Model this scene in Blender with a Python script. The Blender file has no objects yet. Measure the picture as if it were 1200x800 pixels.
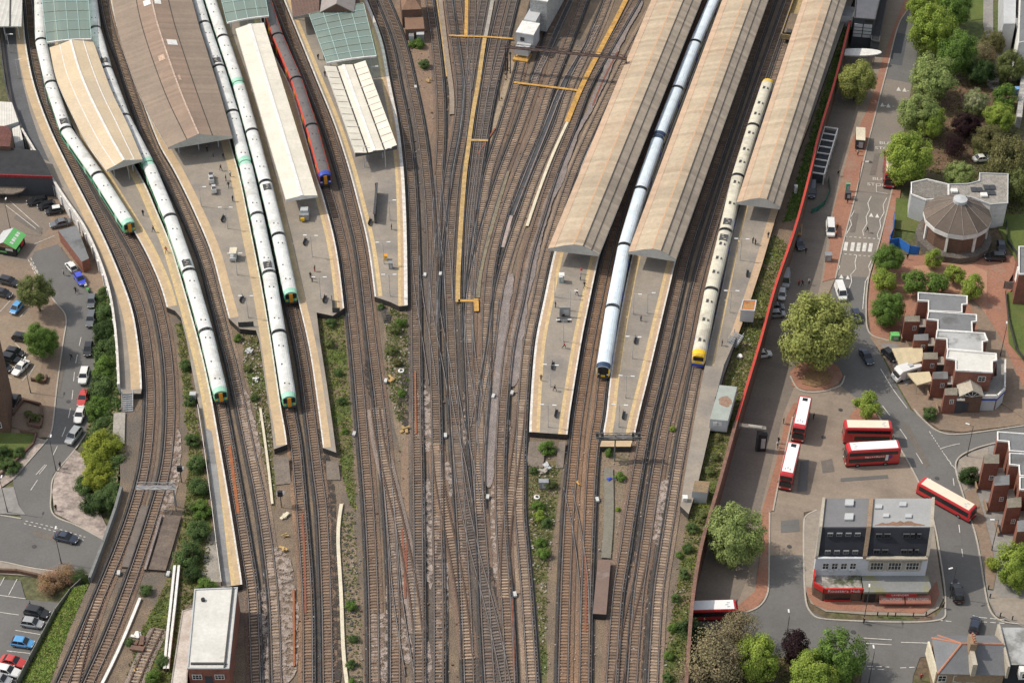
import bpy, bmesh, math, random
from mathutils import Vector, Matrix, Quaternion
from mathutils.geometry import tessellate_polygon
R = random.Random(11)
C = bpy.context.scene.collection
SC = bpy.context.scene
# ------------------------------------------------------------------ camera
FOC, PHI, CAMH = 2277.0, math.radians(40.9), 252.0
cam_d = bpy.data.cameras.new('camera'); cam = bpy.data.objects.new('camera', cam_d); C.objects.link(cam)
cam.location = (0, 0, CAMH); cam.rotation_euler = (math.pi/2-PHI, 0, 0)
cam_d.sensor_width = 36; cam_d.lens = 36*FOC/1200; cam_d.clip_start = 1; cam_d.clip_end = 6000
SC.camera = cam
cp, sp = math.cos(PHI), math.sin(PHI)
def P(px, py, z=0.0):
    "point of the horizontal plane at height z seen at a photo pixel"
    u, v = (px-600)/FOC, (400-py)/FOC
    d = Vector((u, cp+v*sp, -sp+v*cp))
    t = (z-CAMH)/d.z
    return Vector((d.x*t, d.y*t, z))
SR = -5.5
YA, YB = P(0, 330, -2.2).y, P(0, 590, -5.2).y
def ZL(y):
    if y >= YA: return -2.2
    if y <= YB: return -5.2
    return -5.2+3.0*(y-YB)/(YA-YB)
def G(px, py, side='R', dz=0.0):
    "street-level ground on the right (flat) or the left (falling towards the bridge)"
    if side == 'R': return P(px, py, SR+dz)
    if side == 'T': return P(px, py, dz)
    z = -4.0
    for _ in range(12): z = ZL(P(px, py, z+dz).y)
    return P(px, py, z+dz)
def PX(px, py):  # metres per pixel there
    return 1.0/(0.00299*(py+1572))
# ------------------------------------------------------------------ materials
MATS = {}
def mat(name, c, c2=None, rough=.85, scale=.6, fine=3.0, fa=.35, metal=0.0, spec=.3, bump=0.0, trans=0.0, island=0.0, band=None, coat=0.0, big=None, patchy=None):
    if name in MATS: return MATS[name]
    m = bpy.data.materials.new(name); m.use_nodes = True; MATS[name] = m
    nt = m.node_tree; N, L = nt.nodes, nt.links
    b = N['Principled BSDF']; b.inputs['Roughness'].default_value = rough; b.inputs['Metallic'].default_value = metal
    b.inputs['Specular IOR Level'].default_value = spec
    if coat: b.inputs['Coat Weight'].default_value = coat
    c2 = c2 or tuple(x*.8 for x in c)
    geo = N.new('ShaderNodeNewGeometry')
    def noise(sc, det=3, rough_=.6, vec=None):
        n = N.new('ShaderNodeTexNoise'); n.inputs['Scale'].default_value = sc; n.inputs['Detail'].default_value = det; n.inputs['Roughness'].default_value = rough_
        L.new(vec or geo.outputs['Position'], n.inputs['Vector']); return n
    n1 = noise(scale)
    r1 = N.new('ShaderNodeMapRange'); r1.inputs[1].default_value = .36; r1.inputs[2].default_value = .64
    L.new(n1.outputs['Fac'], r1.inputs[0])
    mx = N.new('ShaderNodeMix'); mx.data_type = 'RGBA'; mx.inputs[6].default_value = (*c, 1); mx.inputs[7].default_value = (*c2, 1)
    L.new(r1.outputs[0], mx.inputs[0]); out = mx.outputs[2]
    if big:   # (colour, scale, lo, hi) large blotches
        n3 = noise(big[1], 4, .62); r3 = N.new('ShaderNodeMapRange'); r3.inputs[1].default_value = big[2]; r3.inputs[2].default_value = big[3]
        L.new(n3.outputs['Fac'], r3.inputs[0])
        m3 = N.new('ShaderNodeMix'); m3.data_type = 'RGBA'; m3.inputs[7].default_value = (*big[0], 1)
        L.new(out, m3.inputs[6]); L.new(r3.outputs[0], m3.inputs[0]); out = m3.outputs[2]
    if fa:
        n2 = noise(fine, 2, .7)
        r2 = N.new('ShaderNodeMapRange'); r2.inputs[1].default_value = .3; r2.inputs[2].default_value = .7; r2.inputs[3].default_value = 1-fa; r2.inputs[4].default_value = 1+fa
        L.new(n2.outputs['Fac'], r2.inputs[0])
        sc_ = N.new('ShaderNodeVectorMath'); sc_.operation = 'SCALE'; L.new(out, sc_.inputs[0]); L.new(r2.outputs[0], sc_.inputs['Scale']); out = sc_.outputs[0]
    if island:
        r4 = N.new('ShaderNodeMapRange'); r4.inputs[3].default_value = 1-island; r4.inputs[4].default_value = 1+island
        L.new(geo.outputs['Random Per Island'], r4.inputs[0])
        s4 = N.new('ShaderNodeVectorMath'); s4.operation = 'SCALE'; L.new(out, s4.inputs[0]); L.new(r4.outputs[0], s4.inputs['Scale']); out = s4.outputs[0]
    if band:  # (dirx, diry, period, depth, sharp): sheets laid across a roof, planks, paving rows
        d = N.new('ShaderNodeVectorMath'); d.operation = 'DOT_PRODUCT'; d.inputs[1].default_value = (band[0], band[1], 0)
        L.new(geo.outputs['Position'], d.inputs[0])
        dv = N.new('ShaderNodeMath'); dv.operation = 'DIVIDE'; dv.inputs[1].default_value = band[2]; L.new(d.outputs['Value'], dv.inputs[0])
        if band[4]:
            fl = N.new('ShaderNodeMath'); fl.operation = 'FLOOR'; L.new(dv.outputs[0], fl.inputs[0])
            wn = N.new('ShaderNodeTexWhiteNoise'); wn.noise_dimensions = '1D'; L.new(fl.outputs[0], wn.inputs['W']); src = wn.outputs['Value']
        else:
            sn = N.new('ShaderNodeMath'); sn.operation = 'FRACT'; L.new(dv.outputs[0], sn.inputs[0]); src = sn.outputs[0]
        r5 = N.new('ShaderNodeMapRange'); r5.inputs[3].default_value = 1-band[3]; r5.inputs[4].default_value = 1+band[3]
        L.new(src, r5.inputs[0])
        s5 = N.new('ShaderNodeVectorMath'); s5.operation = 'SCALE'; L.new(out, s5.inputs[0]); L.new(r5.outputs[0], s5.inputs['Scale']); out = s5.outputs[0]
    L.new(out, b.inputs['Base Color'])
    if bump:
        bp = N.new('ShaderNodeBump'); bp.inputs['Strength'].default_value = bump; bp.inputs['Distance'].default_value = .1
        nb = noise(fine*1.3, 2, .7); L.new(nb.outputs['Fac'], bp.inputs['Height']); L.new(bp.outputs[0], b.inputs['Normal'])
    if patchy:
        npt = noise(patchy, 4, .7); rp = N.new('ShaderNodeMapRange'); rp.inputs[1].default_value = .42; rp.inputs[2].default_value = .56; L.new(npt.outputs['Fac'], rp.inputs[0])
        tr_ = N.new('ShaderNodeBsdfTransparent'); mp = N.new('ShaderNodeMixShader'); L.new(rp.outputs[0], mp.inputs[0]); L.new(tr_.outputs[0], mp.inputs[1]); L.new(b.outputs[0], mp.inputs[2]); L.new(mp.outputs[0], N['Material Output'].inputs[0])
    if trans:
        t = N.new('ShaderNodeBsdfTranslucent'); L.new(out, t.inputs['Color'])
        ms = N.new('ShaderNodeMixShader'); ms.inputs[0].default_value = trans
        L.new(b.outputs[0], ms.inputs[1]); L.new(t.outputs[0], ms.inputs[2]); L.new(ms.outputs[0], N['Material Output'].inputs[0])
    return m
# ------------------------------------------------------------------ objects
XF = {}
def setp(o, label=None, cat=None, group=None, kind=None):
    if label: o['label'] = label
    if cat: o['category'] = cat
    if group: o['group'] = group
    if kind: o['kind'] = kind
    return o
def thing(name, label, cat, loc=(0, 0, 0), rotz=0.0, group=None):
    o = bpy.data.objects.new(name, None); C.objects.link(o); o.empty_display_size = .3
    o.location = loc; o.rotation_euler = (0, 0, rotz)
    XF[o.name] = Matrix.Translation(Vector(loc)) @ Matrix.Rotation(rotz, 4, 'Z')
    return setp(o, label, cat, group)
def dup(o, loc=None, rotz=None, label=None, parent=None, scale=None):
    c = o.copy(); C.objects.link(c)
    if parent: c.parent = parent
    if loc is not None: c.location = loc
    if rotz is not None: c.rotation_euler = (0, 0, rotz)
    if scale is not None: c.scale = (scale,)*3
    if label: c['label'] = label
    for ch in KIDS.get(o.name, []): dup(ch, parent=c)
    return c
KIDS = {}
class MB:
    def __init__(s): s.v = []; s.f = []; s.m = []
    def face(s, pts, mi=0):
        n = len(s.v); s.v += [tuple(p) for p in pts]; s.f.append(tuple(range(n, n+len(pts)))); s.m.append(mi)
    def box(s, c, d, rz=0.0, mi=0, M=None, bottom=True):
        x, y, z = d[0]/2, d[1]/2, d[2]/2; cr, sr = math.cos(rz), math.sin(rz); n = len(s.v)
        for dx, dy, dz in ((-x,-y,-z),(x,-y,-z),(x,y,-z),(-x,y,-z),(-x,-y,z),(x,-y,z),(x,y,z),(-x,y,z)):
            p = Vector((c[0]+dx*cr-dy*sr, c[1]+dx*sr+dy*cr, c[2]+dz))
            if M: p = M @ p
            s.v.append(tuple(p))
        F = [(4,5,6,7),(0,1,5,4),(1,2,6,5),(2,3,7,6),(3,0,4,7)]
        if bottom: F.append((3,2,1,0))
        for f in F: s.f.append(tuple(n+i for i in f)); s.m.append(mi)
        return s
    def prism(s, poly, z0, z1, mi=0, top=None, bottom=True):
        "poly: list of (x,y); vertical walls with flat top"
        n = len(s.v); k = len(poly)
        s.v += [(p[0], p[1], z0) for p in poly]+[(p[0], p[1], z1) for p in poly]
        for t in tessellate_polygon([[Vector((p[0], p[1], 0)) for p in poly]]):
            a, b, c = t
            if (poly[b][0]-poly[a][0])*(poly[c][1]-poly[a][1])-(poly[b][1]-poly[a][1])*(poly[c][0]-poly[a][0]) < 0: b, c = c, b
            s.f.append((n+k+a, n+k+b, n+k+c)); s.m.append(mi if top is None else top)
            if bottom: s.f.append((n+a, n+c, n+b)); s.m.append(mi)
        for i in range(k):
            j = (i+1) % k; s.f.append((n+i, n+j, n+k+j, n+k+i)); s.m.append(mi)
        return s
    def cyl(s, p0, p1, r, r1=None, seg=8, mi=0, caps=True):
        p0, p1 = Vector(p0), Vector(p1); r1 = r if r1 is None else r1
        a = (p1-p0).normalized(); u = a.orthogonal().normalized(); w = a.cross(u); n = len(s.v)
        for p, rr in ((p0, r), (p1, r1)):
            for i in range(seg):
                t = 2*math.pi*i/seg; s.v.append(tuple(p+u*math.cos(t)*rr+w*math.sin(t)*rr))
        for i in range(seg):
            j = (i+1) % seg; s.f.append((n+i, n+j, n+seg+j, n+seg+i)); s.m.append(mi)
        if caps:
            s.f.append(tuple(n+seg+i for i in range(seg))); s.m.append(mi)
            s.f.append(tuple(n+i for i in reversed(range(seg)))); s.m.append(mi)
        return s
    def sweep(s, pts, prof, closed=True, caps=True, mi=0, mis=None):
        "pts: world polyline; prof: (offset to the right, height) points"
        n = len(s.v); k = len(prof); ns = normals(pts)
        for p, nn in zip(pts, ns):
            for o, h in prof: s.v.append((p[0]+nn[0]*o, p[1]+nn[1]*o, p[2]+h))
        e = k if closed else k-1
        for i in range(len(pts)-1):
            for j in range(e):
                q = (j+1) % k
                s.f.append((n+i*k+j, n+i*k+q, n+(i+1)*k+q, n+(i+1)*k+j)); s.m.append(mis[j] if mis else mi)
        if caps and closed:
            s.f.append(tuple(n+j for j in range(k))); s.m.append(mi)
            s.f.append(tuple(n+(len(pts)-1)*k+j for j in reversed(range(k)))); s.m.append(mi)
        return s
    def loft(s, secs, closed=True, caps=True, mi=0):
        n = len(s.v); k = len(secs[0])
        for sec in secs: s.v += [tuple(p) for p in sec]
        for i in range(len(secs)-1):
            for j in range(k if closed else k-1):
                q = (j+1) % k; s.f.append((n+i*k+j, n+i*k+q, n+(i+1)*k+q, n+(i+1)*k+j)); s.m.append(mi)
        if caps:
            s.f.append(tuple(n+j for j in reversed(range(k)))); s.m.append(mi)
            s.f.append(tuple(n+(len(secs)-1)*k+j for j in range(k))); s.m.append(mi)
        return s
    def build(s, name, mats, parent=None, world=False, smooth=False, label=None, cat=None, group=None, kind=None, fix=True):
        me = bpy.data.meshes.new(name)
        v = s.v
        if world and parent is not None:
            I = XF[parent.name].inverted(); v = [tuple(I @ Vector(p)) for p in v]
        me.from_pydata(v, [], s.f)
        ml = mats if isinstance(mats, (list, tuple)) else [mats]
        for m in ml: me.materials.append(m)
        if len(ml) > 1: me.polygons.foreach_set('material_index', s.m)
        if fix and len(s.f) < 20000:
            bm = bmesh.new(); bm.from_mesh(me); bmesh.ops.recalc_face_normals(bm, faces=bm.faces); bm.to_mesh(me); bm.free()
        if smooth: me.polygons.foreach_set('use_smooth', [True]*len(me.polygons))
        me.update()
        o = bpy.data.objects.new(name, me); C.objects.link(o)
        if parent is not None:
            o.parent = parent; KIDS.setdefault(parent.name, []).append(o)
            XF[o.name] = XF[parent.name]
        else: XF[o.name] = Matrix.Identity(4)
        return setp(o, label, cat, group, kind)
def normals(pts):
    "plan normals pointing to the photo's right for a line traced downwards"
    out = []
    for i in range(len(pts)):
        a, b = pts[max(0, i-1)], pts[min(len(pts)-1, i+1)]
        dx, dy = b[0]-a[0], b[1]-a[1]; l = math.hypot(dx, dy) or 1
        out.append((-dy/l, dx/l))
    return out
def smooth_line(pts, step=2.0):
    "Catmull-Rom through points, resampled evenly"
    p = [Vector(q) for q in pts]
    if len(p) < 3: fine = [p[0].lerp(p[1], t/60) for t in range(61)]
    else:
        e = [2*p[0]-p[1]]+p+[2*p[-1]-p[-2]]; fine = []
        for i in range(1, len(e)-2):
            a, b, c, d = e[i-1:i+3]
            for k in range(24):
                t = k/24
                fine.append(.5*((2*b)+(c-a)*t+(2*a-5*b+4*c-d)*t*t+(3*b-a-3*c+d)*t**3))
        fine.append(p[-1])
    # soften trace noise
    out = [fine[0]]; acc = 0.0
    for a, b in zip(fine, fine[1:]):
        l = (b-a).length
        if l < 1e-9: continue
        t = step-acc
        while t <= l: out.append(a.lerp(b, t/l)); t += step
        acc = l-(t-step)
    if (out[-1]-fine[-1]).length > step*.3: out.append(fine[-1])
    for _ in range(3):
        out = [out[0]]+[(out[i-1]+out[i]*2+out[i+1])/4 for i in range(1, len(out)-1)]+[out[-1]]
    return out
def line(px, z=0.0, step=2.0): return smooth_line([P(x, y, z) for x, y in px], step)
def offset(pts, o, dz=0.0):
    return [Vector((p[0]+n[0]*o, p[1]+n[1]*o, p[2]+dz)) for p, n in zip(pts, normals(pts))]
def poly_sheet(name, pts, m, z, kind='structure', parent=None, skirt=0.0, **kw):
    mb = MB(); xy = [(p[0], p[1]) for p in pts]
    if skirt: mb.prism(xy, z-skirt, z, bottom=False)
    else:
        n = 0; mb.v = [(x, y, z) for x, y in xy]
        for t in tessellate_polygon([[Vector((x, y, 0)) for x, y in xy]]):
            mb.f.append(tuple(t)); mb.m.append(0)
    o = mb.build(name, m, parent, world=parent is not None, kind=kind, **kw)
    return o
LAYER = [0]
def street(name, px, m, side='R', raise_=0.0, lift=None, kind='structure', **kw):
    "a sheet lying on the street-level ground, with a kerb face when raised"
    if lift is None: LAYER[0] += 1; lift = .012+.001*LAYER[0]
    pts = [G(x, y, side, lift+raise_) for x, y in px]
    mb = MB(); n = len(pts)
    bm = bmesh.new()
    vs = [bm.verts.new((p.x, p.y, 0)) for p in pts]
    for t in tessellate_polygon([[Vector((p.x, p.y, 0)) for p in pts]]):
        try: bm.faces.new([vs[i] for i in t])
        except ValueError: pass
    if side == 'L':
        for yy in (YA, YB):
            bmesh.ops.bisect_plane(bm, geom=bm.verts[:]+bm.edges[:]+bm.faces[:], plane_co=(0, yy, 0), plane_no=(0, 1, 0))
    for v in bm.verts: v.co.z = (SR if side == 'R' else ZL(v.co.y))+lift+raise_
    bmesh.ops.recalc_face_normals(bm, faces=bm.faces)
    for f in bm.faces:
        if f.normal.z < 0: f.normal_flip()
    if raise_:
        be = [e for e in bm.edges if e.is_boundary]
        r = bmesh.ops.extrude_edge_only(bm, edges=be)
        for v in [g for g in r['geom'] if isinstance(g, bmesh.types.BMVert)]: v.co.z -= raise_+.05
    me = bpy.data.meshes.new(name); bm.to_mesh(me); bm.free(); me.materials.append(m)
    o = bpy.data.objects.new(name, me); C.objects.link(o)
    return setp(o, kind=kind, **kw)
def street_line(name, px, w, m, side='R', lift=.16, dash=None, smooth_=True, kind='structure'):
    pts = [G(x, y, side, lift) for x, y in px]
    pts = smooth_line(pts, .5) if smooth_ else pts
    mb = MB()
    if dash:
        on, off = dash; a = 0
        k, g = max(1, int(on/.5)), max(1, int(off/.5))
        i = 0
        while i+k < len(pts): mb.sweep(pts[i:i+k+1], [(-w/2, 0), (w/2, 0)], closed=False); i += k+g
    elif name == 'kerb': mb.sweep(pts, [(-w/2, -.25), (-w/2, 0), (w/2, 0), (w/2, -.25)], closed=False)
    else: mb.sweep(pts, [(-w/2, 0), (w/2, 0)], closed=False)
    return mb.build(name, m, kind=kind)
def text_mesh(s, size, m, parent, loc, rot, name='lettering', depth=.02, xs=1.0):
    cu = bpy.data.curves.new(name, 'FONT'); cu.body = s; cu.size = size; cu.extrude = depth/2; cu.align_x = 'CENTER'; cu.align_y = 'CENTER'
    tmp = bpy.data.objects.new('tmp', cu); C.objects.link(tmp)
    bpy.context.view_layer.update()
    me = bpy.data.meshes.new_from_object(tmp.evaluated_get(bpy.context.evaluated_depsgraph_get()))
    bpy.data.objects.remove(tmp); bpy.data.curves.remove(cu)
    me.name = name; me.materials.clear(); me.materials.append(m)
    o = bpy.data.objects.new(name, me); C.objects.link(o)
    if parent is not None: o.parent = parent; KIDS.setdefault(parent.name, []).append(o)
    o.location = loc; o.rotation_euler = rot; o.scale = (xs, 1, 1)
    return o
# ------------------------------------------------------------------ light
w = bpy.data.worlds.new('World'); SC.world = w; w.use_nodes = True
sky = w.node_tree.nodes.new('ShaderNodeTexSky'); sky.sky_type = 'NISHITA'; sky.sun_disc = False
EL, AZ = math.radians(50), math.radians(12)
tosun = Vector((-math.cos(AZ)*math.cos(EL), math.sin(AZ)*math.cos(EL), math.sin(EL)))
sky.sun_elevation = EL; sky.sun_rotation = math.atan2(tosun.x, tosun.y); sky.dust_density = 2.0
bg = w.node_tree.nodes['Background']; bg.inputs[1].default_value = .15
hs = w.node_tree.nodes.new('ShaderNodeHueSaturation'); hs.inputs['Saturation'].default_value = .35
w.node_tree.links.new(sky.outputs[0], hs.inputs['Color']); w.node_tree.links.new(hs.outputs[0], bg.inputs[0])
sd = bpy.data.lights.new('sun', 'SUN'); sun = bpy.data.objects.new('sun', sd); C.objects.link(sun)
sd.energy = 2.6; sd.angle = math.radians(.53); sd.color = (1, .905, .77)
sun.rotation_euler = (-tosun).to_track_quat('-Z', 'Y').to_euler(); sun.location = (0, 300, 300)
SC.view_settings.view_transform = 'Standard'; SC.view_settings.look = 'None'; SC.view_settings.exposure = .27; SC.view_settings.gamma = 1
SC.cycles.max_bounces = 5; SC.cycles.diffuse_bounces = 3; SC.cycles.transparent_max_bounces = 6
# ================================================================== railway ground
M_ball = mat('ballast', (.21, .157, .108), (.155, .118, .086), scale=.25, fine=5, fa=.5, bump=.5, big=((.12, .105, .09), .05, .5, .68))
M_gnd = mat('earth', (.12, .115, .06), (.075, .085, .04), scale=.05, fine=1.2, fa=.4, big=((.15, .12, .085), .02, .5, .65))
BED = {
 'brown': mat('bed_brown', (.20, .135, .095), (.15, .105, .08), scale=.12, fine=4, fa=.5, bump=.5, big=((.13, .10, .085), .035, .52, .66)),
 'tan':   mat('bed_tan', (.27, .20, .145), (.20, .15, .115), scale=.12, fine=4, fa=.5, bump=.5, big=((.17, .13, .105), .035, .52, .66)),
 'dark':  mat('bed_dark', (.115, .095, .082), (.085, .075, .068), scale=.15, fine=4, fa=.5, bump=.5, big=((.16, .125, .10), .035, .52, .66)),
 'grey':  mat('bed_grey', (.25, .20, .17), (.19, .155, .135), scale=.12, fine=4, fa=.5, bump=.5, big=((.33, .27, .235), .035, .52, .66)),
 'rust':  mat('bed_rust', (.24, .15, .095), (.18, .115, .075), scale=.12, fine=4, fa=.5, bump=.5, big=((.17, .115, .085), .035, .52, .66))}
SLP = {
 'tan':   mat('sleeper_tan', (.34, .255, .185), (.285, .215, .16), scale=.3, fine=3, fa=.25, island=.3, big=((.22, .17, .135), .04, .5, .64)),
 'brown': mat('sleeper_brown', (.24, .17, .12), (.195, .14, .102), scale=.3, fine=3, fa=.25, island=.25, big=((.17, .13, .105), .04, .5, .64)),
 'dark':  mat('sleeper_dark', (.17, .14, .12), (.13, .11, .1), scale=.3, fine=3, fa=.25, island=.35, big=((.21, .165, .135), .04, .5, .64)),
 'rust':  mat('sleeper_rust', (.255, .165, .108), (.21, .138, .092), scale=.3, fine=3, fa=.25, island=.25, big=((.18, .125, .095), .04, .5, .64))}
M_rail = mat('rail_steel', (.36, .35, .34), (.25, .235, .225), rough=.4, metal=.45, fa=.2)
M_railr = mat('rail_rusty', (.17, .10, .07), (.12, .08, .06), rough=.7, fa=.2)
M_chair = mat('rail_grime_shade', (.065, .047, .038), (.09, .063, .048), scale=.3, fa=.3)  # dark rail foot: grime, with the rail's shadow put in its colour
M_con = mat('conductor_steel', (.085, .088, .095), (.05, .05, .054), rough=.55, metal=.3, fa=.2)
M_oil = mat('brake_dust', (.055, .05, .047), (.08, .07, .06), scale=.4, fine=4, fa=.5)
M_gravel = mat('pale_gravel', (.40, .325, .285), (.31, .26, .235), scale=.4, fine=5, fa=.45, bump=.4)
M_dust = mat('pale_dust', (.36, .295, .255), (.28, .23, .20), scale=.4, fine=5, fa=.4, patchy=.9); M_oilp = mat('oil_patches', (.06, .052, .047), fa=.4, patchy=.8)
M_gravel2 = mat('grey_gravel', (.25, .21, .195), (.19, .165, .155), scale=.35, fine=5, fa=.5, bump=.4)
M_conc = mat('concrete', (.36, .33, .29), (.27, .25, .22), scale=.4, fine=3, fa=.22)
M_white = mat('white_paint', (.74, .73, .70), (.62, .61, .58), scale=.8, fa=.12)
M_cream = mat('cream_trough', (.66, .60, .46), (.55, .5, .38), scale=.6, fa=.15)
M_yel = mat('yellow_grating', (.54, .31, .08), (.42, .24, .07), scale=.6, fine=2, fa=.25, rough=.6, band=(.45, 1, 1.2, .1, 1))
M_yel2 = mat('ochre_grating', (.47, .315, .13), (.37, .255, .11), scale=.6, fine=2, fa=.25, rough=.6, band=(.1, 1, 1.2, .1, 1))
M_black = mat('black', (.02, .021, .024), (.03, .03, .032), fa=.1, rough=.5)
M_dgrey = mat('dark_grey', (.075, .075, .078), (.055, .055, .058), fa=.15, rough=.6)
M_metal = mat('galvanised_steel', (.36, .37, .38), (.28, .29, .3), rough=.45, metal=.4, fa=.15)
M_orange = mat('orange_rust', (.34, .125, .055), (.28, .10, .045), fa=.2, scale=1)

mb = MB(); mb.v = [(-2500, -400, -7.6), (2500, -400, -7.6), (2500, 4000, -7.6), (-2500, 4000, -7.6)]; mb.f = [(0,1,2,3)]; mb.m = [0]
mb.build('ground', M_gnd, kind='structure')
mb = MB()
prof = [(-400, -5.22), (YB, -5.22), (YA, -2.22), (3000, -2.22)]
for (y0, z0), (y1, z1) in zip(prof, prof[1:]): mb.face([(-900, y0, z0), (0, y0, z0), (0, y1, z1), (-900, y1, z1)])
mb.build('street_ground', M_gnd, kind='structure')
mb = MB(); mb.face([(0, -400, SR-.02), (900, -400, SR-.02), (900, 3000, SR-.02), (0, 3000, SR-.02)])
M_gndr = mat('earth_brown', (.15, .105, .075), (.10, .085, .05), scale=.08, fine=1.2, fa=.35, big=((.085, .105, .035), .03, .47, .55))
mb.build('street_ground', M_gndr, kind='structure')

LW = [(-30, -60), (-12, -20), (0, 40), (5, 80), (12, 120), (27, 155), (45, 185), (62, 212), (80, 240), (98, 265), (115, 300), (130, 345), (138, 400), (141, 455)]
LW2 = [(141, 480), (139, 520), (141, 560), (136, 600), (122, 640), (107, 680), (97, 700), (80, 740), (62, 790), (40, 850), (10, 930)]
RW = [(1022, -60), (1010, -30), (998, 15), (978, 95), (957, 165), (948, 205), (930, 272), (906, 342), (891, 398), (874, 455), (860, 500), (849, 542), (834, 595), (819, 647), (809, 710), (805, 760), (800, 830), (790, 930)]
left_w = [P(x, y, .9) for x, y in LW]; left_e = [P(x, y, -.3) for x, y in LW2]; right_w = [P(x, y, 0) for x, y in RW]
up = left_w[0]; ur = right_w[0]
pl = [Vector((up.x-40, 900, 0)), Vector((ur.x+60, 900, 0))]+right_w+left_e[::-1]+left_w[::-1]
poly_sheet('railway_formation', pl, M_ball, -.42)

# ------------------------------------------------------------------ tracks
TR = []
def track(px, label, bed='brown', sl='brown', third=1, rusty=False, group=None, double=False):
    i = len(TR)
    pts = line(px, 0, 1.5)
    TR.append(pts)
    zo = i*.0022
    t = thing('railway_track', label, 'railway track', (pts[0].x, pts[0].y, -.4), 0, 'tracks of the junction')
    b = MB(); b.sweep(pts, [(-1.65, -.36+zo), (-1.25, -.30+zo), (1.25, -.30+zo), (1.65, -.36+zo)], closed=False)
    b.build('ballast_bed', BED[bed], t, world=True, fix=False)
    s = MB(); L = 0; fine = smooth_line(pts, .68); nn = normals(fine)
    for p, n in zip(fine, nn):
        a = math.atan2(n[1], n[0])+R.uniform(-.012, .012)
        s.box((p.x, p.y, -.235+zo), (2.0+R.uniform(-.12, .12), .27, .15), a, bottom=False)
    so = s.build('sleepers', SLP[sl], t, world=True, fix=False); so['kind'] = 'stuff'
    for side in (-1, 1):
        r = MB(); o = side*.7525
        r.sweep(pts, [(o-.18, -.157+zo), (o-.05, -.12+zo), (o-.038, -.01+zo*.3), (o+.038, -.01+zo*.3), (o+.05, -.12+zo), (o+.18, -.157+zo)], closed=False, mis=[1, 1, 0, 1, 1])
        r.build('rail', [M_railr if rusty else M_rail, M_chair], t, world=True, fix=False)
    if third:
        o = third*1.19
        c = MB(); c.sweep(pts[1:-1], [(o-.1, -.16+zo), (o-.08, .07+zo*.3), (o+.08, .07+zo*.3), (o+.1, -.16+zo)], closed=False)
        c.build('conductor_rail', M_con, t, world=True, fix=False)
        d = MB(); d.sweep(pts, [(o-.42, -.292+zo), (o+.42, -.292+zo-.02)], closed=False)
        d.build('dirt_strip', M_oil, t, world=True, fix=False)
    return t
T1 = [(20, -50), (33, 0), (38, 50), (48, 100), (66, 150), (90, 200), (122, 262), (144, 310), (163, 360), (171, 400), (176, 450), (175, 500), (169, 550), (155.5, 600), (137, 650), (116, 700), (93, 755), (73, 800), (52, 850)]
track(T1, 'outermost curved track hugging the far left platform and its white wall', 'brown', 'brown', -1)
T2 = [(38, -50), (44, 0), (51, 60), (60, 113), (84, 165), (112, 215), (150, 278), (168, 312), (183, 350), (194, 400), (199, 450), (199, 500), (194, 550), (180, 600), (164, 650), (146, 700), (124, 755), (103.4, 800), (82, 850)]
track(T2, 'curved track under the leftmost green fronted train', 'brown', 'brown', -1)
track([(116, 700), (104, 735), (95, 765), (87, 800), (75, 850)], 'turnout branch splitting from the outermost left track by the grass bank', 'brown', 'tan', 0, rusty=True)
T3 = [(104, -50), (110, 0), (112, 45), (119, 75), (132, 115), (147, 155), (163, 190), (179, 219), (192, 249), (209, 289), (220, 324), (230, 358), (246, 416), (257, 465), (267, 520), (281, 600), (289, 650), (296, 700), (300, 800), (302, 850)]
track(T3, 'track under the long train beside the cream canopy platform', 'brown', 'tan', 1)
T4 = [(115, -50), (122, 0), (131, 40), (144, 75), (160, 125), (179, 175), (196, 205), (218, 250), (239, 300), (251, 345), (259, 375), (265, 400), (273, 430), (292, 520), (308, 600), (320.6, 700), (324.4, 800), (326, 850)]
track(T4, 'empty track along the left edge of the brown roofed platform', 'tan', 'tan', -1)
T5 = [(214, -50), (226, 0), (240, 40), (255, 90), (270, 142), (283, 187), (291, 217), (301, 265), (315, 334), (327, 402), (339, 480), (346, 520), (353, 600), (360, 700), (361, 800), (361, 850)]
track(T5, 'track under the train that touches the brown roof', 'rust', 'brown', 1)
T6 = [(230, -50), (243, 0), (261, 56), (279, 109), (295, 166), (307, 215), (312, 227), (326, 290), (337, 340), (351, 400), (358, 440), (367, 510), (373, 560), (378, 600), (382.5, 700), (384.5, 800), (386, 850)]
track(T6, 'track under the shorter train left of the white roofed platform', 'brown', 'brown', -1)
T7 = [(296, -50), (308, 0), (321, 50), (349, 106), (366, 162), (380, 212), (387, 232), (404, 300), (416, 400), (425, 500), (433, 600), (437.5, 700), (439, 800), (440, 850)]
track(T7, 'track under the red train and onwards to the photo bottom', 'brown', 'brown', -1)
T8 = [(306, -50), (324, 0), (344, 50), (364, 100), (384, 150), (400, 200), (413, 250), (424, 300), (436, 400), (448, 500), (457, 600), (462.5, 700), (463, 800), (464, 850)]
track(T8, 'empty track between the red train and the butterfly roofed platform', 'brown', 'brown', -1)
T9 = [(414, -50), (436, 0), (455, 50), (465, 100), (475, 150), (481, 200), (484, 250), (485.6, 300), (486.5, 350), (487, 400), (488.5, 500), (490, 600), (490.6, 700), (490.6, 800), (491, 850)]
track(T9, 'track close along the right edge of the butterfly roofed platform', 'dark', 'brown', 1)
T10 = [(428, -50), (451, 0), (470.6, 50), (482.5, 100), (492.5, 150), (499, 200), (503.5, 250), (505.6, 300), (506.5, 350), (508, 400), (511, 500), (512, 600), (514, 700), (514, 800), (514, 850)]
track(T10, 'second track right of the butterfly roofed platform, sweeping past the scrub island', 'dark', 'brown', 1)
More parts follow.
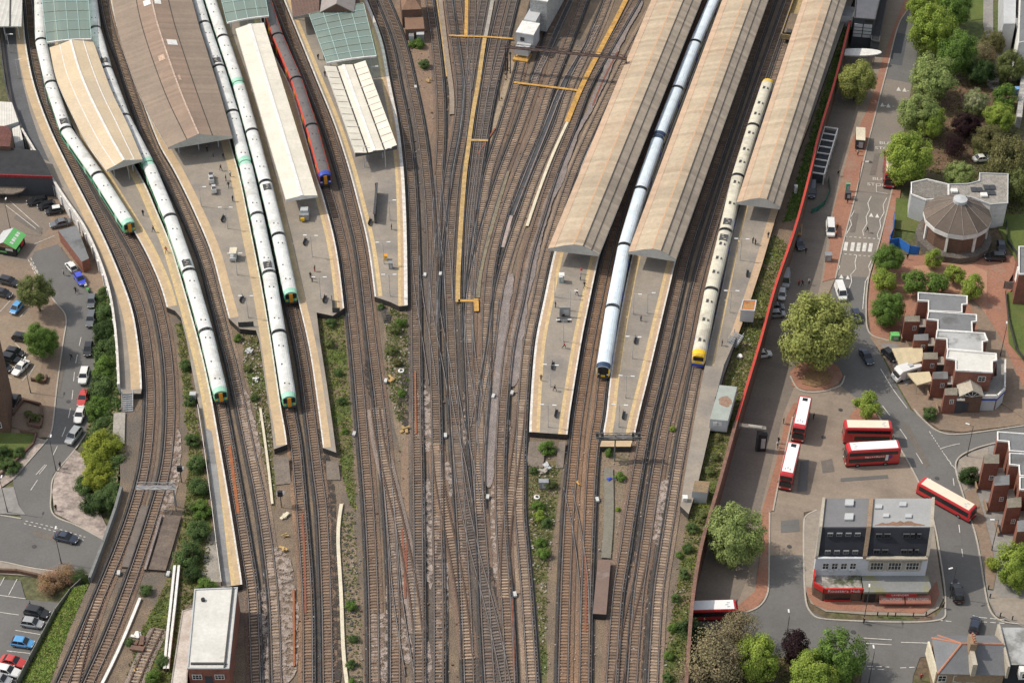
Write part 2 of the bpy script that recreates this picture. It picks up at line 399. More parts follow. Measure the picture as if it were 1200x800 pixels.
track([(497, -50), (503, 0), (510, 50), (515, 100), (516.5, 150), (514, 200), (511, 250), (508.5, 310), (507.5, 370)], 'track right of the brown hipped house that joins the line below it', 'brown', 'brown', 1)
track([(522, -40), (526, 0), (533, 50), (539, 100), (537, 140), (528, 190), (521, 230), (513, 290), (509, 340), (508, 380)], 'track right of the ochre cable trough, first of the pair that cross leftwards', 'brown', 'dark', 1)
T11 = [(532, -40), (536, 0), (542, 50), (548, 100), (544, 150), (535, 200), (530, 250), (526, 310), (526, 340), (529, 400), (531, 450), (534, 500), (537, 550), (540, 600), (546, 700), (550, 800), (552, 850)]
track(T11, 'track just left of the long yellow walkway, running to the photo bottom', 'dark', 'brown', -1)
track([(556, -40), (554, 0), (552.5, 40), (550.5, 80), (546, 120), (542, 160)], 'short track beneath the yellow walkway junction', 'brown', 'dark', 0)
T12 = [(602, -40), (590, 0), (578, 50), (569, 100), (562, 150), (556, 200), (551, 250), (549, 300), (548, 350), (549, 400), (551.5, 450), (554, 500), (558.7, 550), (562.5, 600), (567, 660), (568.5, 700), (571, 750), (574, 800), (576, 850)]
track(T12, 'track just right of the long yellow walkway, crossed by the diagonal switch', 'brown', 'dark', -1)
track([(574, -40), (567.5, 0), (560, 40), (553, 80), (549, 105)], 'short track left of the yellow walkway fork', 'dark', 'dark', 0)
track([(613, -40), (602, 0), (590, 50), (577.5, 100), (568, 150), (560, 200), (553, 250), (550, 300)], 'second track right of the walkway that merges into it', 'dark', 'dark', 1)
track([(641, -40), (628, 0), (618, 45), (604, 100), (589, 150), (573, 200), (564, 250), (555, 305), (550, 360)], 'track under the foot of the grey signal cabin', 'brown', 'tan', -1)
track([(668, -40), (656, 0), (641, 50), (625, 100), (608, 150), (589, 200), (573, 250), (560, 300), (551, 350), (549, 400)], 'track along the right side of the grey signal cabin', 'brown', 'tan', -1)
TA = [(696, -40), (684, 0), (665, 50), (645, 100), (629, 150), (608, 200), (590, 250), (577, 300), (571, 350), (569, 400), (568, 450), (564, 500), (561, 550), (562, 600)]
track(TA, 'rusty track between the two grey gravel cesses', 'brown', 'tan', 1)
TB = [(724, -40), (712, 0), (692, 50), (669, 100), (652, 150), (630, 200), (612, 250), (595, 300), (583, 350), (577, 400), (569, 455), (565, 500)]
track(TB, 'track left of the white and yellow walkway strip', 'tan', 'tan', -1)
T13 = [(766, -40), (745, 0), (716, 50), (688, 100), (669, 150), (649, 200), (633, 250), (618, 300), (608, 350), (597, 400), (591, 450), (587.5, 500), (585.6, 550), (586, 600), (588, 640), (593, 700), (598, 800), (600, 850)]
track(T13, 'track right of the white and yellow walkway strip, running to the photo bottom', 'brown', 'brown', 1)
T14 = [(792, -40), (771, 0), (743, 50), (718, 100), (694, 150), (672, 200), (655, 250), (640, 300), (629, 350), (618.5, 400), (613.5, 450), (610.5, 500), (609, 550), (608.5, 600), (612, 640), (617, 700), (623.5, 800), (625, 850)]
track(T14, 'pale track along the left edge of the widest sand roofed platform', 'tan', 'tan', 1)
U2 = [(856, -50), (838, 0), (815, 60), (794, 115), (772, 171), (751, 233), (733, 300), (718, 371), (706, 445), (701, 490), (697, 510), (693, 550), (690.4, 600), (686.5, 700), (684.6, 800), (684, 850)]
U1 = [(837, -50), (819, 0), (796, 60), (775, 115), (753, 171), (731, 233), (712, 300), (697, 371), (690.5, 405), (681, 465), (676, 500), (671.5, 550), (667, 600), (662.5, 700), (660, 800), (659, 850)]
track(U1, 'orange rusted track right of the widest sand roofed platform', 'rust', 'rust', -1)
track(U2, 'track under the long white train between two sand roofs', 'rust', 'rust', 1)
V1 = [(922, -50), (904, 0), (883, 60), (865, 115), (846, 171), (825, 233), (804, 297), (791, 350), (779.5, 400), (768, 450), (756, 500), (747, 550), (738.5, 600), (731, 650), (723, 700), (716, 800), (714, 850)]
V2 = [(943, -50), (925, 0), (904, 60), (885, 115), (866, 171), (846, 233), (826, 300), (813, 350), (803, 400), (791, 450), (779, 500), (770, 550), (762, 600), (755, 650), (748, 700), (740.6, 800), (738, 850)]
V3 = [(953, -50), (936, 0), (921, 48), (902, 105), (882, 160), (865, 219), (849, 282), (834, 352), (818, 424), (803, 500), (794, 550), (786, 600), (778, 650), (771, 700), (765, 800), (762, 850)]
track(V1, 'shaded track along the right edge of the middle sand roofed platform', 'brown', 'brown', 1)
track(V2, 'shaded track second right of the middle sand roofed platform', 'brown', 'brown', -1)
track(V3, 'track under the cream train with the yellow front', 'tan', 'tan', -1)
track([(533.5, 500), (536, 530), (540, 565), (546, 600), (557.5, 650), (571, 700), (583, 750), (593, 800), (601, 850)], 'diagonal crossover cutting down right across the dark switch blades', 'dark', 'dark', 0)
track([(611.5, 470), (609, 500), (602.5, 550), (596, 600), (592, 650), (592, 700)], 'short crossover left of the platform end scrub', 'brown', 'tan', 0, rusty=True)
track([(757, 635), (748, 680), (738, 722), (729, 770), (722, 815), (716, 860)], 'short crossover between the two tracks below the brown flat hut', 'brown', 'brown', 0, rusty=True)
track([(440, 478), (446, 520), (459, 575), (472, 630), (484, 690), (490, 740)], 'rusty disused crossover lying left of the pale dusty patch', 'grey', 'tan', 0, rusty=True)
track([(511, 520), (516, 570), (530, 640), (541, 700), (549, 770)], 'faint crossover left of the dark switch blades', 'brown', 'tan', 0, rusty=True)
track([(186, 736), (178, 752), (167, 775), (157, 800), (145, 830)], 'stub siding with a buffer stop among weeds at lower left', 'grey', 'tan', 0, rusty=True)
track([(559, 420), (560, 455), (563, 500), (561, 540)], 'short link between rails below the yellow walkway end', 'brown', 'brown', 0, rusty=True)
def crossing(px, label):
    pts = line(px, 0, 1.5); t = thing('crossover_rails', label, 'rails', tuple(pts[0]), 0, 'crossover rails of the fan')
    for o in (-.75, .75): MB().sweep(pts, [(o-.16, -.15), (o-.05, -.1), (o-.045, .012), (o+.045, .012), (o+.05, -.1), (o+.16, -.15)], closed=False, mis=[1, 1, 0, 1, 1]).build('rail', [M_rail, M_chair], t, world=True, fix=False)
crossing([(514, 205), (517, 250), (523, 300), (526, 350)], 'blade pair linking the tracks left of the long ochre walkway, upper')
crossing([(507, 330), (513, 375), (524, 430), (531, 475)], 'blade pair linking the tracks above the diagonal switch')
crossing([(561, 205), (556, 250), (552, 300), (549, 345)], 'blade pair right of the long ochre walkway')
crossing([(487, 300), (491, 345), (500, 400), (507, 450)], 'blade pair below the first two white point machines')
crossing([(549, 370), (553, 420), (561, 470), (564, 520)], 'blade pair below the orange dog leg walkway')
crossing([(580, 350), (574, 400), (565, 450), (556, 500)], 'blade pair left of the upper grey gravel cess')
crossing([(531, 450), (540, 500), (551, 545), (560, 600)], 'blade pair running into the dark switch from above')
crossing([(455, 570), (461, 640), (466, 700), (480, 790)], 'blade pair beside the rusty disused crossover')
crossing([(665, 570), (676, 620), (684, 680), (685, 730)], 'blade pair between the orange rusted tracks')
# ------------------------------------------------------------------ strips lying along the tracks
def strip(name, px, w, m, z=-.27, h=.04, kind='structure', step=3.0, **kw):
    pts = line(px, 0, step); LAYER[0] += 1; z += .0015*(LAYER[0] % 40)
    b = MB(); b.sweep(pts, [(-w/2, z-h), (-w/2, z), (w/2, z), (w/2, z-h)], closed=False)
    return b.build(name, m, kind=kind, **kw)
def blot(name, px, w, m, z):
    "an irregular tapering patch of other stone"
    pts = line(px, 0, .7); LAYER[0] += 1; z += .001*(LAYER[0] % 40); b = MB(); ns = normals(pts); n = len(pts); L_ = []; R_ = []
    wl, wr_ = .5, .5
    for i, (p, q) in enumerate(zip(pts, ns)):
        wl = max(.15, min(.75, wl+R.uniform(-.07, .07))); wr_ = max(.15, min(.75, wr_+R.uniform(-.07, .07))); e = min(1, (i+.4)/5, (n-i-.6)/5)**.6
        L_.append((p.x-q[0]*w*wl*e, p.y-q[1]*w*wl*e, z)); R_.append((p.x+q[0]*w*wr_*e, p.y+q[1]*w*wr_*e, z))
    for i in range(n-1): b.face([L_[i], R_[i], R_[i+1], L_[i+1]])
    return b.build(name, m, kind='structure', fix=False)
blot('gravel_path', [(752, 0), (726, 50), (699, 112), (679, 150), (660, 200), (640, 250), (625.5, 300), (615, 350), (606, 400), (601, 452)], 1.9, M_gravel2, z=-.14)
blot('gravel_path', [(600, 320), (595, 350), (589, 400), (584, 440), (578, 480), (573, 520), (573, 570)], 1.8, M_gravel2, z=-.16)
strip('gravel_path', [(577, 0), (573, 22), (569, 42)], .9, M_conc, z=-.1, h=.2)
for k in range(2):
    strip('gravel_path', [[(669, 0), (655, 30), (641, 62), (625, 94)], [(700, 28), (680, 65), (659, 100), (640, 148), (619, 200), (607, 230), (599, 252)]][k], 1.5, M_dgrey, z=-.2)
for k, px in enumerate([[(672, 0), (658, 30), (644, 62), (628, 94)], [(666, 0), (652, 30), (638, 62), (622, 94)], [(703, 28), (683, 65), (662, 100), (643, 148), (622, 200), (602, 252)], [(697, 28), (677, 65), (656, 100), (637, 148), (616, 200), (596, 252)]]):
    strip('trough_edge', px, .22, M_gravel2, z=-.05, h=.25)
strip('gravel_path', [(599, 252), (594, 270), (589, 289)], .8, M_gravel, z=-.14, h=.2)
strip('gravel_path', [(595, 200), (583, 240), (570, 287), (562, 320), (560, 348)], .9, mat('olive_gravel', (.22, .19, .13), (.16, .14, .1), fa=.4, fine=4), z=-.14, h=.2)
strip('gravel_path', [(516, 0), (521, 44), (527, 90), (530, 110), (529.5, 134)], 1.1, mat('dusty_trough', (.30, .24, .185), (.24, .19, .15), fa=.25), z=-.02, h=.3)
strip('trough_edge', [(512, 0), (518, 44), (523.5, 90)], .28, M_yel2, z=.02, h=.3)
strip('dusty_path', [(547, 600), (549, 650)], .1, M_gravel)
for px, w in [([(494, 448), (500, 475), (505, 505)], 1.6), ([(553, 430), (549, 470), (545, 520)], .9), ([(461, 640), (459, 700), (458, 760)], 1.2), ([(532, 610), (536, 660), (540, 720)], 1.2), ([(583, 560), (583, 620), (590, 690)], 1.0), ([(520, 640), (522, 700), (521, 780)], 1.1), ([(500, 480), (497, 515)], 2.2), ([(501, 560), (503, 600), (502, 640), (501, 680)], 1.0), ([(523, 540), (527, 560), (525, 585)], 1.3), ([(470, 600), (466, 640), (463, 690), (462, 720)], 1.4),
              ([(437, 712), (439, 760), (440, 800)], .95), ([(447, 712), (449, 760), (449, 800)], .8), ([(471, 722), (474, 750), (478, 776)], 1.1), ([(498, 740), (499, 770), (499, 800)], .8),
              ([(477, 640), (478, 690), (476, 720)], 1.2), ([(596, 490), (590, 520)], .9), ([(595, 318), (592, 335)], 1.2), ([(513, 600), (509, 640), (504, 690)], .9),
              ([(499, 455), (500, 490), (499, 530)], 1.2), ([(593, 383), (588, 420)], 1.3), ([(781, 560), (778, 600), (775, 640)], 1.6), ([(284, 455), (293, 500), (300, 540)], 1.3),
              ([(322, 640), (330, 700), (333, 760), (334, 800)], 2.4), ([(306, 690), (311, 740), (312, 800)], 1.2), ([(595, 254), (589, 289)], 1.1), ([(206, 500), (205, 545), (196, 590), (188, 630)], 1.2)]:
    blot('gravel_patch', px, w*1.9, M_dust, z=-.262)
for px, w in [([(514, 30), (520, 70), (521, 130)], 1.0), ([(536, 500), (548, 570), (556, 640)], 2.6), ([(560, 655), (572, 700), (580, 740)], 3.0), ([(430, 420), (440, 470)], 1.2), ([(473, 420), (474, 470), (477, 500)], 1.3),
              ([(374, 500), (384, 560), (391, 640), (395, 760), (396, 800)], .9), ([(337, 480), (345, 540), (349, 580)], 1.0), ([(752, 600), (746, 650), (741, 690)], 1.2), ([(757, 650), (752, 720), (746, 800)], 1.2)]:
    blot('oil_stain', px, w*1.5, M_oilp, z=-.268)
for px, w in [([(344, 690), (344.5, 740), (344.5, 780)], .32), ([(486.5, 435), (487, 470), (487.5, 508)], .26)]:
    strip('spare_rail', px, w, M_orange, z=.02, h=.25, kind='thing', label=('orange rusted spare rail lying left of the reddish tracks near the bottom' if w > .3 else 'orange rusted rail lying inside the track below the weedy platform tip'), cat='spare rail')
strip('stained_strip', [(269, 522), (274, 560), (279, 600)], .55, M_orange, z=-.1, h=.1)
for px in ([(354, 600), (357, 650), (358, 720)], [(471, 618), (474, 660), (475, 700)], [(478, 630), (474, 670), (480, 700)], [(686, 650), (687, 690), (686, 740)], [(724, 60), (706, 95), (694, 125)], [(704, 60), (690, 85)], [(600, 700), (602, 760), (603, 800)], [(580, 150), (560, 180)]):
    strip('rusty_strip', px, .35, mat('red_rust', (.24, .09, .055), (.19, .075, .05), fa=.3), z=-.11, h=.1)
# cream and white cable troughs
strip('cable_trough', [(400, 590), (397, 605), (395, 622), (397.5, 660), (400, 700), (401.5, 750), (403, 778), (407, 803)], .62, M_cream, z=-.02, h=.3, kind='thing', label='long cream cable trough snaking down the scrub strip left of centre', cat='cable trough')
strip('cable_trough', [(665, 143), (648, 180), (632, 222), (617.5, 265)], .62, M_cream, z=.02, h=.3, kind='thing', label='straight cream trough continuing below the end of the bright yellow walkway', cat='cable trough')
strip('concrete_kerb', [(164, 700), (150, 735), (134, 772), (118, 803)], .5, M_white, z=-.02, h=.3, kind='thing', label='white concrete kerb along the lower left tracks beside the weedy siding', cat='kerb')
strip('concrete_kerb', [(305, 478), (311, 520), (316, 560), (319, 590)], .45, M_cream, z=-.02, h=.3, kind='thing', label='pale kerb left of the narrow platform strip with rubble', cat='kerb')
for k, (px, lab) in enumerate([([(205, 664), (202, 690), (200, 715), (196, 745), (193, 785)], 'left one of the twin white cable ducts beside the white roofed signal box'), ([(210, 664), (207, 690), (205, 715), (201, 745), (197, 785)], 'right one of the twin white cable ducts beside the white roofed signal box')]):
    strip('cable_duct', px, .42, M_white, z=.45, h=.75, kind='thing', label=lab, cat='cable duct', group='twin white cable ducts')
strip('access_path', [(140, 483), (139, 500), (139, 520)], 2.2, M_conc, z=-.1, h=.3)
# ------------------------------------------------------------------ yellow walkways
def walkway(px, w, m, label, step=2.0, extra=()):
    t = thing('yellow_walkway', label, 'walkway', tuple(P(*px[0], 0)), 0, 'yellow grating walkways')
    for k, (q, ww) in enumerate([(px, w)]+list(extra)):
        pts = [P(x, y, 0) for x, y in q]
        pts = smooth_line(pts, step) if len(pts) > 2 else pts
        b = MB(); z = .1+.012*k; b.sweep(pts, [(-ww/2, z-.12), (-ww/2, z), (ww/2, z), (ww/2, z-.12)], closed=True)
        b.build('grating', m, t, world=True)
        ns = normals(pts)
        b = MB()
        for i in range(0, len(pts), 2):
            for s_ in (-1, 1): b.box((pts[i].x+ns[i][0]*ww*.42*s_, pts[i].y+ns[i][1]*ww*.42*s_, z-.25), (.12, .12, .3))
        b.build('legs', M_dgrey, t, world=True)['kind'] = 'stuff'
walkway([(568, 45), (564, 72), (560, 100), (555, 128), (551, 155), (548, 180), (545, 200), (541, 250), (538, 300), (536.7, 330), (536.5, 354)], .95, M_yel2, 'longest ochre walkway running down the middle of the fan of tracks', extra=[([(551, 164.5), (572, 165)], .7)])
walkway([(547, -20), (546.8, 10), (546, 42)], .85, M_yel, 'short straight yellow walkway at the top left of the fan', extra=[([(526, 42), (548, 43), (572, 43.5), (601, 46)], .6)])
walkway([(735, -3), (720, 27), (700, 65), (680, 105), (664.5, 143)], 1.15, M_yel, 'bright yellow walkway beside the widest sand roof', extra=[([(678, 106.5), (655, 103.5), (628, 100), (602, 97)], .7)])
walkway([(537, 352.5), (548, 352.5), (560, 352.5)], .72, M_yel, 'short orange dog leg walkway at the lower end of the fan', extra=[([(558, 350), (558.5, 358), (558.5, 365)], .95)])
# ------------------------------------------------------------------ white point machines
t0 = None; M_lt = mat('machine_grey_white', (.55, .55, .53), fa=.1)
PM = [(498, 322, 'between the first two tracks right of the weedy platform tip'), (516, 321, 'between the second and third tracks right of the weedy platform tip'), (578, 464, 'on gravel left of the orange stained sleepers'), (600, 460, 'left of the widest platform near its lower end'),
      (522, 510, 'above the diagonal crossover'), (571.5, 582, 'at the foot of the dark grey gravel cess'), (603.5, 696, 'beside the track right of the dark switch'), (415, 508, 'left of the double track below the grass strip'), (452, 446, 'below the white round drum among weeds'),
      (197, 672, 'between the two lower left tracks'), (487, 102, 'beside the scrub island below the brown house'), (139, 671, 'on the brick bridge deck between tracks'), (700, 585, 'below the scrub with the white drum')]
for i, (x, y, wh) in enumerate(PM):
    p = P(x, y, 0)
    if i == 0:
        t0 = thing('point_machine', 'white point machine '+wh, 'point machine', (p.x, p.y, -.3), 0, 'white point machines')
        MB().box((0, 0, .3), (.55, 1.05, .4)).build('cover', M_lt, t0); MB().box((0, 0, .04), (1.3, .5, .1)).build('base_plate', M_dgrey, t0)
        MB().cyl((.35, .2, .2), (1.2, .2, .2), .05).build('drive_rod', M_dgrey, t0)
    else: dup(t0, (p.x, p.y, -.3), R.uniform(-.2, .2), 'white point machine '+wh)
strip('bridge_deck', [(203, 604), (194, 636), (184, 668)], 3.0, mat('deck_boards', (.16, .125, .10), (.12, .095, .08), fa=.25, band=(.3, 1, .7, .12, 1)), z=.1, h=.5)
strip('bridge_deck', [(189, 604), (180, 636), (170, 668)], .4, M_gravel2, z=.25, h=.6)
strip('bridge_deck', [(170, 592), (158, 630), (146, 668)], 1.5, mat('deck_plates', (.17, .14, .12), (.13, .11, .095), fa=.2), z=-.05, h=.3)
# ================================================================== platforms
def proj(p):
    d = Vector(p)-Vector((0, 0, CAMH)); f = d.y*cp-d.z*sp; u = d.y*sp+d.z*cp
    return 600+FOC*d.x/f, 400-FOC*u/f
M_tar = mat('platform_tarmac', (.305, .265, .22), (.26, .228, .19), scale=.35, fine=2.5, fa=.1, big=((.215, .195, .175), .09, .5, .66), band=(.25, 1, 6.1, .05, 1))
M_tar2 = mat('dark_tarmac', (.12, .122, .13), (.095, .097, .1), scale=.15, fine=2, fa=.15)
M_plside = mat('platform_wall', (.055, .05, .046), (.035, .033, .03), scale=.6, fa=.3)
M_sand = mat('sand_slabs', (.52, .385, .235), (.43, .325, .21), scale=.5, fine=2, fa=.14)
M_pink = mat('pink_slabs', (.48, .34, .22), (.41, .30, .2), scale=.5, fine=2, fa=.16)
M_yband = mat('worn_yellow_band', (.58, .43, .225), (.48, .36, .2), scale=.8, fine=2, fa=.16)
M_cop = mat('white_coping', (.70, .67, .62), (.52, .49, .44), scale=.9, fine=2, fa=.15)
PZ = .95
def edge(ti, off, y0, y1, ext=True):
    out = []
    for p in offset(TR[ti], off, PZ):
        x, y = proj(p)
        if y0 <= y <= y1: out.append(p)
    return out
def cutpx(px): return [P(x, y, PZ) for x, y in px]
def platform(label, left, right, strips, end=()):
    poly = left+list(end)+right[::-1]
    t = thing('platform', label, 'platform', (poly[0].x, poly[0].y, 0), 0, 'station platforms')
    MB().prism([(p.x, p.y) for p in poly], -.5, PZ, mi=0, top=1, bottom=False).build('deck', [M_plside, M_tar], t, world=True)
    for k, (pts, spec) in enumerate(strips):
        for o0, o1, m, nm in spec:
            lo, hi = min(o0, o1), max(o0, o1); z = .006+.004*(len(nm) % 5)+.001*k
            MB().sweep(pts, [(lo, z-.02), (lo, z), (hi, z), (hi, z-.02)], closed=False).build(nm, m, t, world=True, fix=False)
    return t
def edgespec(s, sand=M_pink, wide=.8):   # s=+1: the platform lies on the right of the edge line
    return [(0, s*.3, M_cop, 'coping'), (s*.3, s*(.3+wide), sand, 'edge_slabs'), (s*(.3+wide), s*(.95+wide), M_yband, 'yellow_band')]
e = edge(0, -1.5, -45, 461)
platform('curved platform at the far left with an ochre strip and dark tarmac behind', [P(x, y, PZ) for x, y in LW], e, [(e, [(0, -.35, M_cop, 'coping'), (-.35, -2.1, M_sand, 'edge_slabs')])], end=cutpx([(143, 461), (165, 461)]))
back = line([(4, -20), (10, 40), (20, 90), (31, 130), (48, 170), (58, 190)], PZ, 3)
poly_sheet('tarmac_strip', [P(x, y, PZ) for x, y in [(-4, -20), (3, 40), (8, 80), (15, 120), (29, 155), (45, 183), (58, 190), (46, 163), (35, 130), (26, 95), (20, 60), (17, 20), (16, -20)]], M_tar2, PZ+.012)
l, r = edge(1, 1.5, -45, 362), edge(3, -1.5, -45, 688)
platform('platform under the cream canopy whose narrow tail runs down to the signal box', l, r, [(l, edgespec(1, M_sand, 1.2)), (r, [(0, -.3, M_cop, 'coping'), (-.3, -1.2, M_cop if 0 else M_sand, 'edge_slabs'), (-1.2, -1.9, M_yband, 'yellow_band')])],
         end=cutpx([(205, 364), (212, 372), (219, 400), (228, 450), (236, 490), (243, 540), (250, 600), (260, 688)]))
poly_sheet('grey_ramp', cutpx([(239, 500), (246, 552), (253, 604), (262, 684), (270, 684), (262, 610), (256, 560), (248, 505)]), mat('grey_slab', (.26, .26, .255), (.2, .2, .2), band=(0.05, 1, 3.2, .18, 1), fa=.1), PZ+.03)
l, r = edge(4, 1.5, -45, 377), edge(5, -1.5, -45, 526)
platform('platform under the big brown roof narrowing to a sandy tail', l, r, [(l, [(0, .3, M_cop, 'coping'), (.3, 2.0, M_sand, 'edge_slabs')]), (r, [(0, -.25, M_cop, 'coping'), (-.25, -2.0, M_sand, 'edge_slabs')])],
         end=cutpx([(281, 385), (300, 387), (304, 400), (311, 450), (317, 490), (321, 526)]))
l, r = edge(6, 1.5, -45, 530), edge(7, -1.5, -45, 366)
platform('platform under the long white roof with a narrow sandy tail beside the grass', l, r, [(l, [(0, .25, M_cop, 'coping'), (.25, 1.5, M_sand, 'edge_slabs')]), (r, edgespec(-1))],
         end=cutpx([(394, 530), (390, 500), (383, 450), (375, 400), (371, 366), (390, 370)]))
l, r = edge(8, 1.5, -45, 350), edge(9, -1.5, -45, 360)
platform('platform with the butterfly roof ending in weeds', l, r, [(l, [(0, .3, M_cop, 'coping'), (.3, .75, M_tar, 'edge_slabs'), (.75, 1.6, M_yband, 'yellow_band')]), (r, [(0, -.7, M_cop, 'coping'), (-.7, -1.3, M_pink, 'edge_slabs'), (-1.3, -1.9, M_yband, 'yellow_band')])],
         end=cutpx([(458, 354), (468, 359)]))
l, r = edge(23, 1.6, -45, 510), edge(24, -1.55, -45, 510)
platform('widest platform under the left sand coloured roof', l, r, [(l, [(0, .45, M_cop, 'coping'), (.45, 1.35, M_pink, 'edge_slabs'), (1.35, 2.0, M_yband, 'yellow_band')]), (r, edgespec(-1))])
l, r = edge(25, 1.5, -45, 513), edge(26, -1.5, -45, 513)
platform('platform under the middle sand coloured roof beside the long white train', l, r, [(l, edgespec(1)), (r, edgespec(-1))])
l, r = edge(28, 1.55, -45, 598), cutpx([(1020, -50), (1000, 0), (985, 40), (950, 140), (922, 215), (907, 262), (893, 310), (880, 350), (864, 395), (848, 440), (833, 500), (817, 570), (807, 602)])
platform('platform under the right sand coloured roof next to the red hoarding', l, r, [([p for p in l if proj(p)[1] < 430], [(0, .3, M_conc, 'coping'), (1.3, 1.7, M_yband, 'yellow_band')]), (r[3:9], [(0, -1.5, M_pink, 'edge_slabs')])])
# platform ramps at the ends
def ramp(px0, px1, label, m=M_conc):
    a, b = [P(x, y, .55) for x, y in px0], [P(x, y, -.25) for x, y in px1]
    t = MB()
    q = [a[0], a[1], b[1], b[0]]
    t.face(q); t.face([a[0], a[1], Vector((a[1].x, a[1].y, -.4)), Vector((a[0].x, a[0].y, -.4))])
    for u, v in ((a[0], b[0]), (a[1], b[1])): t.face([u, v, Vector((v.x, v.y, -.4)), Vector((u.x, u.y, -.4))])
    t.build('platform_ramp', m, label=label, cat='ramp')
ramp([(320, 535), (338, 535)], [(323, 568), (341, 566)], 'brown concrete ramp at the tip of the platform tail below the brown roof', mat('brown_concrete', (.20, .165, .135), fa=.2))
ramp([(382, 540), (396, 540)], [(383, 562), (399, 562)], 'brown concrete ramp at the tip of the tail beside the grass', mat('brown_concrete'  , (.20, .165, .135), fa=.2))
ramp([(620, 517), (640, 517)], [(617, 545), (636, 548)], 'left ramp behind the leafy bush at the widest platform end', mat('brown_concrete', (.20, .165, .135), fa=.2))
ramp([(655, 517), (663, 517)], [(651, 548), (660, 548)], 'right ramp beside the leafy bush at the widest platform end', mat('brown_concrete', (.20, .165, .135), fa=.2))
p4 = cutpx([(705, 516), (741, 516), (739, 523), (703, 523)])
t = thing('platform_stage', 'short yellow ended staging below the platform end gantry', 'staging', (p4[0].x, p4[0].y, 0))
MB().prism([(p.x, p.y) for p in p4], -.5, PZ, mi=0, top=1, bottom=False).build('deck', [M_plside, M_sand], t, world=True)
# parapet of the far left platform
wl = [P(x, y, PZ) for x, y in LW[5:]]
wl = smooth_line(wl, 2.5)
t = thing('viaduct_wall', 'white painted retaining wall with dark stains between the left car park and the platform', 'wall', (wl[0].x, wl[0].y, 0))
M_wallw = mat('stained_white_wall', (.62, .61, .58), (.50, .49, .47), scale=.5, fine=1.5, fa=.2, big=((.12, .12, .12), .28, .60, .66))
MB().sweep(wl, [(-.32, -4.2), (-.32, 1.1), (.0, 1.1), (.0, PZ-.02), (.02, -4.2)]).build('wall_face', M_wallw, t, world=True)
MB().sweep(wl, [(-.40, 1.1), (-.40, 1.22), (.06, 1.22), (.06, 1.1)]).build('coping', M_cop, t, world=True)
for i in range(1, len(wl)-1, 2):
    n = normals(wl)[i]; a = math.atan2(n[1], n[0])
    MB().box((wl[i].x-n[0]*.42, wl[i].y-n[1]*.42, -1.6), (.35, .5, 5.3), a).build('pier', M_white, t, world=True)
fl = smooth_line([P(x, y, PZ) for x, y in LW[:6]], 2.5)
t = thing('palisade_fence', 'thin brown fence behind the dark tarmac at the top left corner', 'fence', (fl[-1].x, fl[-1].y, 0))
MB().sweep(fl, [(-.3, -4), (-.3, 1.5), (-.1, 1.5), (-.1, -4)]).build('fence_panel', mat('tan_brick', (.30, .21, .14), (.24, .17, .12), fa=.2), t, world=True)
MB().sweep(fl, [(-.36, 1.5), (-.36, 1.62), (-.04, 1.62), (-.04, 1.5)]).build('coping', M_con, t, world=True)
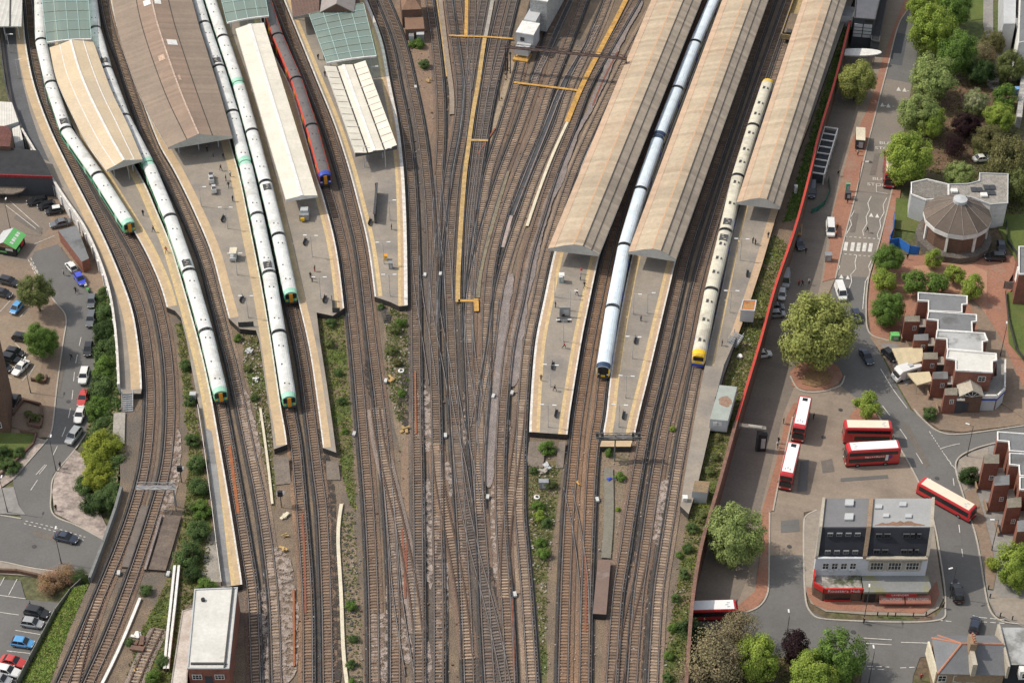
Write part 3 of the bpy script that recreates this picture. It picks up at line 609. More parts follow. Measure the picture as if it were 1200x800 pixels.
# ------------------------------------------------------------------ canopies
M_col = mat('canopy_column', (.46, .47, .48), (.38, .39, .4), fa=.1, rough=.5)
def canopy(label, Lpx, Rpx, ze, sec, mats, mis, lines=(), fascia=M_white, gable=None, colrows=(.25, .75), colstep=2, floor=PZ, back_gable=True, colstart=0, thick=.16):
    Lp, Rp = [P(x, y, ze) for x, y in Lpx], [P(x, y, ze) for x, y in Rpx]
    if len(Lp) > 2:
        n = 26
        def resamp(p):
            q = smooth_line(p, .5); d = [0]
            for a, b in zip(q, q[1:]): d.append(d[-1]+(b-a).length)
            out = []; j = 0
            for k in range(n+1):
                s = d[-1]*k/n
                while j < len(d)-2 and d[j+1] < s: j += 1
                tt = (s-d[j])/max(1e-6, d[j+1]-d[j]); out.append(q[j].lerp(q[j+1], tt))
            return out
        Lp, Rp = resamp(Lp), resamp(Rp)
    else:
        n = 14; Lp = [Lp[0].lerp(Lp[1], k/n) for k in range(n+1)]; Rp = [Rp[0].lerp(Rp[1], k/n) for k in range(n+1)]
    t = thing('platform_canopy', label, 'canopy', tuple((Lp[-1]+Rp[-1])/2*Vector((1, 1, 0)).length/Vector((1, 1, 0)).length) if 0 else ((Lp[-1].x+Rp[-1].x)/2, (Lp[-1].y+Rp[-1].y)/2, floor))
    def pt(i, tt, z): q = Lp[i].lerp(Rp[i], tt); return (q.x, q.y, z)
    b = MB()
    for i in range(n):
        for k in range(len(sec)-1):
            (t0, z0), (t1, z1) = sec[k], sec[k+1]
            b.face([pt(i, t0, z0), pt(i, t1, z1), pt(i+1, t1, z1), pt(i+1, t0, z0)], mis[k])
            b.face([pt(i, t0, z0-thick), pt(i+1, t0, z0-thick), pt(i+1, t1, z1-thick), pt(i, t1, z1-thick)], len(mats)-1)
    b.build('roof', mats, t, world=True, fix=False)
    for side in (0, -1):   # eaves
        b = MB(); tt, z = sec[side]; o = -.003 if side == 0 else 1.003
        for i in range(n):
            b.face([pt(i, o, z+.05), pt(i+1, o, z+.05), pt(i+1, o, z-.45), pt(i, o, z-.45)])
        b.build('eaves_fascia', fascia, t, world=True)
    for e_, i in ((0, n), (1, 0)):
        g = MB(); lo = min(z for _, z in sec)-.45
        i2 = i; pts = [pt(i2, tt, z+.06) for tt, z in sec]; base = [pt(i2, 1, lo), pt(i2, 0, lo)]
        sh = (Lp[n]-Lp[n-1]).normalized()*(.12 if e_ == 0 else -.12)
        pts = [(p[0]+sh.x, p[1]+sh.y, p[2]) for p in pts+base]
        g.face(pts); g.build('gable_panel', gable or fascia, t, world=True)
    for (tt, w, m, nm, dz) in lines:
        for k in range(len(sec)-1):
            if sec[k][0] <= tt <= sec[k+1][0]:
                f = (tt-sec[k][0])/(sec[k+1][0]-sec[k][0]); z = sec[k][1]+(sec[k+1][1]-sec[k][1])*f
        wd = (Lp[0]-Rp[0]).length
        b = MB(); b.sweep([Vector(pt(i, tt, z)) for i in range(n+1)], [(-w/2, dz-.02), (-w/2, dz+.06), (w/2, dz+.06), (w/2, dz-.02)])
        b.build(nm, m, t, world=True)
    for i in range(n-1 if n < 20 else n-1, colstart, -colstep):
        for cr in colrows:
            zz = min(z for _, z in sec)-.2
            q = pt(i, cr, 0); MB().cyl((q[0], q[1], floor), (q[0], q[1], zz+.5), .13, seg=8).build('column', M_col, t, world=True)
    return t, Lp, Rp, pt
d1 = (P(672, 285, 7)-P(782, 0, 7)).normalized()
M_rs = mat('sand_roof', (.43, .35, .255), (.38, .312, .228), scale=.08, fine=1.2, fa=.1, band=(d1.x, d1.y, 1.1, .13, 1), big=((.38, .29, .205), .09, .48, .62))
M_rp = mat('pink_roof_edge', (.47, .335, .235), (.42, .31, .22), scale=.1, fine=1.2, fa=.1, band=(d1.x, d1.y, 1.1, .08, 1))
M_rg = mat('weathered_shade_roof', (.36, .305, .24), (.32, .27, .215), scale=.08, fine=1.2, fa=.1, band=(d1.x, d1.y, 1.1, .16, 1))  # weathered greyer sheets, with some right-slope shading put in the colour
M_under = mat('roof_underside', (.10, .10, .10), (.08, .08, .08), fa=.1)
M_gut = mat('dark_gutter', (.06, .055, .05), fa=.2)
M_ora = mat('ridge_tiles', (.55, .33, .19), (.5, .34, .22), fa=.15)
M_gab = mat('pale_gable', (.50, .49, .45), (.43, .42, .39), fa=.1, scale=.3)
secF = [(0, 5.2), (.13, 5.65), (.32, 6.45), (.52, 7.0), (.69, 6.9), (.85, 6.05), (1, 5.2)]
def sandroof(label, L, Rr, **k):
    return canopy(label, L, Rr, 5.2, secF, [M_rs, M_rp, M_rg, M_under], [1, 0, 0, 0, 2, 2],
        lines=[(.5, .28, M_ora, 'ridge_strip', 0), (.69, .2, M_gut, 'gutter', .01), (.85, .16, M_gut, 'gutter', .01), (.13, .12, M_rp, 'seam', 0)], fascia=M_gab, gable=M_gab, **k)
sandroof('leftmost of the three long sand coloured station roofs, right of the bright yellow walkway', [(784, -50), (642, 291)], [(842, -50), (702, 298)])
sandroof('middle one of the three long sand coloured station roofs, overlapping the long white train', [(865, -50), (736, 295)], [(918, -50), (792, 304)])
sandroof('right one of the three long sand coloured station roofs, beside the red hoarding', [(957, -50), (863, 237)], [(1008, -50), (914, 243)])
M_cr = mat('cream_roof', (.60, .49, .335), (.53, .43, .30), scale=.15, fine=2, fa=.08, big=((.5, .42, .32), .06, .5, .7))
canopy('cream gabled canopy curving along the far left pair of trains', [(58, 56), (66, 92), (85, 135), (105, 172), (125, 199)], [(109, 48), (119, 76), (132, 110), (150, 147), (167, 187)], 5.0,
       [(0, 5.0), (.24, 5.45), (.5, 6.2), (.78, 5.5), (1, 5.0)], [M_cr, M_under], [0]*4, lines=[(.24, .2, M_white, 'seam', 0), (.5, .5, M_white, 'ridge_strip', 0), (.78, .2, M_white, 'seam', 0)], gable=M_gab, colstep=5)
d2 = (P(230, 153, 6)-P(190, 40, 6)).normalized()
M_br = mat('brown_roof', (.275, .215, .165), (.24, .19, .148), scale=.15, fine=1.5, fa=.08, band=(d2.x, d2.y, .9, .07, 1))
M_br2 = mat('brown_roof_red', (.29, .21, .158), (.255, .19, .145), scale=.15, fine=1.5, fa=.08, band=(d2.x, d2.y, .9, .09, 1))
t, Lp, Rp, pt = canopy('huge brown corrugated roof with white skylights at upper left', [(129, -40), (132, 0), (137, 32), (150, 75), (170, 125), (197, 173)], [(211, -50), (225, 0), (233, 30), (240, 52), (257, 107), (272, 160)], 5.2,
       [(0, 5.2), (.3, 6.5), (.49, 7.35), (.7, 6.35), (1, 5.2)], [M_br, M_br2, M_under], [0, 1, 1, 0], lines=[(.3, .16, M_gut, 'gutter', 0), (.49, .35, mat('pale_ridge', (.52, .40, .32)), 'ridge_strip', 0), (.7, .16, M_gut, 'gutter', 0)], fascia=M_gab, gable=M_gab, colrows=(.2, .5, .8), colstep=4)
for i, a, bb in ((7, .38, .47), (7, .52, .6), (13, .54, .66), (15, .37, .45), (18, .53, .56)):
    z = lambda tt: 6.5+(7.35-6.5)*(tt-.3)/.19 if tt < .49 else 7.35-(1.0)*(tt-.49)/.21
    q = [Vector(pt(i, a, z(a)+.09)), Vector(pt(i, bb, z(bb)+.09)), Vector(pt(i+1, bb, z(bb)+.09)), Vector(pt(i+1, a, z(a)+.09))]
    mid = (q[0]+q[3])/2; q[3] = q[0].lerp(q[3], .75); q[2] = q[1].lerp(q[2], .75)
    b = MB(); b.face(q)
    for u in range(4): v = (u+1) % 4; b.face([q[u], q[v], q[v]-Vector((0, 0, .12)), q[u]-Vector((0, 0, .12))])
    b.build('skylight', M_white if i in (7, 13) else mat('pinkish_patch', (.5, .36, .27)), t, world=True)
M_wr = mat('white_roof', (.70, .66, .56), (.63, .59, .50), scale=.3, fine=2, fa=.07, band=(d2.x, d2.y, 1.4, .035, 1))
canopy('long white roof between the green fronted trains and the red train', [(276, 34), (335, 234)], [(309, 27), (372, 229)], 5.0, [(0, 5.0), (.5, 5.5), (1, 5.0)], [M_wr, M_under], [0, 0],
       lines=[(.5, .75, M_white, 'ridge_strip', .02)], gable=M_white, colrows=(.3, .7), colstep=3)
t, Lp, Rp, pt = canopy('white butterfly roof with two dark gutters right of the red train', [(380, 77), (416, 179)], [(428, 71), (465, 170)], 5.6, [(0, 5.6), (.3, 4.95), (.5, 5.15), (.7, 4.95), (1, 5.6)], [M_wr, M_under], [0]*4,
       lines=[(.3, .3, M_gut, 'gutter', .02), (.7, .3, M_gut, 'gutter', .02), (.46, .7, M_white, 'ridge_strip', .08)], gable=M_under, colrows=(.3, .7), colstep=3)
for i in range(1, 14):
    for a, bb in ((.02, .27), (.73, .98)):
        za, zb = (5.6, 5.0) if a < .5 else (5.0, 5.6)
        MB().cyl(pt(i, a, za+.05), pt(i, bb, zb+.05), .05, seg=4).build('roof_rib', M_wr if i % 2 else M_conc, t, world=True)
# green glazed canopies
M_gl = bpy.data.materials.new('green_glazing'); M_gl.use_nodes = True
_n = M_gl.node_tree; _b = _n.nodes['Principled BSDF']; _b.inputs['Base Color'].default_value = (.235, .30, .265, 1); _b.inputs['Roughness'].default_value = .25
_t = _n.nodes.new('ShaderNodeBsdfTransparent'); _t.inputs[0].default_value = (.55, .8, .75, 1); _m = _n.nodes.new('ShaderNodeMixShader'); _m.inputs[0].default_value = .28
_n.links.new(_b.outputs[0], _m.inputs[1]); _n.links.new(_t.outputs[0], _m.inputs[2]); _n.links.new(_m.outputs[0], _n.nodes['Material Output'].inputs[0])
M_bar = mat('glazing_bar', (.42, .58, .55), (.36, .5, .47), fa=.1)
M_bar2 = mat('glazing_bar_brown', (.30, .33, .27), fa=.1)
def glass_canopy(label, px, z, nx, ny, edge_m=M_white):
    q = [P(x, y, z) for x, y in px]   # top-left, top-right, bottom-right, bottom-left
    t = thing('glass_canopy', label, 'canopy', (q[3].x, q[3].y, PZ), 0, 'green glass canopies')
    def at(u, v, dz=0): p = q[0].lerp(q[1], u).lerp(q[3].lerp(q[2], u), v); return Vector((p.x, p.y, z+dz+.25*math.sin(math.pi*u)))
    b = MB()
    for i in range(nx):
        for j in range(ny): b.face([at(i/nx, j/ny), at(i/nx, (j+1)/ny), at((i+1)/nx, (j+1)/ny), at((i+1)/nx, j/ny)])
    b.build('glazing', M_gl, t, world=True)
    for j in range(ny+1):
        b = MB(); b.sweep([at(i/6, j/ny, .04) for i in range(7)], [(-.07, 0), (-.07, .08), (.07, .08), (.07, 0)]); b.build('glazing_bar', M_bar if j % 2 else M_bar2, t, world=True)
    for i in range(nx+1):
        b = MB(); b.sweep([at(i/nx, 0, .03), at(i/nx, 1, .03)], [(-.05, 0), (-.05, .07), (.05, .07), (.05, 0)]); b.build('glazing_bar', M_bar, t, world=True)
    b = MB(); b.sweep([at(i/6, 1, .05) for i in range(7)], [(-.2, -.3), (-.2, .1), (.1, .1), (.1, -.3)]); b.build('eaves_fascia', edge_m, t, world=True)
    for u in (.1, .5, .9):
        for v in (.08, .92): c = at(u, v); MB().cyl((c.x, c.y, PZ), (c.x, c.y, z), .14).build('column', M_col, t, world=True)
glass_canopy('green glass canopy at the top left between two curving trains', [(46, -30), (101, -30), (107, 46), (55, 50)], 5.6, 4, 7)
glass_canopy('green glass canopy above the long white roof', [(252, -30), (306, -30), (315, 19), (266, 27)], 5.6, 4, 5)
glass_canopy('green glass canopy above the butterfly roof beside the gabled house', [(362, 17), (426, 4), (441, 66), (383, 74)], 5.6, 4, 8)
# ================================================================== trains
M_trw = mat('train_roof_white', (.68, .69, .665), (.58, .59, .57), scale=.5, fine=1.5, fa=.1, rough=.6, big=((.47, .47, .44), .22, .54, .68))
M_trb = mat('train_roof_bluish', (.66, .74, .80), (.58, .66, .72), scale=.5, fine=1.5, fa=.07, rough=.5, big=((.5, .55, .58), .2, .56, .7))
M_trc = mat('train_roof_cream', (.60, .57, .46), (.52, .49, .40), scale=.4, fine=1.5, fa=.1, rough=.6, big=((.42, .39, .32), .2, .52, .66))
M_trg = mat('train_roof_grey', (.15, .135, .135), (.12, .11, .11), scale=.4, fine=1.5, fa=.12, rough=.6)
M_trbr = mat('train_roof_grimy', (.30, .26, .20), (.24, .205, .16), scale=.5, fine=1.5, fa=.15, rough=.7)
M_green = mat('green_paint', (.12, .42, .26), (.10, .36, .22), fa=.08, rough=.4)
M_pgreen = mat('pale_green_paint', (.36, .66, .50), (.3, .56, .43), fa=.08, rough=.4)
M_red = mat('red_paint', (.52, .035, .03), (.45, .03, .028), fa=.08, rough=.4)
M_redc = mat('cantrail_red', (.62, .10, .07), (.55, .08, .06), fa=.08, rough=.5)
M_blue = mat('blue_paint', (.05, .09, .45), (.04, .075, .38), fa=.08, rough=.4)
M_navy = mat('navy_paint', (.035, .06, .12), (.03, .05, .1), fa=.08, rough=.4)
M_yell = mat('yellow_paint', (.80, .50, .03), (.74, .46, .03), fa=.05, rough=.4)
M_ordoor = mat('orange_door', (.70, .30, .03), (.62, .26, .03), fa=.08, rough=.45)
M_glass = mat('dark_glass', (.012, .014, .017), (.02, .022, .025), fa=0, rough=.12, spec=.6)
M_body_w = mat('train_side_white', (.62, .64, .62), fa=.06, rough=.4)
def STY(roof, body, cab, band, rim, win, door, skirt): return dict(roof=roof, body=body, cab=cab, band=band, rim=rim, win=win, door=door, skirt=skirt)
STYLES = {
 'green': STY(M_trw, M_green, M_green, M_glass, M_pgreen, M_glass, M_ordoor, M_dgrey),
 'red':   STY(M_trg, M_red, M_blue, M_glass, M_blue, M_glass, M_ordoor, M_dgrey),
 'blue':  STY(M_trb, M_body_w, M_black, M_glass, M_navy, M_glass, M_black, M_dgrey),
 'cream': STY(M_trc, M_body_w, M_yell, M_glass, M_yell, M_glass, None, M_blue)}
SECT = [(-1.34, .95), (-1.40, 1.3), (-1.40, 2.65), (-1.36, 2.86)]
ROOF = [(-1.385, 2.84), (-1.30, 3.10), (-1.10, 3.36), (-.75, 3.58), (-.35, 3.69), (0, 3.72), (.35, 3.69), (.75, 3.58), (1.10, 3.36), (1.30, 3.10), (1.385, 2.84)]
def coach(train, A, B, cabA, cabB, st, seed=0, roofm=None, well=None, label=None):
    rr = random.Random(seed)
    d = B-A; L = d.length-.55; mid = (A+B)/2; rz = math.atan2(d.y, d.x)
    M = XF[train.name].inverted() @ Matrix.Translation((mid.x, mid.y, 0)) @ Matrix.Rotation(rz, 4, 'Z')
    S = STYLES[st]; h = L/2
    def bld(mb, nm, m, par, **k):
        mb.v = [tuple(M @ Vector(v)) for v in mb.v]
        o = mb.build(nm, m, par, **k); return o
    full = SECT+[(-y, z) for y, z in SECT[::-1]]
    st_ = [(-h, 1, 1), (h, 1, 1)]
    xs = []
    if cabA: xs += [(-h-.1, .86, .90), (-h+.25, .93, .96), (-h+1.2, 1, 1)]
    else: xs += [(-h, 1, 1)]
    if cabB: xs += [(h-1.2, 1, 1), (h-.25, .93, .96), (h+.1, .86, .90)]
    else: xs += [(h, 1, 1)]
    b = MB(); b.loft([[(x, y*w, z if z < 2 else 2.86+(z-2.86)) for y, z in full] for x, w, hh in xs])
    body = bld(b, 'coach', S['body'], train, label=label)
    KIDS.setdefault(body.name, [])
    # roof
    rx = [(x, w, hh) for x, w, hh in xs]
    b = MB(); b.loft([[(x+(.02 if abs(x) > h-.3 and False else 0), y*w, 2.84+(z-2.84)*(hh if hh > .99 else hh*.86)) for y, z in ROOF] for x, w, hh in rx], closed=True)
    bld(b, 'roof', roofm or S['roof'], body, smooth=False)
    # glazing along the sides, doors
    for s in (-1, 1):
        b = MB(); b.box((0, s*1.402, 2.22), (L-(1.6 if cabA or cabB else .9), .02, .72)); bld(b, 'side_glazing', S['band'], body)
        for fx in (-.27, .27):
            b = MB(); b.box((fx*L, s*1.408, 1.95), (1.35, .03, 1.9)); bld(b, 'door', S['door'] if st == 'x' else (M_pgreen if st == 'green' else M_yell if st == 'red' else M_blue), body)
    b = MB(); b.box((0, 0, .62), (L-2.2, 2.3, .6)); bld(b, 'underframe', M_black if st != 'cream' else M_dgrey, body)
    for fx in (-.36, .36):
        b = MB(); b.box((fx*L, 0, .55), (2.9, 2.2, .45))
        for wx in (-1.1, 1.1):
            for s in (-1, 1): b.cyl((fx*L+wx, s*.68, .46), (fx*L+wx, s*.82, .46), .44, seg=10)
        bld(b, 'bogie', M_black, body)
    if st == 'red':
        for s_ in (-1, 1):
            b = MB(); b.loft([[(x, s_*1.40, 2.8), (x, s_*1.33, 3.12), (x, s_*1.18, 3.34), (x, s_*1.1, 3.41), (x, s_*1.1, 3.2)] for x in (-h+.3, h-(1.1 if cabB else .3))]); bld(b, 'cantrail', M_redc, body)
    # roof ventilators
    nv = 3 if st != 'blue' else 2
    for k in range(nv):
        x = (-.5+(k+.5)/nv+rr.uniform(-.08, .08))*L*.9
        b = MB()
        if st == 'cream': b.box((x, -.35, 3.74), (.95, .5, .1)); b.box((x+.1, .5, 3.70), (.6, .3, .12))
        elif st == 'blue': b.box((x, .1, 3.70), (1.5, .5, .06))
        else:
            b.box((x, -.4, 3.71), (.34, .26, .09))
            if k != 1: b.box((x+.25, .42, 3.71), (.28, .22, .09))
        bld(b, 'roof_vent', M_trb if st == 'blue' else M_dgrey, body)
    if well is not None:
        b = MB(); b.box((well*L, 0, 3.66), (2.1, 1.7, .16)); bld(b, 'equipment_well', M_dgrey, body)
        b = MB()
        for k in range(3): b.box((well*L-.6+k*.6, rr.uniform(-.4, .4), 3.76), (.3, .5, .12))
        bld(b, 'roof_equipment', M_conc, body)
    for end, cab in ((-1, cabA), (1, cabB)):
        x = end*h
        if not cab:
            if end > 0:
                b = MB(); b.box((x+.27, 0, 2.15), (.56, 1.5, 2.5)); bld(b, 'gangway', M_black, body)
            b = MB(); b.loft([[(x-end*q, y*1.006, 2.84+(z-2.84)*1.012) for y, z in ROOF] for q in (.0, .22)]); bld(b, 'end_rib', M_dgrey, body)
            continue
        # cab front: rim, windscreens, door, lights, skirt
        e = end; xf = x+e*.1
        b = MB(); b.loft([[(x-e*q, y*(w+.012), 2.84+(z-2.84)*hh) for y, z in ROOF] for q, w, hh in ((-.08, .86, .80), (.25, .93, .86), (1.05, .995, 1.02))]); bld(b, 'cab_roof_rim', S['rim'], body)
        if st in ('green', 'red', 'blue'):
            cabm = S['cab']
            b = MB(); b.loft([[(xf-e*.01, y*.87, z) for y, z in ((-1.36, 1.0), (-1.38, 2.7), (-1.1, 3.15), (-.5, 3.36), (0, 3.4), (.5, 3.36), (1.1, 3.15), (1.38, 2.7), (1.36, 1.0))], [(xf+e*.04, y*.86, z) for y, z in ((-1.36, 1.0), (-1.38, 2.7), (-1.1, 3.15), (-.5, 3.36), (0, 3.4), (.5, 3.36), (1.1, 3.15), (1.38, 2.7), (1.36, 1.0))]]); bld(b, 'cab_front', cabm, body)
            for s in (-1, 1):
                b = MB(); b.box((xf+e*.06, s*.76, 2.45), (.06, .72, 1.15)); bld(b, 'windscreen', M_glass, body)
                b = MB(); b.box((xf+e*.07, s*.92, 1.5), (.07, .42, .26)); bld(b, 'headlight', M_white if st != 'green' else M_yell, body)
            if st == 'blue':
                for s in (-1, 1):
                    b = MB(); b.box((xf+e*.065, s*1.12, 2.0), (.08, .2, 1.9)); bld(b, 'corner_panel', M_yell, body)
                b = MB(); b.box((xf+e*.10, 0, 2.1), (.16, .72, 2.1)); bld(b, 'gangway_door', M_black, body)
                b = MB(); b.box((xf+e*.12, 0, 1.2), (.14, .8, .45)); bld(b, 'coupler', M_yell, body)
            else:
                b = MB(); b.box((xf+e*.12, 0, 2.05), (.22, .72, 2.15)); bld(b, 'gangway_door', S['door'], body)
            b = MB(); b.box((xf+e*.05, 0, .78), (.22, 2.2, .5)); bld(b, 'coupler', M_dgrey, body)
        else:
            fr = [(-1.36, .95), (-1.40, 2.7), (-1.2, 3.2), (-.6, 3.55), (.6, 3.55), (1.2, 3.2), (1.40, 2.7), (1.36, .95)]
            b = MB(); b.loft([[(xf-e*.02, y*.88, z*.97) for y, z in fr], [(xf+e*.22, y*.83, .95+(z-.95)*.86) for y, z in fr]]); bld(b, 'cab_front', M_yell, body)
            b = MB(); b.box((xf+e*.24, 0, 2.32), (.08, 1.95, .95)); bld(b, 'windscreen', M_glass, body)
            b = MB(); b.box((xf+e*.12, 0, .72), (.4, 2.25, .62)); bld(b, 'skirt', M_blue, body)
            for s in (-1, 1):
                b = MB(); b.box((xf+e*.25, s*.85, 1.5), (.06, .4, .2)); bld(b, 'headlight', M_white, body)
def train(label, st, joints, roofms=None, wells={}, group=None):
    """joints: roof-level pixels (x, y, kind) from the far end to the near end; kind 'c' is a pair of cabs or an end cab"""
    W = [P(j[0], j[1], 3.7) for j in joints]; W = [Vector((p.x, p.y, 0)) for p in W]
    t = thing('passenger_train', label, 'train', tuple(W[-1]), 0, group)
    for i in range(len(W)-1):
        kA, kB = (joints[i][2] if len(joints[i]) > 2 else ''), (joints[i+1][2] if len(joints[i+1]) > 2 else '')
        coach(t, W[i], W[i+1], kA == 'c', kB == 'c', st, seed=i*7+len(label), roofm=(roofms or {}).get(i), well=wells.get(i))
    return t
g = 'green fronted suburban trains'
train('leftmost green fronted train curving past the cream canopy', 'green', [(46, -58), (46, -6), (47.5, 45), (59, 95), (77, 149), (114, 202), (151, 260, 'c')], wells={3: .38}, group=g)
train('long green fronted train on the right side of the cream canopy, stopping lower down', 'green', [(101, -76), (104, -24), (111, 31), (124, 78), (145, 134), (173, 188, 'c'), (199, 251), (221, 315), (241, 385), (258, 458, 'c')], wells={2: .36, 6: .40}, group=g)
train('longest green fronted train, pressed against the brown roof and reaching lowest', 'green', [(213, -75), (224, -25), (239, 25), (256, 76), (272, 129), (287, 187, 'c'), (301, 249), (315, 317), (326.5, 387), (338.5, 464, 'c')], wells={2: .40, 6: .41}, group=g)
train('shorter green fronted train left of the long white roof', 'green', [(230, -56), (245, -8), (261, 41), (279, 94, 'c'), (295, 151), (311, 211), (326, 273), (340.5, 342, 'c')], wells={5: -.38}, group=g)
train('red train with a dark grey roof and a blue nose', 'red', [(290, -56), (309, -9), (325, 39), (347, 90), (365, 145), (381, 204, 'c')])
train('long white roofed train with a black and yellow nose between the sand coloured roofs', 'blue', [(860, -59), (838, -6), (815, 47), (794, 101), (772, 157, 'c'), (751, 219), (732, 285), (718, 357), (707, 429, 'c')])
train('cream roofed train with a yellow front and blue skirt', 'cream', [(901, 91, 'c'), (883, 145), (865, 204), (850.5, 268), (834, 337), (819, 414, 'c')], wells={2: .38, 3: -.36})
# engineering wagon in the top right shade
A, B = P(938, -6, 1.6), P(921, 44, 1.6)
t = thing('hopper_wagon', 'yellowed open wagon standing on the shaded track near the top', 'wagon', (B.x, B.y, 0))
d = B-A; rz = math.atan2(d.y, d.x); mid = (A+B)/2
t.location = (mid.x, mid.y, 0); t.rotation_euler = (0, 0, rz); L = d.length
b = MB()
for s in (-1, 1): b.box((0, s*1.2, 1.7), (L, .15, 1.3)); b.box((s*(L/2-.1), 0, 1.7), (.15, 2.4, 1.3))
b.box((0, 0, 1.1), (L, 2.4, .15)); b.build('wagon_body', mat('wagon_yellow', (.40, .29, .12), (.3, .24, .15), scale=1, fa=.3), t)
MB().box((L*.2, 0, 1.6), (L*.45, 2.1, .7)).build('load', M_ball, t); MB().box((L*.42, .4, 2.0), (1.6, 1.2, 1.2)).build('engine_box', M_dgrey, t)
for fx in (-.35, .35): MB().box((fx*L, 0, .6), (2.6, 2.1, .6)).build('bogie', M_black, t)
# ================================================================== streets and open ground
M_asp = mat('asphalt', (.150, .147, .142), (.135, .131, .126), scale=.15, fine=2.5, fa=.08, big=((.12, .117, .113), .05, .5, .66))
M_aspd = mat('fresh_asphalt', (.085, .09, .10), (.075, .08, .088), scale=.2, fa=.08)
M_aspt = mat('tan_asphalt', (.225, .195, .165), (.20, .175, .15), scale=.12, fine=2, fa=.08, big=((.175, .16, .14), .06, .5, .66))
M_plaza = mat('plaza_brick', (.275, .222, .175), (.245, .2, .158), scale=.1, fine=2.5, fa=.1, band=(.3, 1, .9, .04, 1), big=((.19, .155, .125), .045, .52, .66))
M_redp = mat('red_pavers', (.33, .165, .11), (.285, .145, .1), scale=.3, fine=2.5, fa=.16, big=((.30, .19, .14), .15, .56, .66))
M_orp = mat('orange_pavers', (.40, .225, .15), (.36, .2, .135), scale=.2, fine=2.5, fa=.12, big=((.34, .17, .115), .06, .5, .55))
M_pave = mat('paving_slabs', (.30, .26, .215), (.26, .225, .19), scale=.3, fine=1.5, fa=.12)
M_paveb = mat('brown_paving', (.25, .185, .135), (.21, .16, .12), scale=.2, fine=2, fa=.14)
M_pave_g = mat('grey_paving', (.26, .25, .235), (.22, .21, .2), scale=.3, fine=1.5, fa=.12)
M_mott = mat('mottled_setts', (.42, .35, .31), (.24, .2, .18), scale=.55, fine=1.6, fa=.25)
M_kerb = mat('kerb_stone', (.42, .385, .33), (.36, .33, .29), scale=.5, fa=.12)
M_line = mat('road_paint', (.66, .64, .59), (.5, .48, .44), scale=1.2, fa=.15)
M_grass = mat('mown_grass', (.105, .135, .035), (.085, .115, .03), scale=.2, fine=3, fa=.2, big=((.13, .13, .05), .06, .52, .65))
M_soil = mat('bark_soil', (.17, .105, .07), (.13, .085, .06), scale=.2, fine=2, fa=.25)
street('plaza', [(1003, 0), (955, 195), (900, 380), (850, 560), (806, 730), (868, 719), (888, 711), (899, 696), (903, 660), (942, 660), (942, 600), (957, 597), (1092, 600), (1075, 561), (1058, 530), (1029, 486), (985, 452), (950, 432), (945, 400), (979, 326), (990, 277), (1004, 223), (1019, 160), (1040, 79), (1054, 27), (1073, 0)], M_plaza)
street('lane', [(1003, 0), (955, 195), (900, 380), (850, 560), (806, 730), (860, 716), (875, 680), (888, 610), (904, 545), (918, 485), (936, 440), (950, 380), (962, 330), (968, 290), (980, 210), (1005, 120), (1030, 30), (1040, 0)], mat('lane_paving', (.20, .17, .142), (.175, .15, .128), scale=.15, fine=2, fa=.1, band=(.25, 1, 1.6, .06, 1)))
road = [(1085, -60), (1073, 0), (1054, 27), (1040, 79), (1019, 160), (1004, 223), (990, 277), (979, 326), (968, 362), (950, 410), (955, 440), (985, 452), (1029, 486), (1058, 530), (1075, 561), (1092, 600), (1099, 640), (1108, 708), (1092, 727), (971, 725), (950, 716), (944, 700), (942, 650), (902, 650), (899, 696), (888, 711), (868, 719), (806, 726), (760, 740), (790, 770), (860, 764), (930, 770), (975, 776), (1010, 788), (1003, 840), (1065, 840), (1070, 792), (1078, 770), (1100, 766), (1215, 772), (1215, 731), (1182, 729), (1167, 723), (1157, 704), (1145, 633), (1129, 580), (1120, 549), (1123, 536), (1138, 527), (1160, 520), (1215, 508), (1215, 496), (1127, 508), (1100, 505), (1083, 492), (1067, 480), (1050, 450), (1035, 420), (1022, 398), (1017, 380), (1015, 362), (1018, 325), (1030, 285), (1046, 220), (1060, 150), (1075, 62), (1090, 0), (1100, -60)]
street('road', road, M_asp)
street('road', [(1038, 92), (1019, 160), (1004, 223), (990, 277), (979, 323), (1018, 325), (1030, 285), (1046, 220), (1060, 150), (1069, 98)], M_aspt)
street('road_patch', [(1049, 38), (1064, 41), (1057, 77), (1042, 75)], M_aspd)
street('road_patch', [(903, 640), (942, 640), (942, 600), (905, 600)], M_plaza)
street('pavement', [(1068, -20), (1050, 25), (1034, 70), (1025, 100), (1016, 130), (998, 165), (985, 215), (977, 245), (971, 293), (964, 330), (979, 326), (990, 277), (1004, 223), (1019, 160), (1040, 79), (1054, 27), (1073, 0), (1076, -20)], M_redp, raise_=.1)
street('pavement', [(930, 472), (921, 490), (910, 540), (897, 585), (893, 598), (891, 650), (885, 692), (862, 712), (864, 719), (886, 712), (899, 696), (901, 675), (902, 600), (906, 597), (911, 572), (922, 520), (929, 488), (936, 472)], M_redp, raise_=.1)
street('pavement', [(928, 452), (926, 435), (938, 424), (960, 420), (982, 428), (988, 440), (982, 450), (965, 457), (945, 457)], M_redp, raise_=.1)
street('planting_bed', [(940, 449), (941, 438), (951, 432), (968, 433), (976, 441), (970, 450), (955, 453)], mat('bark_mulch', (.30, .18, .09), (.22, .14, .08), fa=.3, fine=3), raise_=.25)
street('pavement', [(995, 488), (1003, 478), (1019, 474), (1029, 486), (1038, 499), (1020, 497), (1004, 495)], M_redp)
street('pavement', [(957, 597), (946, 603), (942, 612), (943, 660), (944, 690), (950, 706), (968, 716), (1020, 720), (1085, 721), (1100, 712), (1106, 700), (1100, 660), (1096, 630), (1093, 600)], M_pave, raise_=.1)
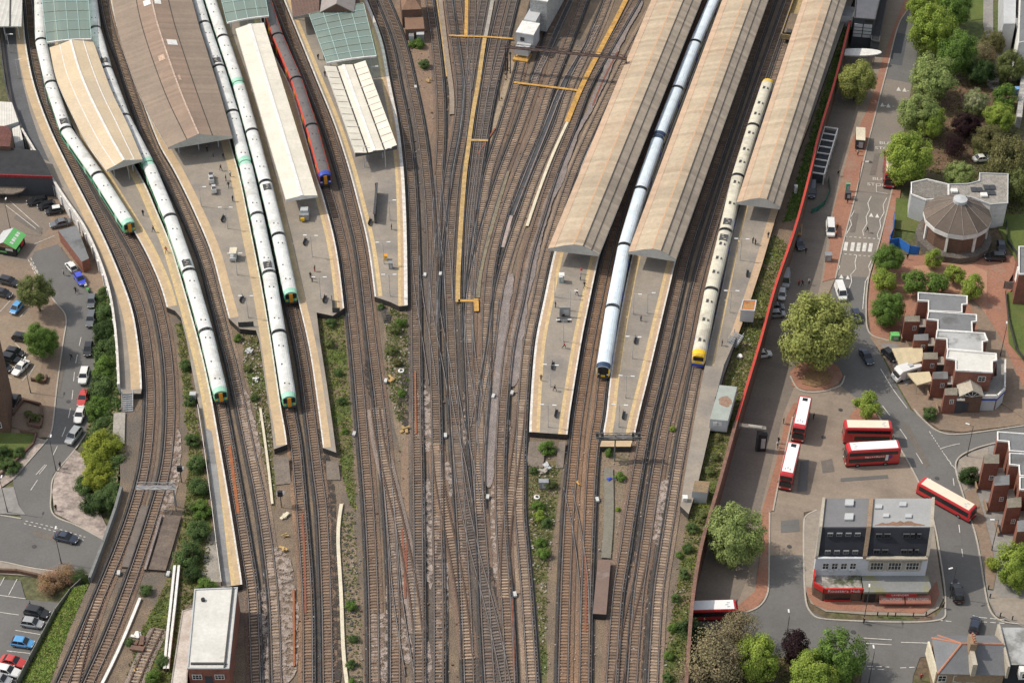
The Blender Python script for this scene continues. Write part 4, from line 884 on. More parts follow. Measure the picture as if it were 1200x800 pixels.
street('pavement', [(945, 687), (946, 697), (954, 708), (970, 714), (1082, 718), (1096, 708), (1101, 695), (1098, 680), (1090, 690), (960, 690)], M_redp, lift=.26)
street('pavement', [(1121, 552), (1124, 538), (1139, 529), (1160, 522), (1215, 512), (1215, 740), (1182, 727), (1168, 721), (1159, 704), (1147, 633), (1131, 580)], M_pave_g, raise_=.1)
street('pavement', [(1123, 548), (1125, 538), (1140, 530), (1158, 524), (1160, 545), (1145, 565), (1130, 575)], M_pave, lift=.27)
street('pavement', [(1130, 576), (1143, 571), (1152, 600), (1160, 630), (1168, 668), (1164, 690), (1158, 690), (1147, 633)], M_paveb, lift=.28)
street('pavement', [(1165, 690), (1172, 700), (1215, 700), (1215, 738), (1184, 726), (1170, 720), (1160, 704)], M_pave, lift=.29)
street('forecourt', [(1019, 394), (1032, 396), (1060, 395), (1085, 440), (1120, 480), (1215, 470), (1215, 495), (1127, 506), (1101, 503), (1085, 491), (1069, 479), (1052, 450), (1037, 420)], M_paveb, raise_=.08)
street('forecourt', [(1032, 403), (1050, 402), (1075, 440), (1062, 452), (1045, 425)], M_pave_g, lift=.26)
street('pavement', [(1046, 222), (1056, 222), (1046, 285), (1040, 310), (1048, 300), (1108, 297), (1190, 300), (1196, 330), (1180, 345), (1182, 400), (1215, 440), (1215, 500), (1170, 470), (1140, 380), (1062, 390), (1042, 399), (1021, 394), (1017, 362), (1020, 325), (1032, 285)], M_redp, raise_=.1)
street('pavement', [(1070, 312), (1130, 306), (1157, 318), (1156, 372), (1130, 346), (1085, 340)], M_orp, lift=.26)
street('pavement', [(1134, 345), (1150, 360), (1172, 395), (1200, 455), (1215, 480), (1215, 500), (1170, 470), (1150, 400)], M_paveb, lift=.27)
street('lawn', [(1162, 252), (1215, 250), (1215, 340), (1194, 340), (1196, 328), (1188, 300), (1178, 284)], M_grass, lift=.28)
street('lawn', [(1180, 342), (1215, 342), (1215, 436), (1200, 424), (1182, 402)], M_grass, lift=.28)
street('lawn', [(1050, 232), (1078, 235), (1086, 262), (1074, 272), (1048, 268)], M_grass, lift=.28)
street('lawn', [(1134, -20), (1153, -20), (1153, 22), (1138, 24)], M_grass)
street('footpath', [(1153, -30), (1164, -30), (1164, 35), (1175, 70), (1168, 110), (1156, 100), (1160, 60), (1152, 30)], M_pave_g)
street('footpath', [(1060, 195), (1085, 150), (1100, 110), (1125, 95), (1165, 105), (1160, 140), (1140, 170), (1140, 195), (1085, 200)], M_soil)
# markings on the right-hand road
for px in ([(1001, 247), (996, 256), (998, 263), (993, 272), (991, 276)], [(1021, 230), (1017, 238), (1019, 246), (1015, 254), (1016, 262), (1011, 270), (1012, 276)], [(1039, 232), (1035, 240), (1036, 249), (1031, 258), (1032, 266), (1028, 275), (1029, 279)],
           [(986, 297), (982, 305), (984, 313), (979, 322)], [(1004, 299), (1002, 307), (1003, 315), (997, 322), (998, 330), (995, 338)], [(1022, 303), (1018, 312), (1020, 320), (1014, 330), (1012, 350), (1011, 362)]):
    street_line('zigzag_marking', px, .16, M_line, smooth_=False)
for x in (991.5, 999.5, 1006.5, 1013.5, 1020.5):
    street('zebra_stripe', [(x-1.7, 283.5+.3*(x-991)*.15), (x+2.6, 283.8+.3*(x-991)*.15), (x+1, 294+.3*(x-991)*.15), (x-3.6, 293.6+.3*(x-991)*.15)], M_line, lift=.165)
for px in ([(990, 277), (1031, 280)], [(984, 297), (1026, 301)], [(1053, 106), (1068, 107)], [(1036, 124), (1050, 125)]): street_line('dashed_marking', px, .22, M_line, dash=(.8, .7))
for x, y in ((986, 324), (993.5, 325), (1021, 252), (1028, 253), (1053, 104.5), (1060, 105.5), (1034, 123), (1041, 124)):
    street('triangle_marking', [(x-2.6, y+2), (x+2.6, y+2.3), (x, y-2.6)], M_line, lift=.17)
for px, d in (([(1032, 432), (1046, 455), (1063, 478)], None), ([(1034, 475), (1060, 510), (1085, 550), (1101, 588)], (3, 4)), ([(1091, 508), (1104, 528), (1120, 550)], (1, .8)), ([(1089, 505), (1102, 525), (1118, 549)], (1, .8)), ([(1103, 525), (1122, 520), (1160, 515)], (4, 3)),
              ([(1117, 560), (1122, 600), (1128, 650), (1130, 665)], (2, 4)), ([(1098, 726), (1118, 728)], (1, .8)), ([(1150, 723), (1180, 726)], (1, .6)), ([(1150, 728), (1180, 730)], (1, .6)), ([(1012, 747), (1045, 749)], None), ([(1012, 753), (1045, 755)], None), ([(1056, 752), (1090, 753)], None), ([(1016, 780), (1042, 781)], (1, .8)), ([(1018, 783), (1042, 784)], (1, .8)), ([(1055, 782), (1075, 781)], (1, .8)), ([(1130, 750), (1200, 752)], (4, 3))):
    street_line('lane_marking', px, .14, M_line, dash=d)
for x, y, tx in ((1030, 210, 'BUS'), (1027, 216.5, 'STOP'), (1038, 168, 'BUS'), (1036, 174, 'STOP')):
    p = G(x, y, 'R', .17); o = text_mesh(tx, 1.5, M_line, None, p, (0, 0, math.radians(-6)), 'road_lettering', .004, 1.15); o['kind'] = 'structure'
street_line('bay_marking', [(1027, 216), (1027, 225), (1040, 227)], .14, M_line, smooth_=False)
for px, sd in ([(1071, 487-8), (1083, 492), (1100, 505), (1127, 508), (1215, 496)], 'R'), ([(1215, 508), (1160, 520), (1138, 527), (1123, 536), (1120, 549), (1129, 580), (1145, 633), (1157, 704), (1167, 723), (1182, 729), (1215, 731)], 'R'), ([(957, 597), (945, 603), (942, 612), (942, 660), (944, 700), (950, 716), (971, 725), (1092, 727), (1108, 708), (1100, 640), (1092, 600)], 'R'), ([(902, 600), (901, 675), (899, 696), (888, 711), (866, 719)], 'R'), ([(1073, 0), (1054, 27), (1040, 79), (1019, 160), (1004, 223), (990, 277), (979, 326)], 'R'), ([(1046, 220), (1030, 285), (1018, 325), (1015, 362), (1019, 390), (1042, 399)], 'R'), ([(926, 440), (936, 456), (958, 459), (984, 452), (990, 440)], 'R'), ([(906, 598), (911, 572), (922, 520), (929, 488)], 'R'), ([(1029, 486), (1058, 530), (1075, 561), (1084, 582)], 'R'):
    street_line('kerb', px, .28, M_kerb, side=sd, lift=.25)
# ------------------------------------------------------------------ left side
street('car_park', [(-60, 196), (62, 205), (80, 240), (100, 275), (128, 340), (112, 350), (100, 330), (72, 290), (40, 296), (36, 307), (62, 350), (77, 370), (74, 400), (64, 460), (56, 512), (-60, 520)], M_paveb, side='L')
street('car_park', [(-60, 215), (48, 225), (60, 262), (40, 296), (34, 306), (-60, 306)], mat('worn_car_park', (.215, .175, .14), (.19, .158, .13), scale=.15, fine=2, fa=.1), side='L')
street('car_park', [(-60, 380), (35, 365), (50, 420), (42, 460), (20, 500), (-60, 500)], mat('sandy_car_park', (.28, .215, .155), (.24, .19, .14), scale=.15, fine=2, fa=.12), side='L')
street('road', [(40, 295), (68, 286), (97, 325), (112, 350), (113, 400), (106, 500), (88, 526), (62, 556), (59, 575), (62, 602), (90, 616), (124, 632), (140, 640), (125, 680), (107, 672), (45, 665), (0, 656), (-60, 655), (-60, 602), (0, 603), (25, 607), (18, 590), (15, 560), (56, 512), (61, 502), (67, 450), (74, 400), (77, 370), (62, 350), (36, 307)], M_asp, side='L')
street('pavement', [(64, 385), (74, 400), (67, 450), (61, 502), (56, 512), (42, 512), (52, 490), (56, 470), (58, 420)], M_paveb, side='L', raise_=.1)
street('pavement', [(42, 512), (55, 516), (17, 560), (0, 572), (-30, 585), (-30, 570), (10, 545)], M_mott, side='L', raise_=.1)
street('pavement', [(88, 527), (96, 532), (112, 560), (112, 590), (128, 622), (122, 631), (90, 614), (64, 601), (61, 576), (64, 557)], M_mott, side='L', raise_=.1)
street('pavement', [(-30, 575), (16, 570), (22, 592), (30, 603), (-30, 600)], M_pave_g, side='L', raise_=.08)
street('pavement', [(-30, 658), (0, 658), (45, 667), (100, 674), (95, 684), (66, 680), (30, 674), (-30, 670)], M_pave, side='L', raise_=.1)
street('lawn', [(-30, 505), (42, 508), (38, 520), (8, 545), (-30, 560)], M_grass, side='L', lift=.26)
street('pavement', [(22, 470), (50, 466), (56, 480), (48, 500), (30, 505), (14, 500)], M_paveb, side='L', raise_=.1)
street('car_park', [(-40, 676), (24, 680), (30, 702), (72, 706), (50, 745), (22, 800), (-10, 860), (-60, 860)], M_asp, side='L')
street('pavement', [(98, 540), (120, 560), (118, 600), (130, 615), (112, 592), (110, 562)], M_soil, side='L')
street('verge', [(104, 350), (128, 350), (138, 400), (140, 455), (139, 520), (137, 560), (100, 560), (96, 530), (108, 470), (113, 400)], M_soil, side='L')
for px, d in (([(95, 395), (88, 430), (84, 470), (77, 500), (66, 525), (58, 540), (46, 555)], (2.5, 2.5)), ([(30, 610), (60, 617), (100, 629)], (.7, .5)), ([(28, 613), (60, 621), (100, 633)], (.7, .5)), ([(36, 302), (46, 322), (49, 329)], (1.2, .8)), ([(33, 304), (42, 322), (46, 329)], (1.2, .8)), ([(36, 574), (44, 562)], None), ([(42, 556), (53, 544)], None)):
    street_line('lane_marking', px, .14, M_line, side='L', dash=d, smooth_=len(px) > 2)
for a, b in (((12, 236), (46, 266)), ((6, 240), (42, 268)), ((0, 365), (12, 352)), ((24, 371), (33, 361)), ((18, 402), (32, 417)), ((34, 440), (41, 428)), ((26, 446), (40, 430)), ((4, 440), (14, 443)), ((0, 686), (5, 676)), ((10, 697), (20, 678)), ((0, 697), (30, 701)), ((18, 738), (48, 743)), ((8, 762), (35, 765)), ((-6, 716), (22, 720)), ((40, 286), (64, 276)), ((17, 410), (34, 415))):
    street_line('parking_line', [a, b], .12, M_line, side='L', smooth_=False)
for px in ([(56, 512), (61, 502), (67, 450), (74, 400), (77, 370), (62, 350), (36, 307)], [(0, 603), (25, 607)], [(88, 526), (64, 556), (60, 576), (62, 602), (90, 615), (122, 632)], [(56, 514), (15, 561)], [(-20, 657), (0, 657), (45, 666), (107, 673)], [(106, 500), (88, 526)], [(113, 400), (106, 500)]):
    street_line('kerb', px, .25, M_kerb, side='L', lift=.25)
# embankment slopes falling from the tracks to the left street
def slope(name, top, toe, m, zt=-.44):
    a = smooth_line([P(x, y, zt) for x, y in top], 3); b = smooth_line([G(x, y, 'L', .25) for x, y in toe], 3); n = 30; mb = MB()
    ai = [a[int(i*(len(a)-1)/n)] for i in range(n+1)]; bi = [b[int(i*(len(b)-1)/n)] for i in range(n+1)]
    for i in range(n): mb.face([ai[i], ai[i+1], bi[i+1], bi[i]])
    return mb.build(name, m, kind='structure')
M_weed = mat('weedy_earth', (.13, .115, .05), (.17, .13, .085), scale=.25, fine=2, fa=.35, big=((.085, .11, .03), .12, .48, .6))
M_grassb = mat('bank_grass', (.105, .155, .03), (.13, .145, .045), scale=.3, fine=2.5, fa=.3)
slope('embankment', [(130, 345), (138, 400), (141, 455), (141, 500), (139, 550), (136, 592)], [(110, 352), (113, 400), (107, 460), (103, 500), (97, 530), (114, 570)], M_weed)
slope('embankment', [(104, 684), (97, 700), (80, 740), (62, 790), (40, 850)], [(78, 690), (66, 715), (46, 755), (24, 800), (0, 860)], M_grassb)
# weedy ground between tracks
def patch(name, px, m, z=-.405): 
    LAYER[0] += 1
    return poly_sheet(name, [P(x, y, z) for x, y in px], m, z+.0012*(LAYER[0] % 30))
patch('weedy_strip', [(372, 366), (392, 372), (402, 368), (404, 390), (409, 450), (413, 520), (417, 600), (410, 590), (402, 560), (397, 530), (388, 480), (378, 410)], M_weed)
patch('weedy_strip', [(453, 358), (468, 362), (478, 366), (480, 420), (480, 480), (478, 560), (462, 500), (456, 440), (450, 390)], mat('dusty_earth', (.22, .165, .12), (.17, .14, .09), scale=.3, fine=3, fa=.4))
patch('weedy_strip', [(890-8, 320), (907, 275), (925, 290), (905, 342), (890, 398), (873, 455), (859, 500), (848, 542), (833, 595), (818, 647), (808, 710), (803, 770), (780, 850), (778, 780), (788, 720), (797, 660), (806, 605), (820, 560), (836, 495), (850, 440), (866, 395)], M_weed)
patch('grass_strip', [(1000, 0), (985, 60), (955, 150), (930, 225), (918, 260), (935, 255), (948, 205), (957, 165), (978, 95), (998, 20)], mat('strip_grass', (.10, .15, .04), (.11, .12, .05), fa=.3))  # plain grass green for the strip beside the hoarding
patch('weedy_strip', [(620, 540), (660, 540), (652, 600), (640, 680), (641, 800), (638, 850), (630, 850), (632, 760), (626, 690), (618, 620)], M_weed)
patch('weedy_strip', [(704, 522), (738, 522), (734, 560), (726, 620), (720, 660), (712, 660), (703, 600)], mat('dusty_earth', (.22, .165, .12)))
patch('weedy_strip', [(284, 392), (302, 392), (310, 440), (318, 500), (324, 570), (322, 600), (318, 580), (306, 520), (294, 460), (286, 430)], M_weed)
patch('weedy_strip', [(206, 380), (214, 378), (222, 430), (230, 490), (240, 560), (248, 620), (256, 690), (228, 700), (212, 720), (204, 800), (196, 850), (140, 850), (150, 790), (166, 740), (186, 700), (206, 650), (216, 600), (222, 540), (216, 470), (212, 420)], M_weed)
patch('weedy_strip', [(398, 600), (414, 600), (420, 680), (424, 760), (426, 850), (408, 850), (404, 780), (402, 690)], mat('dusty_earth', (.22, .165, .12)))
patch('bare_earth', [(456, 20), (466, 0), (500, 0), (508, 60), (512, 120), (509, 150), (502, 170), (490, 120), (474, 60)], mat('brown_earth', (.24, .165, .115), (.2, .14, .1), fine=3, fa=.3))
patch('bare_earth', [(597, 72), (612, 66), (620, 74), (612, 100), (596, 140), (580, 172), (566, 178), (578, 140), (590, 100)], mat('sandy_earth', (.34, .265, .175), (.27, .21, .15), fine=3, fa=.3))
patch('bare_earth', [(478, 492), (500, 500), (508, 560), (500, 620), (470, 600), (470, 540)], mat('brown_earth', (.24, .165, .115)), -.412)
for k, px in enumerate([[(915, 610), (936, 608), (937, 622), (915, 624)], [(962, 540), (975, 537), (978, 552), (964, 554)], [(985, 560), (1040, 556), (1041, 560), (985, 564)], [(1058, 498), (1064, 496), (1090, 545), (1084, 548)], [(1112, 600), (1122, 600), (1128, 640), (1117, 640)], [(1000, 250), (1006, 250), (1002, 272), (996, 272)], [(960, 742), (1040, 746), (1040, 750), (960, 746)], [(1025, 180), (1031, 180), (1026, 205), (1019, 205)], [(938, 540), (948, 538), (946, 575), (934, 576)]]):
    street('road_patch', px, [M_asp, mat('dark_repair', (.16, .14, .122), (.14, .125, .11), fa=.15)][k % 2], lift=.13+.001*k)
for px in ([(70, 420), (78, 420), (70, 460), (62, 458)], [(40, 620), (90, 634), (88, 640), (38, 627)], [(20, 250), (50, 268), (46, 274), (16, 256)]): street('road_patch', px, mat('dark_repair', (.16, .14, .122)), side='L', lift=.14)
for x, y, sd_ in ((1005, 600, 'R'), (965, 512, 'R'), (1000, 530, 'R'), (1098, 560, 'R'), (1120, 680, 'R'), (1000, 740, 'R'), (1020, 190, 'R'), (925, 640, 'R'), (80, 470, 'L'), (40, 640, 'L'), (90, 340, 'L'), (985, 480, 'R')):
    p = G(x, y, sd_, .15); b = MB(); b.prism([(p.x+.45*math.cos(k*.785), p.y+.45*math.sin(k*.785)) for k in range(8)], p.z, p.z+.01, bottom=False); b.build('manhole_cover', M_dgrey, kind='structure')
patch('concrete_landing', [(244, 622), (252, 622), (259, 682), (235, 680)], M_conc, -.38)
# ================================================================== buildings
M_brick = mat('red_brick', (.25, .105, .072), (.19, .085, .062), scale=.5, fine=3, fa=.2)
M_brickd = mat('brown_brick', (.15, .09, .065), (.12, .075, .055), scale=.5, fine=3, fa=.2)
M_brickt = mat('tan_brickwork', (.29, .21, .14), (.25, .18, .125), scale=.5, fine=3, fa=.2)
M_felt = mat('grey_roof_felt', (.185, .19, .195), (.165, .17, .175), scale=.2, fine=2, fa=.08, big=((.12, .12, .12), .12, .56, .64))
M_feltl = mat('pale_roof_felt', (.42, .425, .42), (.36, .365, .36), scale=.25, fine=2, fa=.08, big=((.2, .2, .19), .16, .54, .62))
M_feltw = mat('white_roof_felt', (.62, .61, .57), (.54, .53, .49), scale=.3, fine=2, fa=.07, big=((.38, .36, .31), .14, .58, .68))
M_slate = mat('slate', (.165, .17, .18), (.145, .15, .16), scale=.5, fine=4, fa=.12)
M_slated = mat('dark_slate', (.030, .033, .042), (.025, .027, .034), scale=.5, fine=4, fa=.15)
M_render = mat('pale_render', (.60, .615, .645), (.54, .555, .585), scale=.3, fa=.05)
M_stone = mat('stone_dressing', (.42, .38, .31), (.36, .32, .26), scale=.6, fa=.15)
M_wframe = mat('window_frame', (.72, .71, .68), fa=.05)
M_tile = mat('terracotta', (.42, .19, .12), (.36, .17, .11), fa=.15)
M_lbox = mat('light_grey_panel', (.46, .475, .48), (.41, .42, .43), scale=.4, fa=.06)
M_navyf = mat('dark_cladding', (.06, .066, .075), (.05, .055, .063), scale=.3, fa=.1)
def bthing(name, label, cat, p, **k): return thing(name, label, cat, (p.x, p.y, p.z), 0, **k)
def window(t, c, w, h, face='front', bars=1, frame=M_wframe, sill=None, d=.09):
    "window part with a pane sub-part; face: front (-Y) / left (-X) / right (+X)"
    rz = {'front': 0, 'left': -math.pi/2, 'right': math.pi/2}[face] if isinstance(face, str) else face
    M = Matrix.Translation(Vector(c)) @ Matrix.Rotation(rz, 4, 'Z')
    b = MB(); ft = .1
    for x, z, ww, hh in ((-w/2+ft/2, 0, ft, h), (w/2-ft/2, 0, ft, h), (0, -h/2+ft/2, w-2*ft, ft), (0, h/2-ft/2, w-2*ft, ft)): b.box((x, -d/2, z), (ww, d, hh), M=M)
    for k in range(bars): b.box((-w/2+w*(k+1)/(bars+1), -d/2+.01, 0), (.07, d*.7, h-2*ft), M=M)
    b.box((0, -d/2+.012, 0.02), (w-2*ft, d*.6, .06), M=M)
    f = b.build('window', frame, t, world=True); KIDS.setdefault(f.name, [])
    b = MB(); b.box((0, -.02, 0), (w-2*ft, .03, h-2*ft), M=M); b.build('pane', M_glass, f, world=True)
    if sill: b = MB(); b.box((0, -.12, -h/2-.07), (w+.2, .24, .12), M=M); b.build('sill', sill, f, world=True)
    return f
def polybox(t, px, zr, z0, wall, roof, par=None, nm='block', ph=.35, parm=None):
    q = [P(x, y, zr) for x, y in px]
    o = MB().prism([(p.x, p.y) for p in q], z0, zr, mi=0, bottom=False).build(nm, wall, t, world=True)
    c = sum(q, Vector())/len(q)
    b = MB(); b.prism([(c.x+(p.x-c.x)*.99, c.y+(p.y-c.y)*.99) for p in q], zr, zr+.05, bottom=False); b.build('flat_roof', roof, t, world=True)
    if par or parm:
        b = MB(); w = .22; n = len(q)
        for i in range(n):
            a, d = q[i], q[(i+1) % n]; e = (d-a); L = e.length; e.normalize(); m = (a+d)/2
            b.box((m.x, m.y, zr+ph/2-.02), (L+w*.98, w, ph+.002*i), math.atan2(e.y, e.x))
        b.build('parapet', parm or par, t, world=True)
    return q
# --- corner terrace with shops
A, B = G(953, 706), G(1084, 706)
x0, x1, y0 = A.x, B.x, A.y
xm = P(1013, 690, SR+4).x
t = bthing('shop_terrace', 'white three storey corner terrace with a black mansard roof and red shop fronts', 'building', Vector(((x0+x1)/2, y0, SR)))
Z = SR; zs, zf, zm = Z+3.5, Z+7.9, Z+12.6; yf, yt, yb = y0+3.3, y0+5.9, y0+13.0
MB().box(((x0+x1)/2, (yf+yb)/2, (Z+zf)/2), (x1-x0, yb-yf, zf-Z)).build('main_wall', M_render, t, world=True)
cut = 1.2
sh = [(x0+1.5, y0+cut*.2), (xm-.2, y0+cut*.2), (xm-.2, yf), (x0, yf), (x0, y0+1.6)]
MB().prism(sh, Z, zs-.5).build('shop_front', M_brickd, t, world=True)
MB().prism(sh, zs-.5, zs).build('roof_slab', mat('littered_roof', (.20, .19, .17), (.42, .39, .36), scale=.9, fine=2, fa=.3, big=((.08, .09, .05), .3, .5, .6)), t, world=True)
sh2 = [(xm, y0), (x1-.2, y0), (x1+.3, y0+.9), (x1+.2, yf), (xm, yf)]
MB().prism(sh2, Z, zs-.6).build('shop_front', M_brickd, t, world=True)
MB().prism([(xm, y0-.5), (x1, y0-.5), (x1+.7, y0+.6), (x1+.5, yf), (xm, yf)], zs-.6, zs-.1).build('roof_slab', mat('mossy_roof', (.23, .235, .235), (.21, .215, .21), scale=.3, fa=.1, big=((.22, .21, .09), .16, .55, .66)), t, world=True)
# mansard
def mans(xa, xb, nm):
    b = MB(); b.loft([[(x, yf+.15, zf+.2), (x, yt, zm), (x, yb, zm), (x, yb, zf+.2)] for x in (xa, xb)]); b.build(nm, M_slated, t, world=True)
mans(x0+.3, xm-.3, 'mansard'); mans(xm+.3, x1-.5, 'mansard')
MB().box(((x0+xm)/2, (yt+yb)/2+.15, zm+.06), (xm-x0-.7, yb-yt-.2, .1)).build('flat_roof', mat('plain_felt', (.185, .185, .19), (.17, .17, .175), fa=.06), t, world=True)
MB().box(((x1+xm)/2, (yt+yb)/2+.15, zm+.06), (x1-xm-.9, yb-yt-.2, .1)).build('flat_roof', mat('patchy_felt', (.34, .345, .345), (.31, .315, .315), scale=.25, fa=.06, big=((.22, .13, .085), .13, .62, .66)), t, world=True)
for x, w in ((x0+.1, .5), (xm, .75), (x1-.25, .5)):
    b = MB(); b.loft([[(x+s, yf-.1, zf-.1), (x+s, yf-.1, zf+.7), (x+s, yt, zm+.5), (x+s, yb, zm+.5), (x+s, yb, zf)] for s in (-w/2, w/2)]); b.build('party_wall', M_stone if w < .6 else M_brickt, t, world=True)
MB().box(((x0+xm)/2, yf-.12, zf+.12), (xm-x0-.6, .45, .35)).build('cornice', M_render, t, world=True)
MB().box(((x1+xm)/2, yf-.2, zf+.1), (x1-xm-.5, .7, .5)).build('cornice', M_stone, t, world=True)
for k in range(4):
    x = x0+1.9+k*(xm-x0-3.2)/3.3
    window(t, (x, yf, Z+5.9), 1.15, 1.6, sill=M_render)
    for zz, f in ((.25, .18), (.78, .8)):
        yy = yf+.15+(yt-yf-.15)*f; window(t, (x, yy-.1, zf+.2+(zm-zf-.2)*f+.15), 1.0, .75, d=.3, frame=M_felt)
for k in range(3):
    x = xm+2.4+k*(x1-xm-4.0)/2.3
    window(t, (x, yf, Z+5.9), 2.3, 1.9, bars=3, sill=M_stone)
    MB().box((x, yf-.1, Z+7.05), (2.9, .3, .3)).build('window_head', M_stone, t, world=True)
    for s in (-1, 1): MB().box((x+s*1.33, yf-.07, Z+5.95), (.3, .2, 1.9)).build('window_surround', M_stone, t, world=True)
for fx in (.1, .26, .62, .76, .84):
    for f in (.2, .76):
        x = xm+1+(x1-xm-2)*fx; yy = yf+.15+(yt-yf-.15)*f; window(t, (x, yy-.1, zf+.2+(zm-zf-.2)*f+.15), 1.1, .95, d=.3, frame=M_dgrey)
for fx, fy in ((.55, .18), (.57, .66)):
    MB().box((x0+(xm-x0)*fx, yt+(yb-yt)*(1-fy), zm+.3), (1.5, 1.5, .5)).build('skylight', M_lbox, t, world=True)
for fx, fy, s in ((.07, .3, 1.2), (.45, .22, 1.2), (.2, .6, 1.0), (.55, .62, 1.1)):
    MB().box((xm+(x1-xm)*fx+.6, yt+(yb-yt)*(1-fy), zm+.25), (s, s*.8, .4)).build('skylight', M_lbox, t, world=True)
rr = random.Random(5); xs0, xs1 = xm+1.0, x1-1.4
q = [(xs0+(xs1-xs0)*k/14, yt+.45+rr.uniform(0, .15)) for k in range(15)]+[(xs1-(xs1-xs0)*k/14, yt+.7+1.1*math.sin(math.pi*(1-k/14))**.7*rr.uniform(.5, 1.1)) for k in range(15)]
MB().prism(q, zm+.112, zm+.118, bottom=False).build('damp_stain', mat('damp_stain', (.24, .14, .09), (.2, .125, .085), fa=.2), t, world=True)
# left shop: fascia with lettering, window; right shop: fascia, awnings
b = MB(); b.box(((x0+1.5+xm)/2, y0+.08, zs-.35), (xm-x0-1.8, .3, 1.0)); f = b.build('shop_sign', M_red, t, world=True); KIDS.setdefault(f.name, [])
o = text_mesh('Roosters Hub', 1.0, M_white, f, Vector(((x0+1.6+xm)/2, y0-.09, zs-.36))-Vector(t.location), (math.pi/2, 0, 0), 'sign_lettering', .03)
b = MB(); b.box((x0+.75, y0+.85, zs-.35), (2.05, .28, 1.1), rz=math.radians(-43)); b.build('shop_sign', M_red, t, world=True)
MB().box((x0+.05, y0+2.6, zs+.4), (.2, 1.8, 2.2)).build('shop_sign', M_red, t, world=True)
MB().box((x0+4.2, y0+.2, Z+1.5), (4.3, .15, 1.7)).build('shop_window', M_glass, t, world=True)
MB().box((x0+4.2, y0+.16, Z+.55), (4.6, .2, .2)).build('window_ledge', M_red, t, world=True)
MB().box((x0+4.2, y0+.16, Z+2.45), (4.6, .2, .25)).build('window_ledge', M_red, t, world=True)
MB().box((xm+1.3, y0-.02, Z+1.4), (1.9, .15, 2.3)).build('shop_door', M_black, t, world=True)
b = MB(); b.box((xm+6.6, y0-.35, zs-1.0), (5.4, .16, .75)); f = b.build('shop_sign', M_red, t, world=True); KIDS.setdefault(f.name, [])
text_mesh('LAVENDER', .62, M_white, f, Vector((xm+6.4, y0-.45, zs-1.0))-Vector(t.location), (math.pi/2, 0, 0), 'sign_lettering', .03)
for k in range(2):
    xa = xm+2.8+k*4.6; b = MB(); b.face([(xa, y0-.02, zs-1.45), (xa+4.4, y0-.02, zs-1.45), (xa+4.4, y0-1.3, zs-2.15), (xa, y0-1.3, zs-2.15)])
    b.face([(xa, y0-1.3, zs-2.15), (xa+4.4, y0-1.3, zs-2.15), (xa+4.4, y0-1.3, zs-2.5), (xa, y0-1.3, zs-2.5)])
    f = b.build('awning', mat('faded_red_awning', (.36, .15, .11), (.33, .14, .1), fa=.08), t, world=True); KIDS.setdefault(f.name, [])
    text_mesh('GRILL BURGERS', .52, M_white, f, Vector((xa+2.2, y0-.68, zs-1.77))-Vector(t.location), (math.atan2(.7, 1.28), 0, 0), 'awning_lettering', .03)
MB().box(((xm+x1)/2+1, y0+.02, Z+1.0), (x1-xm-3.6, .12, 1.9)).build('shop_window', M_glass, t, world=True)
MB().box((x0+2.9, yf-.35, Z+4.9), (1.0, .5, .6)).build('air_unit', M_lbox, t, world=True)
MB().box((x0+7.0, yf-.35, Z+4.7), (1.1, .5, .6)).build('air_unit', M_lbox, t, world=True)
for ch in t.children_recursive:
    if ch.data and ch.location.length < .01:
        for v in ch.data.vertices: v.co.x += .2*max(0, v.co.y-3.0)
# --- round hall with its white annexe
c = P(1122, 252, SR+7.2); rr = 7.1; n = 14
t = bthing('round_hall', 'round brown brick hall with a faceted brown roof and white eaves band', 'hall', Vector((c.x, c.y, SR)))
ring = lambda r, z, o=0: [(c.x+r*math.cos(2*math.pi*(i+.5)/n+o), c.y+r*math.sin(2*math.pi*(i+.5)/n+o), z) for i in range(n)]
MB().loft([ring(rr-.5, SR), ring(rr-.5, SR+6.2)]).build('drum_wall', M_brickd, t, world=True)
MB().loft([ring(rr, SR+6.0), ring(rr+.1, SR+7.0), ring(rr-.1, SR+7.25)]).build('eaves_band', M_white, t, world=True)
b = MB()
for i in range(n):
    a, d = ring(rr+.15, SR+7.26)[i], ring(rr+.15, SR+7.26)[(i+1) % n]; e, f = ring(1.3, SR+10.9)[i], ring(1.3, SR+10.9)[(i+1) % n]
    b.face([a, d, f, e])
b.build('conical_roof', mat('bronze_roof', (.135, .105, .085), (.115, .092, .075), scale=.3, fine=2, fa=.12, island=.22), t, world=True)
for i in range(n):
    a, e = ring(rr+.15, SR+7.3)[i], ring(1.3, SR+10.95)[i]; MB().cyl(a, e, .07, seg=4).build('roof_seam', mat('lead', (.27, .25, .23)), t, world=True)
f = MB().loft([ring(1.5, SR+10.8), ring(1.5, SR+11.5), ring(.2, SR+11.8)]).build('lantern', M_lbox, t, world=True)
for i in range(n):
    if i % 2 == 0: continue
    x, y, _ = ring(rr-.42, 0)[i]; MB().box((x, y, SR+3.9), (.5, .5, 3.6), 2*math.pi*(i+.5)/n).build('pilaster', M_white, t, world=True)
b = MB(); b.loft([ring(rr+1.0, SR), ring(rr+1.0, SR+1.8), ring(rr+.7, SR+1.85), ring(rr-.4, SR+2.06)]); b.build('podium', mat('podium_dark', (.13, .115, .10)), t, world=True)
t = bthing('hall_annexe', 'white flat roofed annexe wrapping behind the round hall with solar panels', 'building', G(1135, 255))
polybox(t, [(1068, 215), (1086, 211), (1111, 217), (1111, 232), (1092, 234.5), (1085, 235), (1068, 228.5)], SR+6.3, SR, M_lbox, mat('brownish_felt', (.2, .185, .165)), parm=M_white)
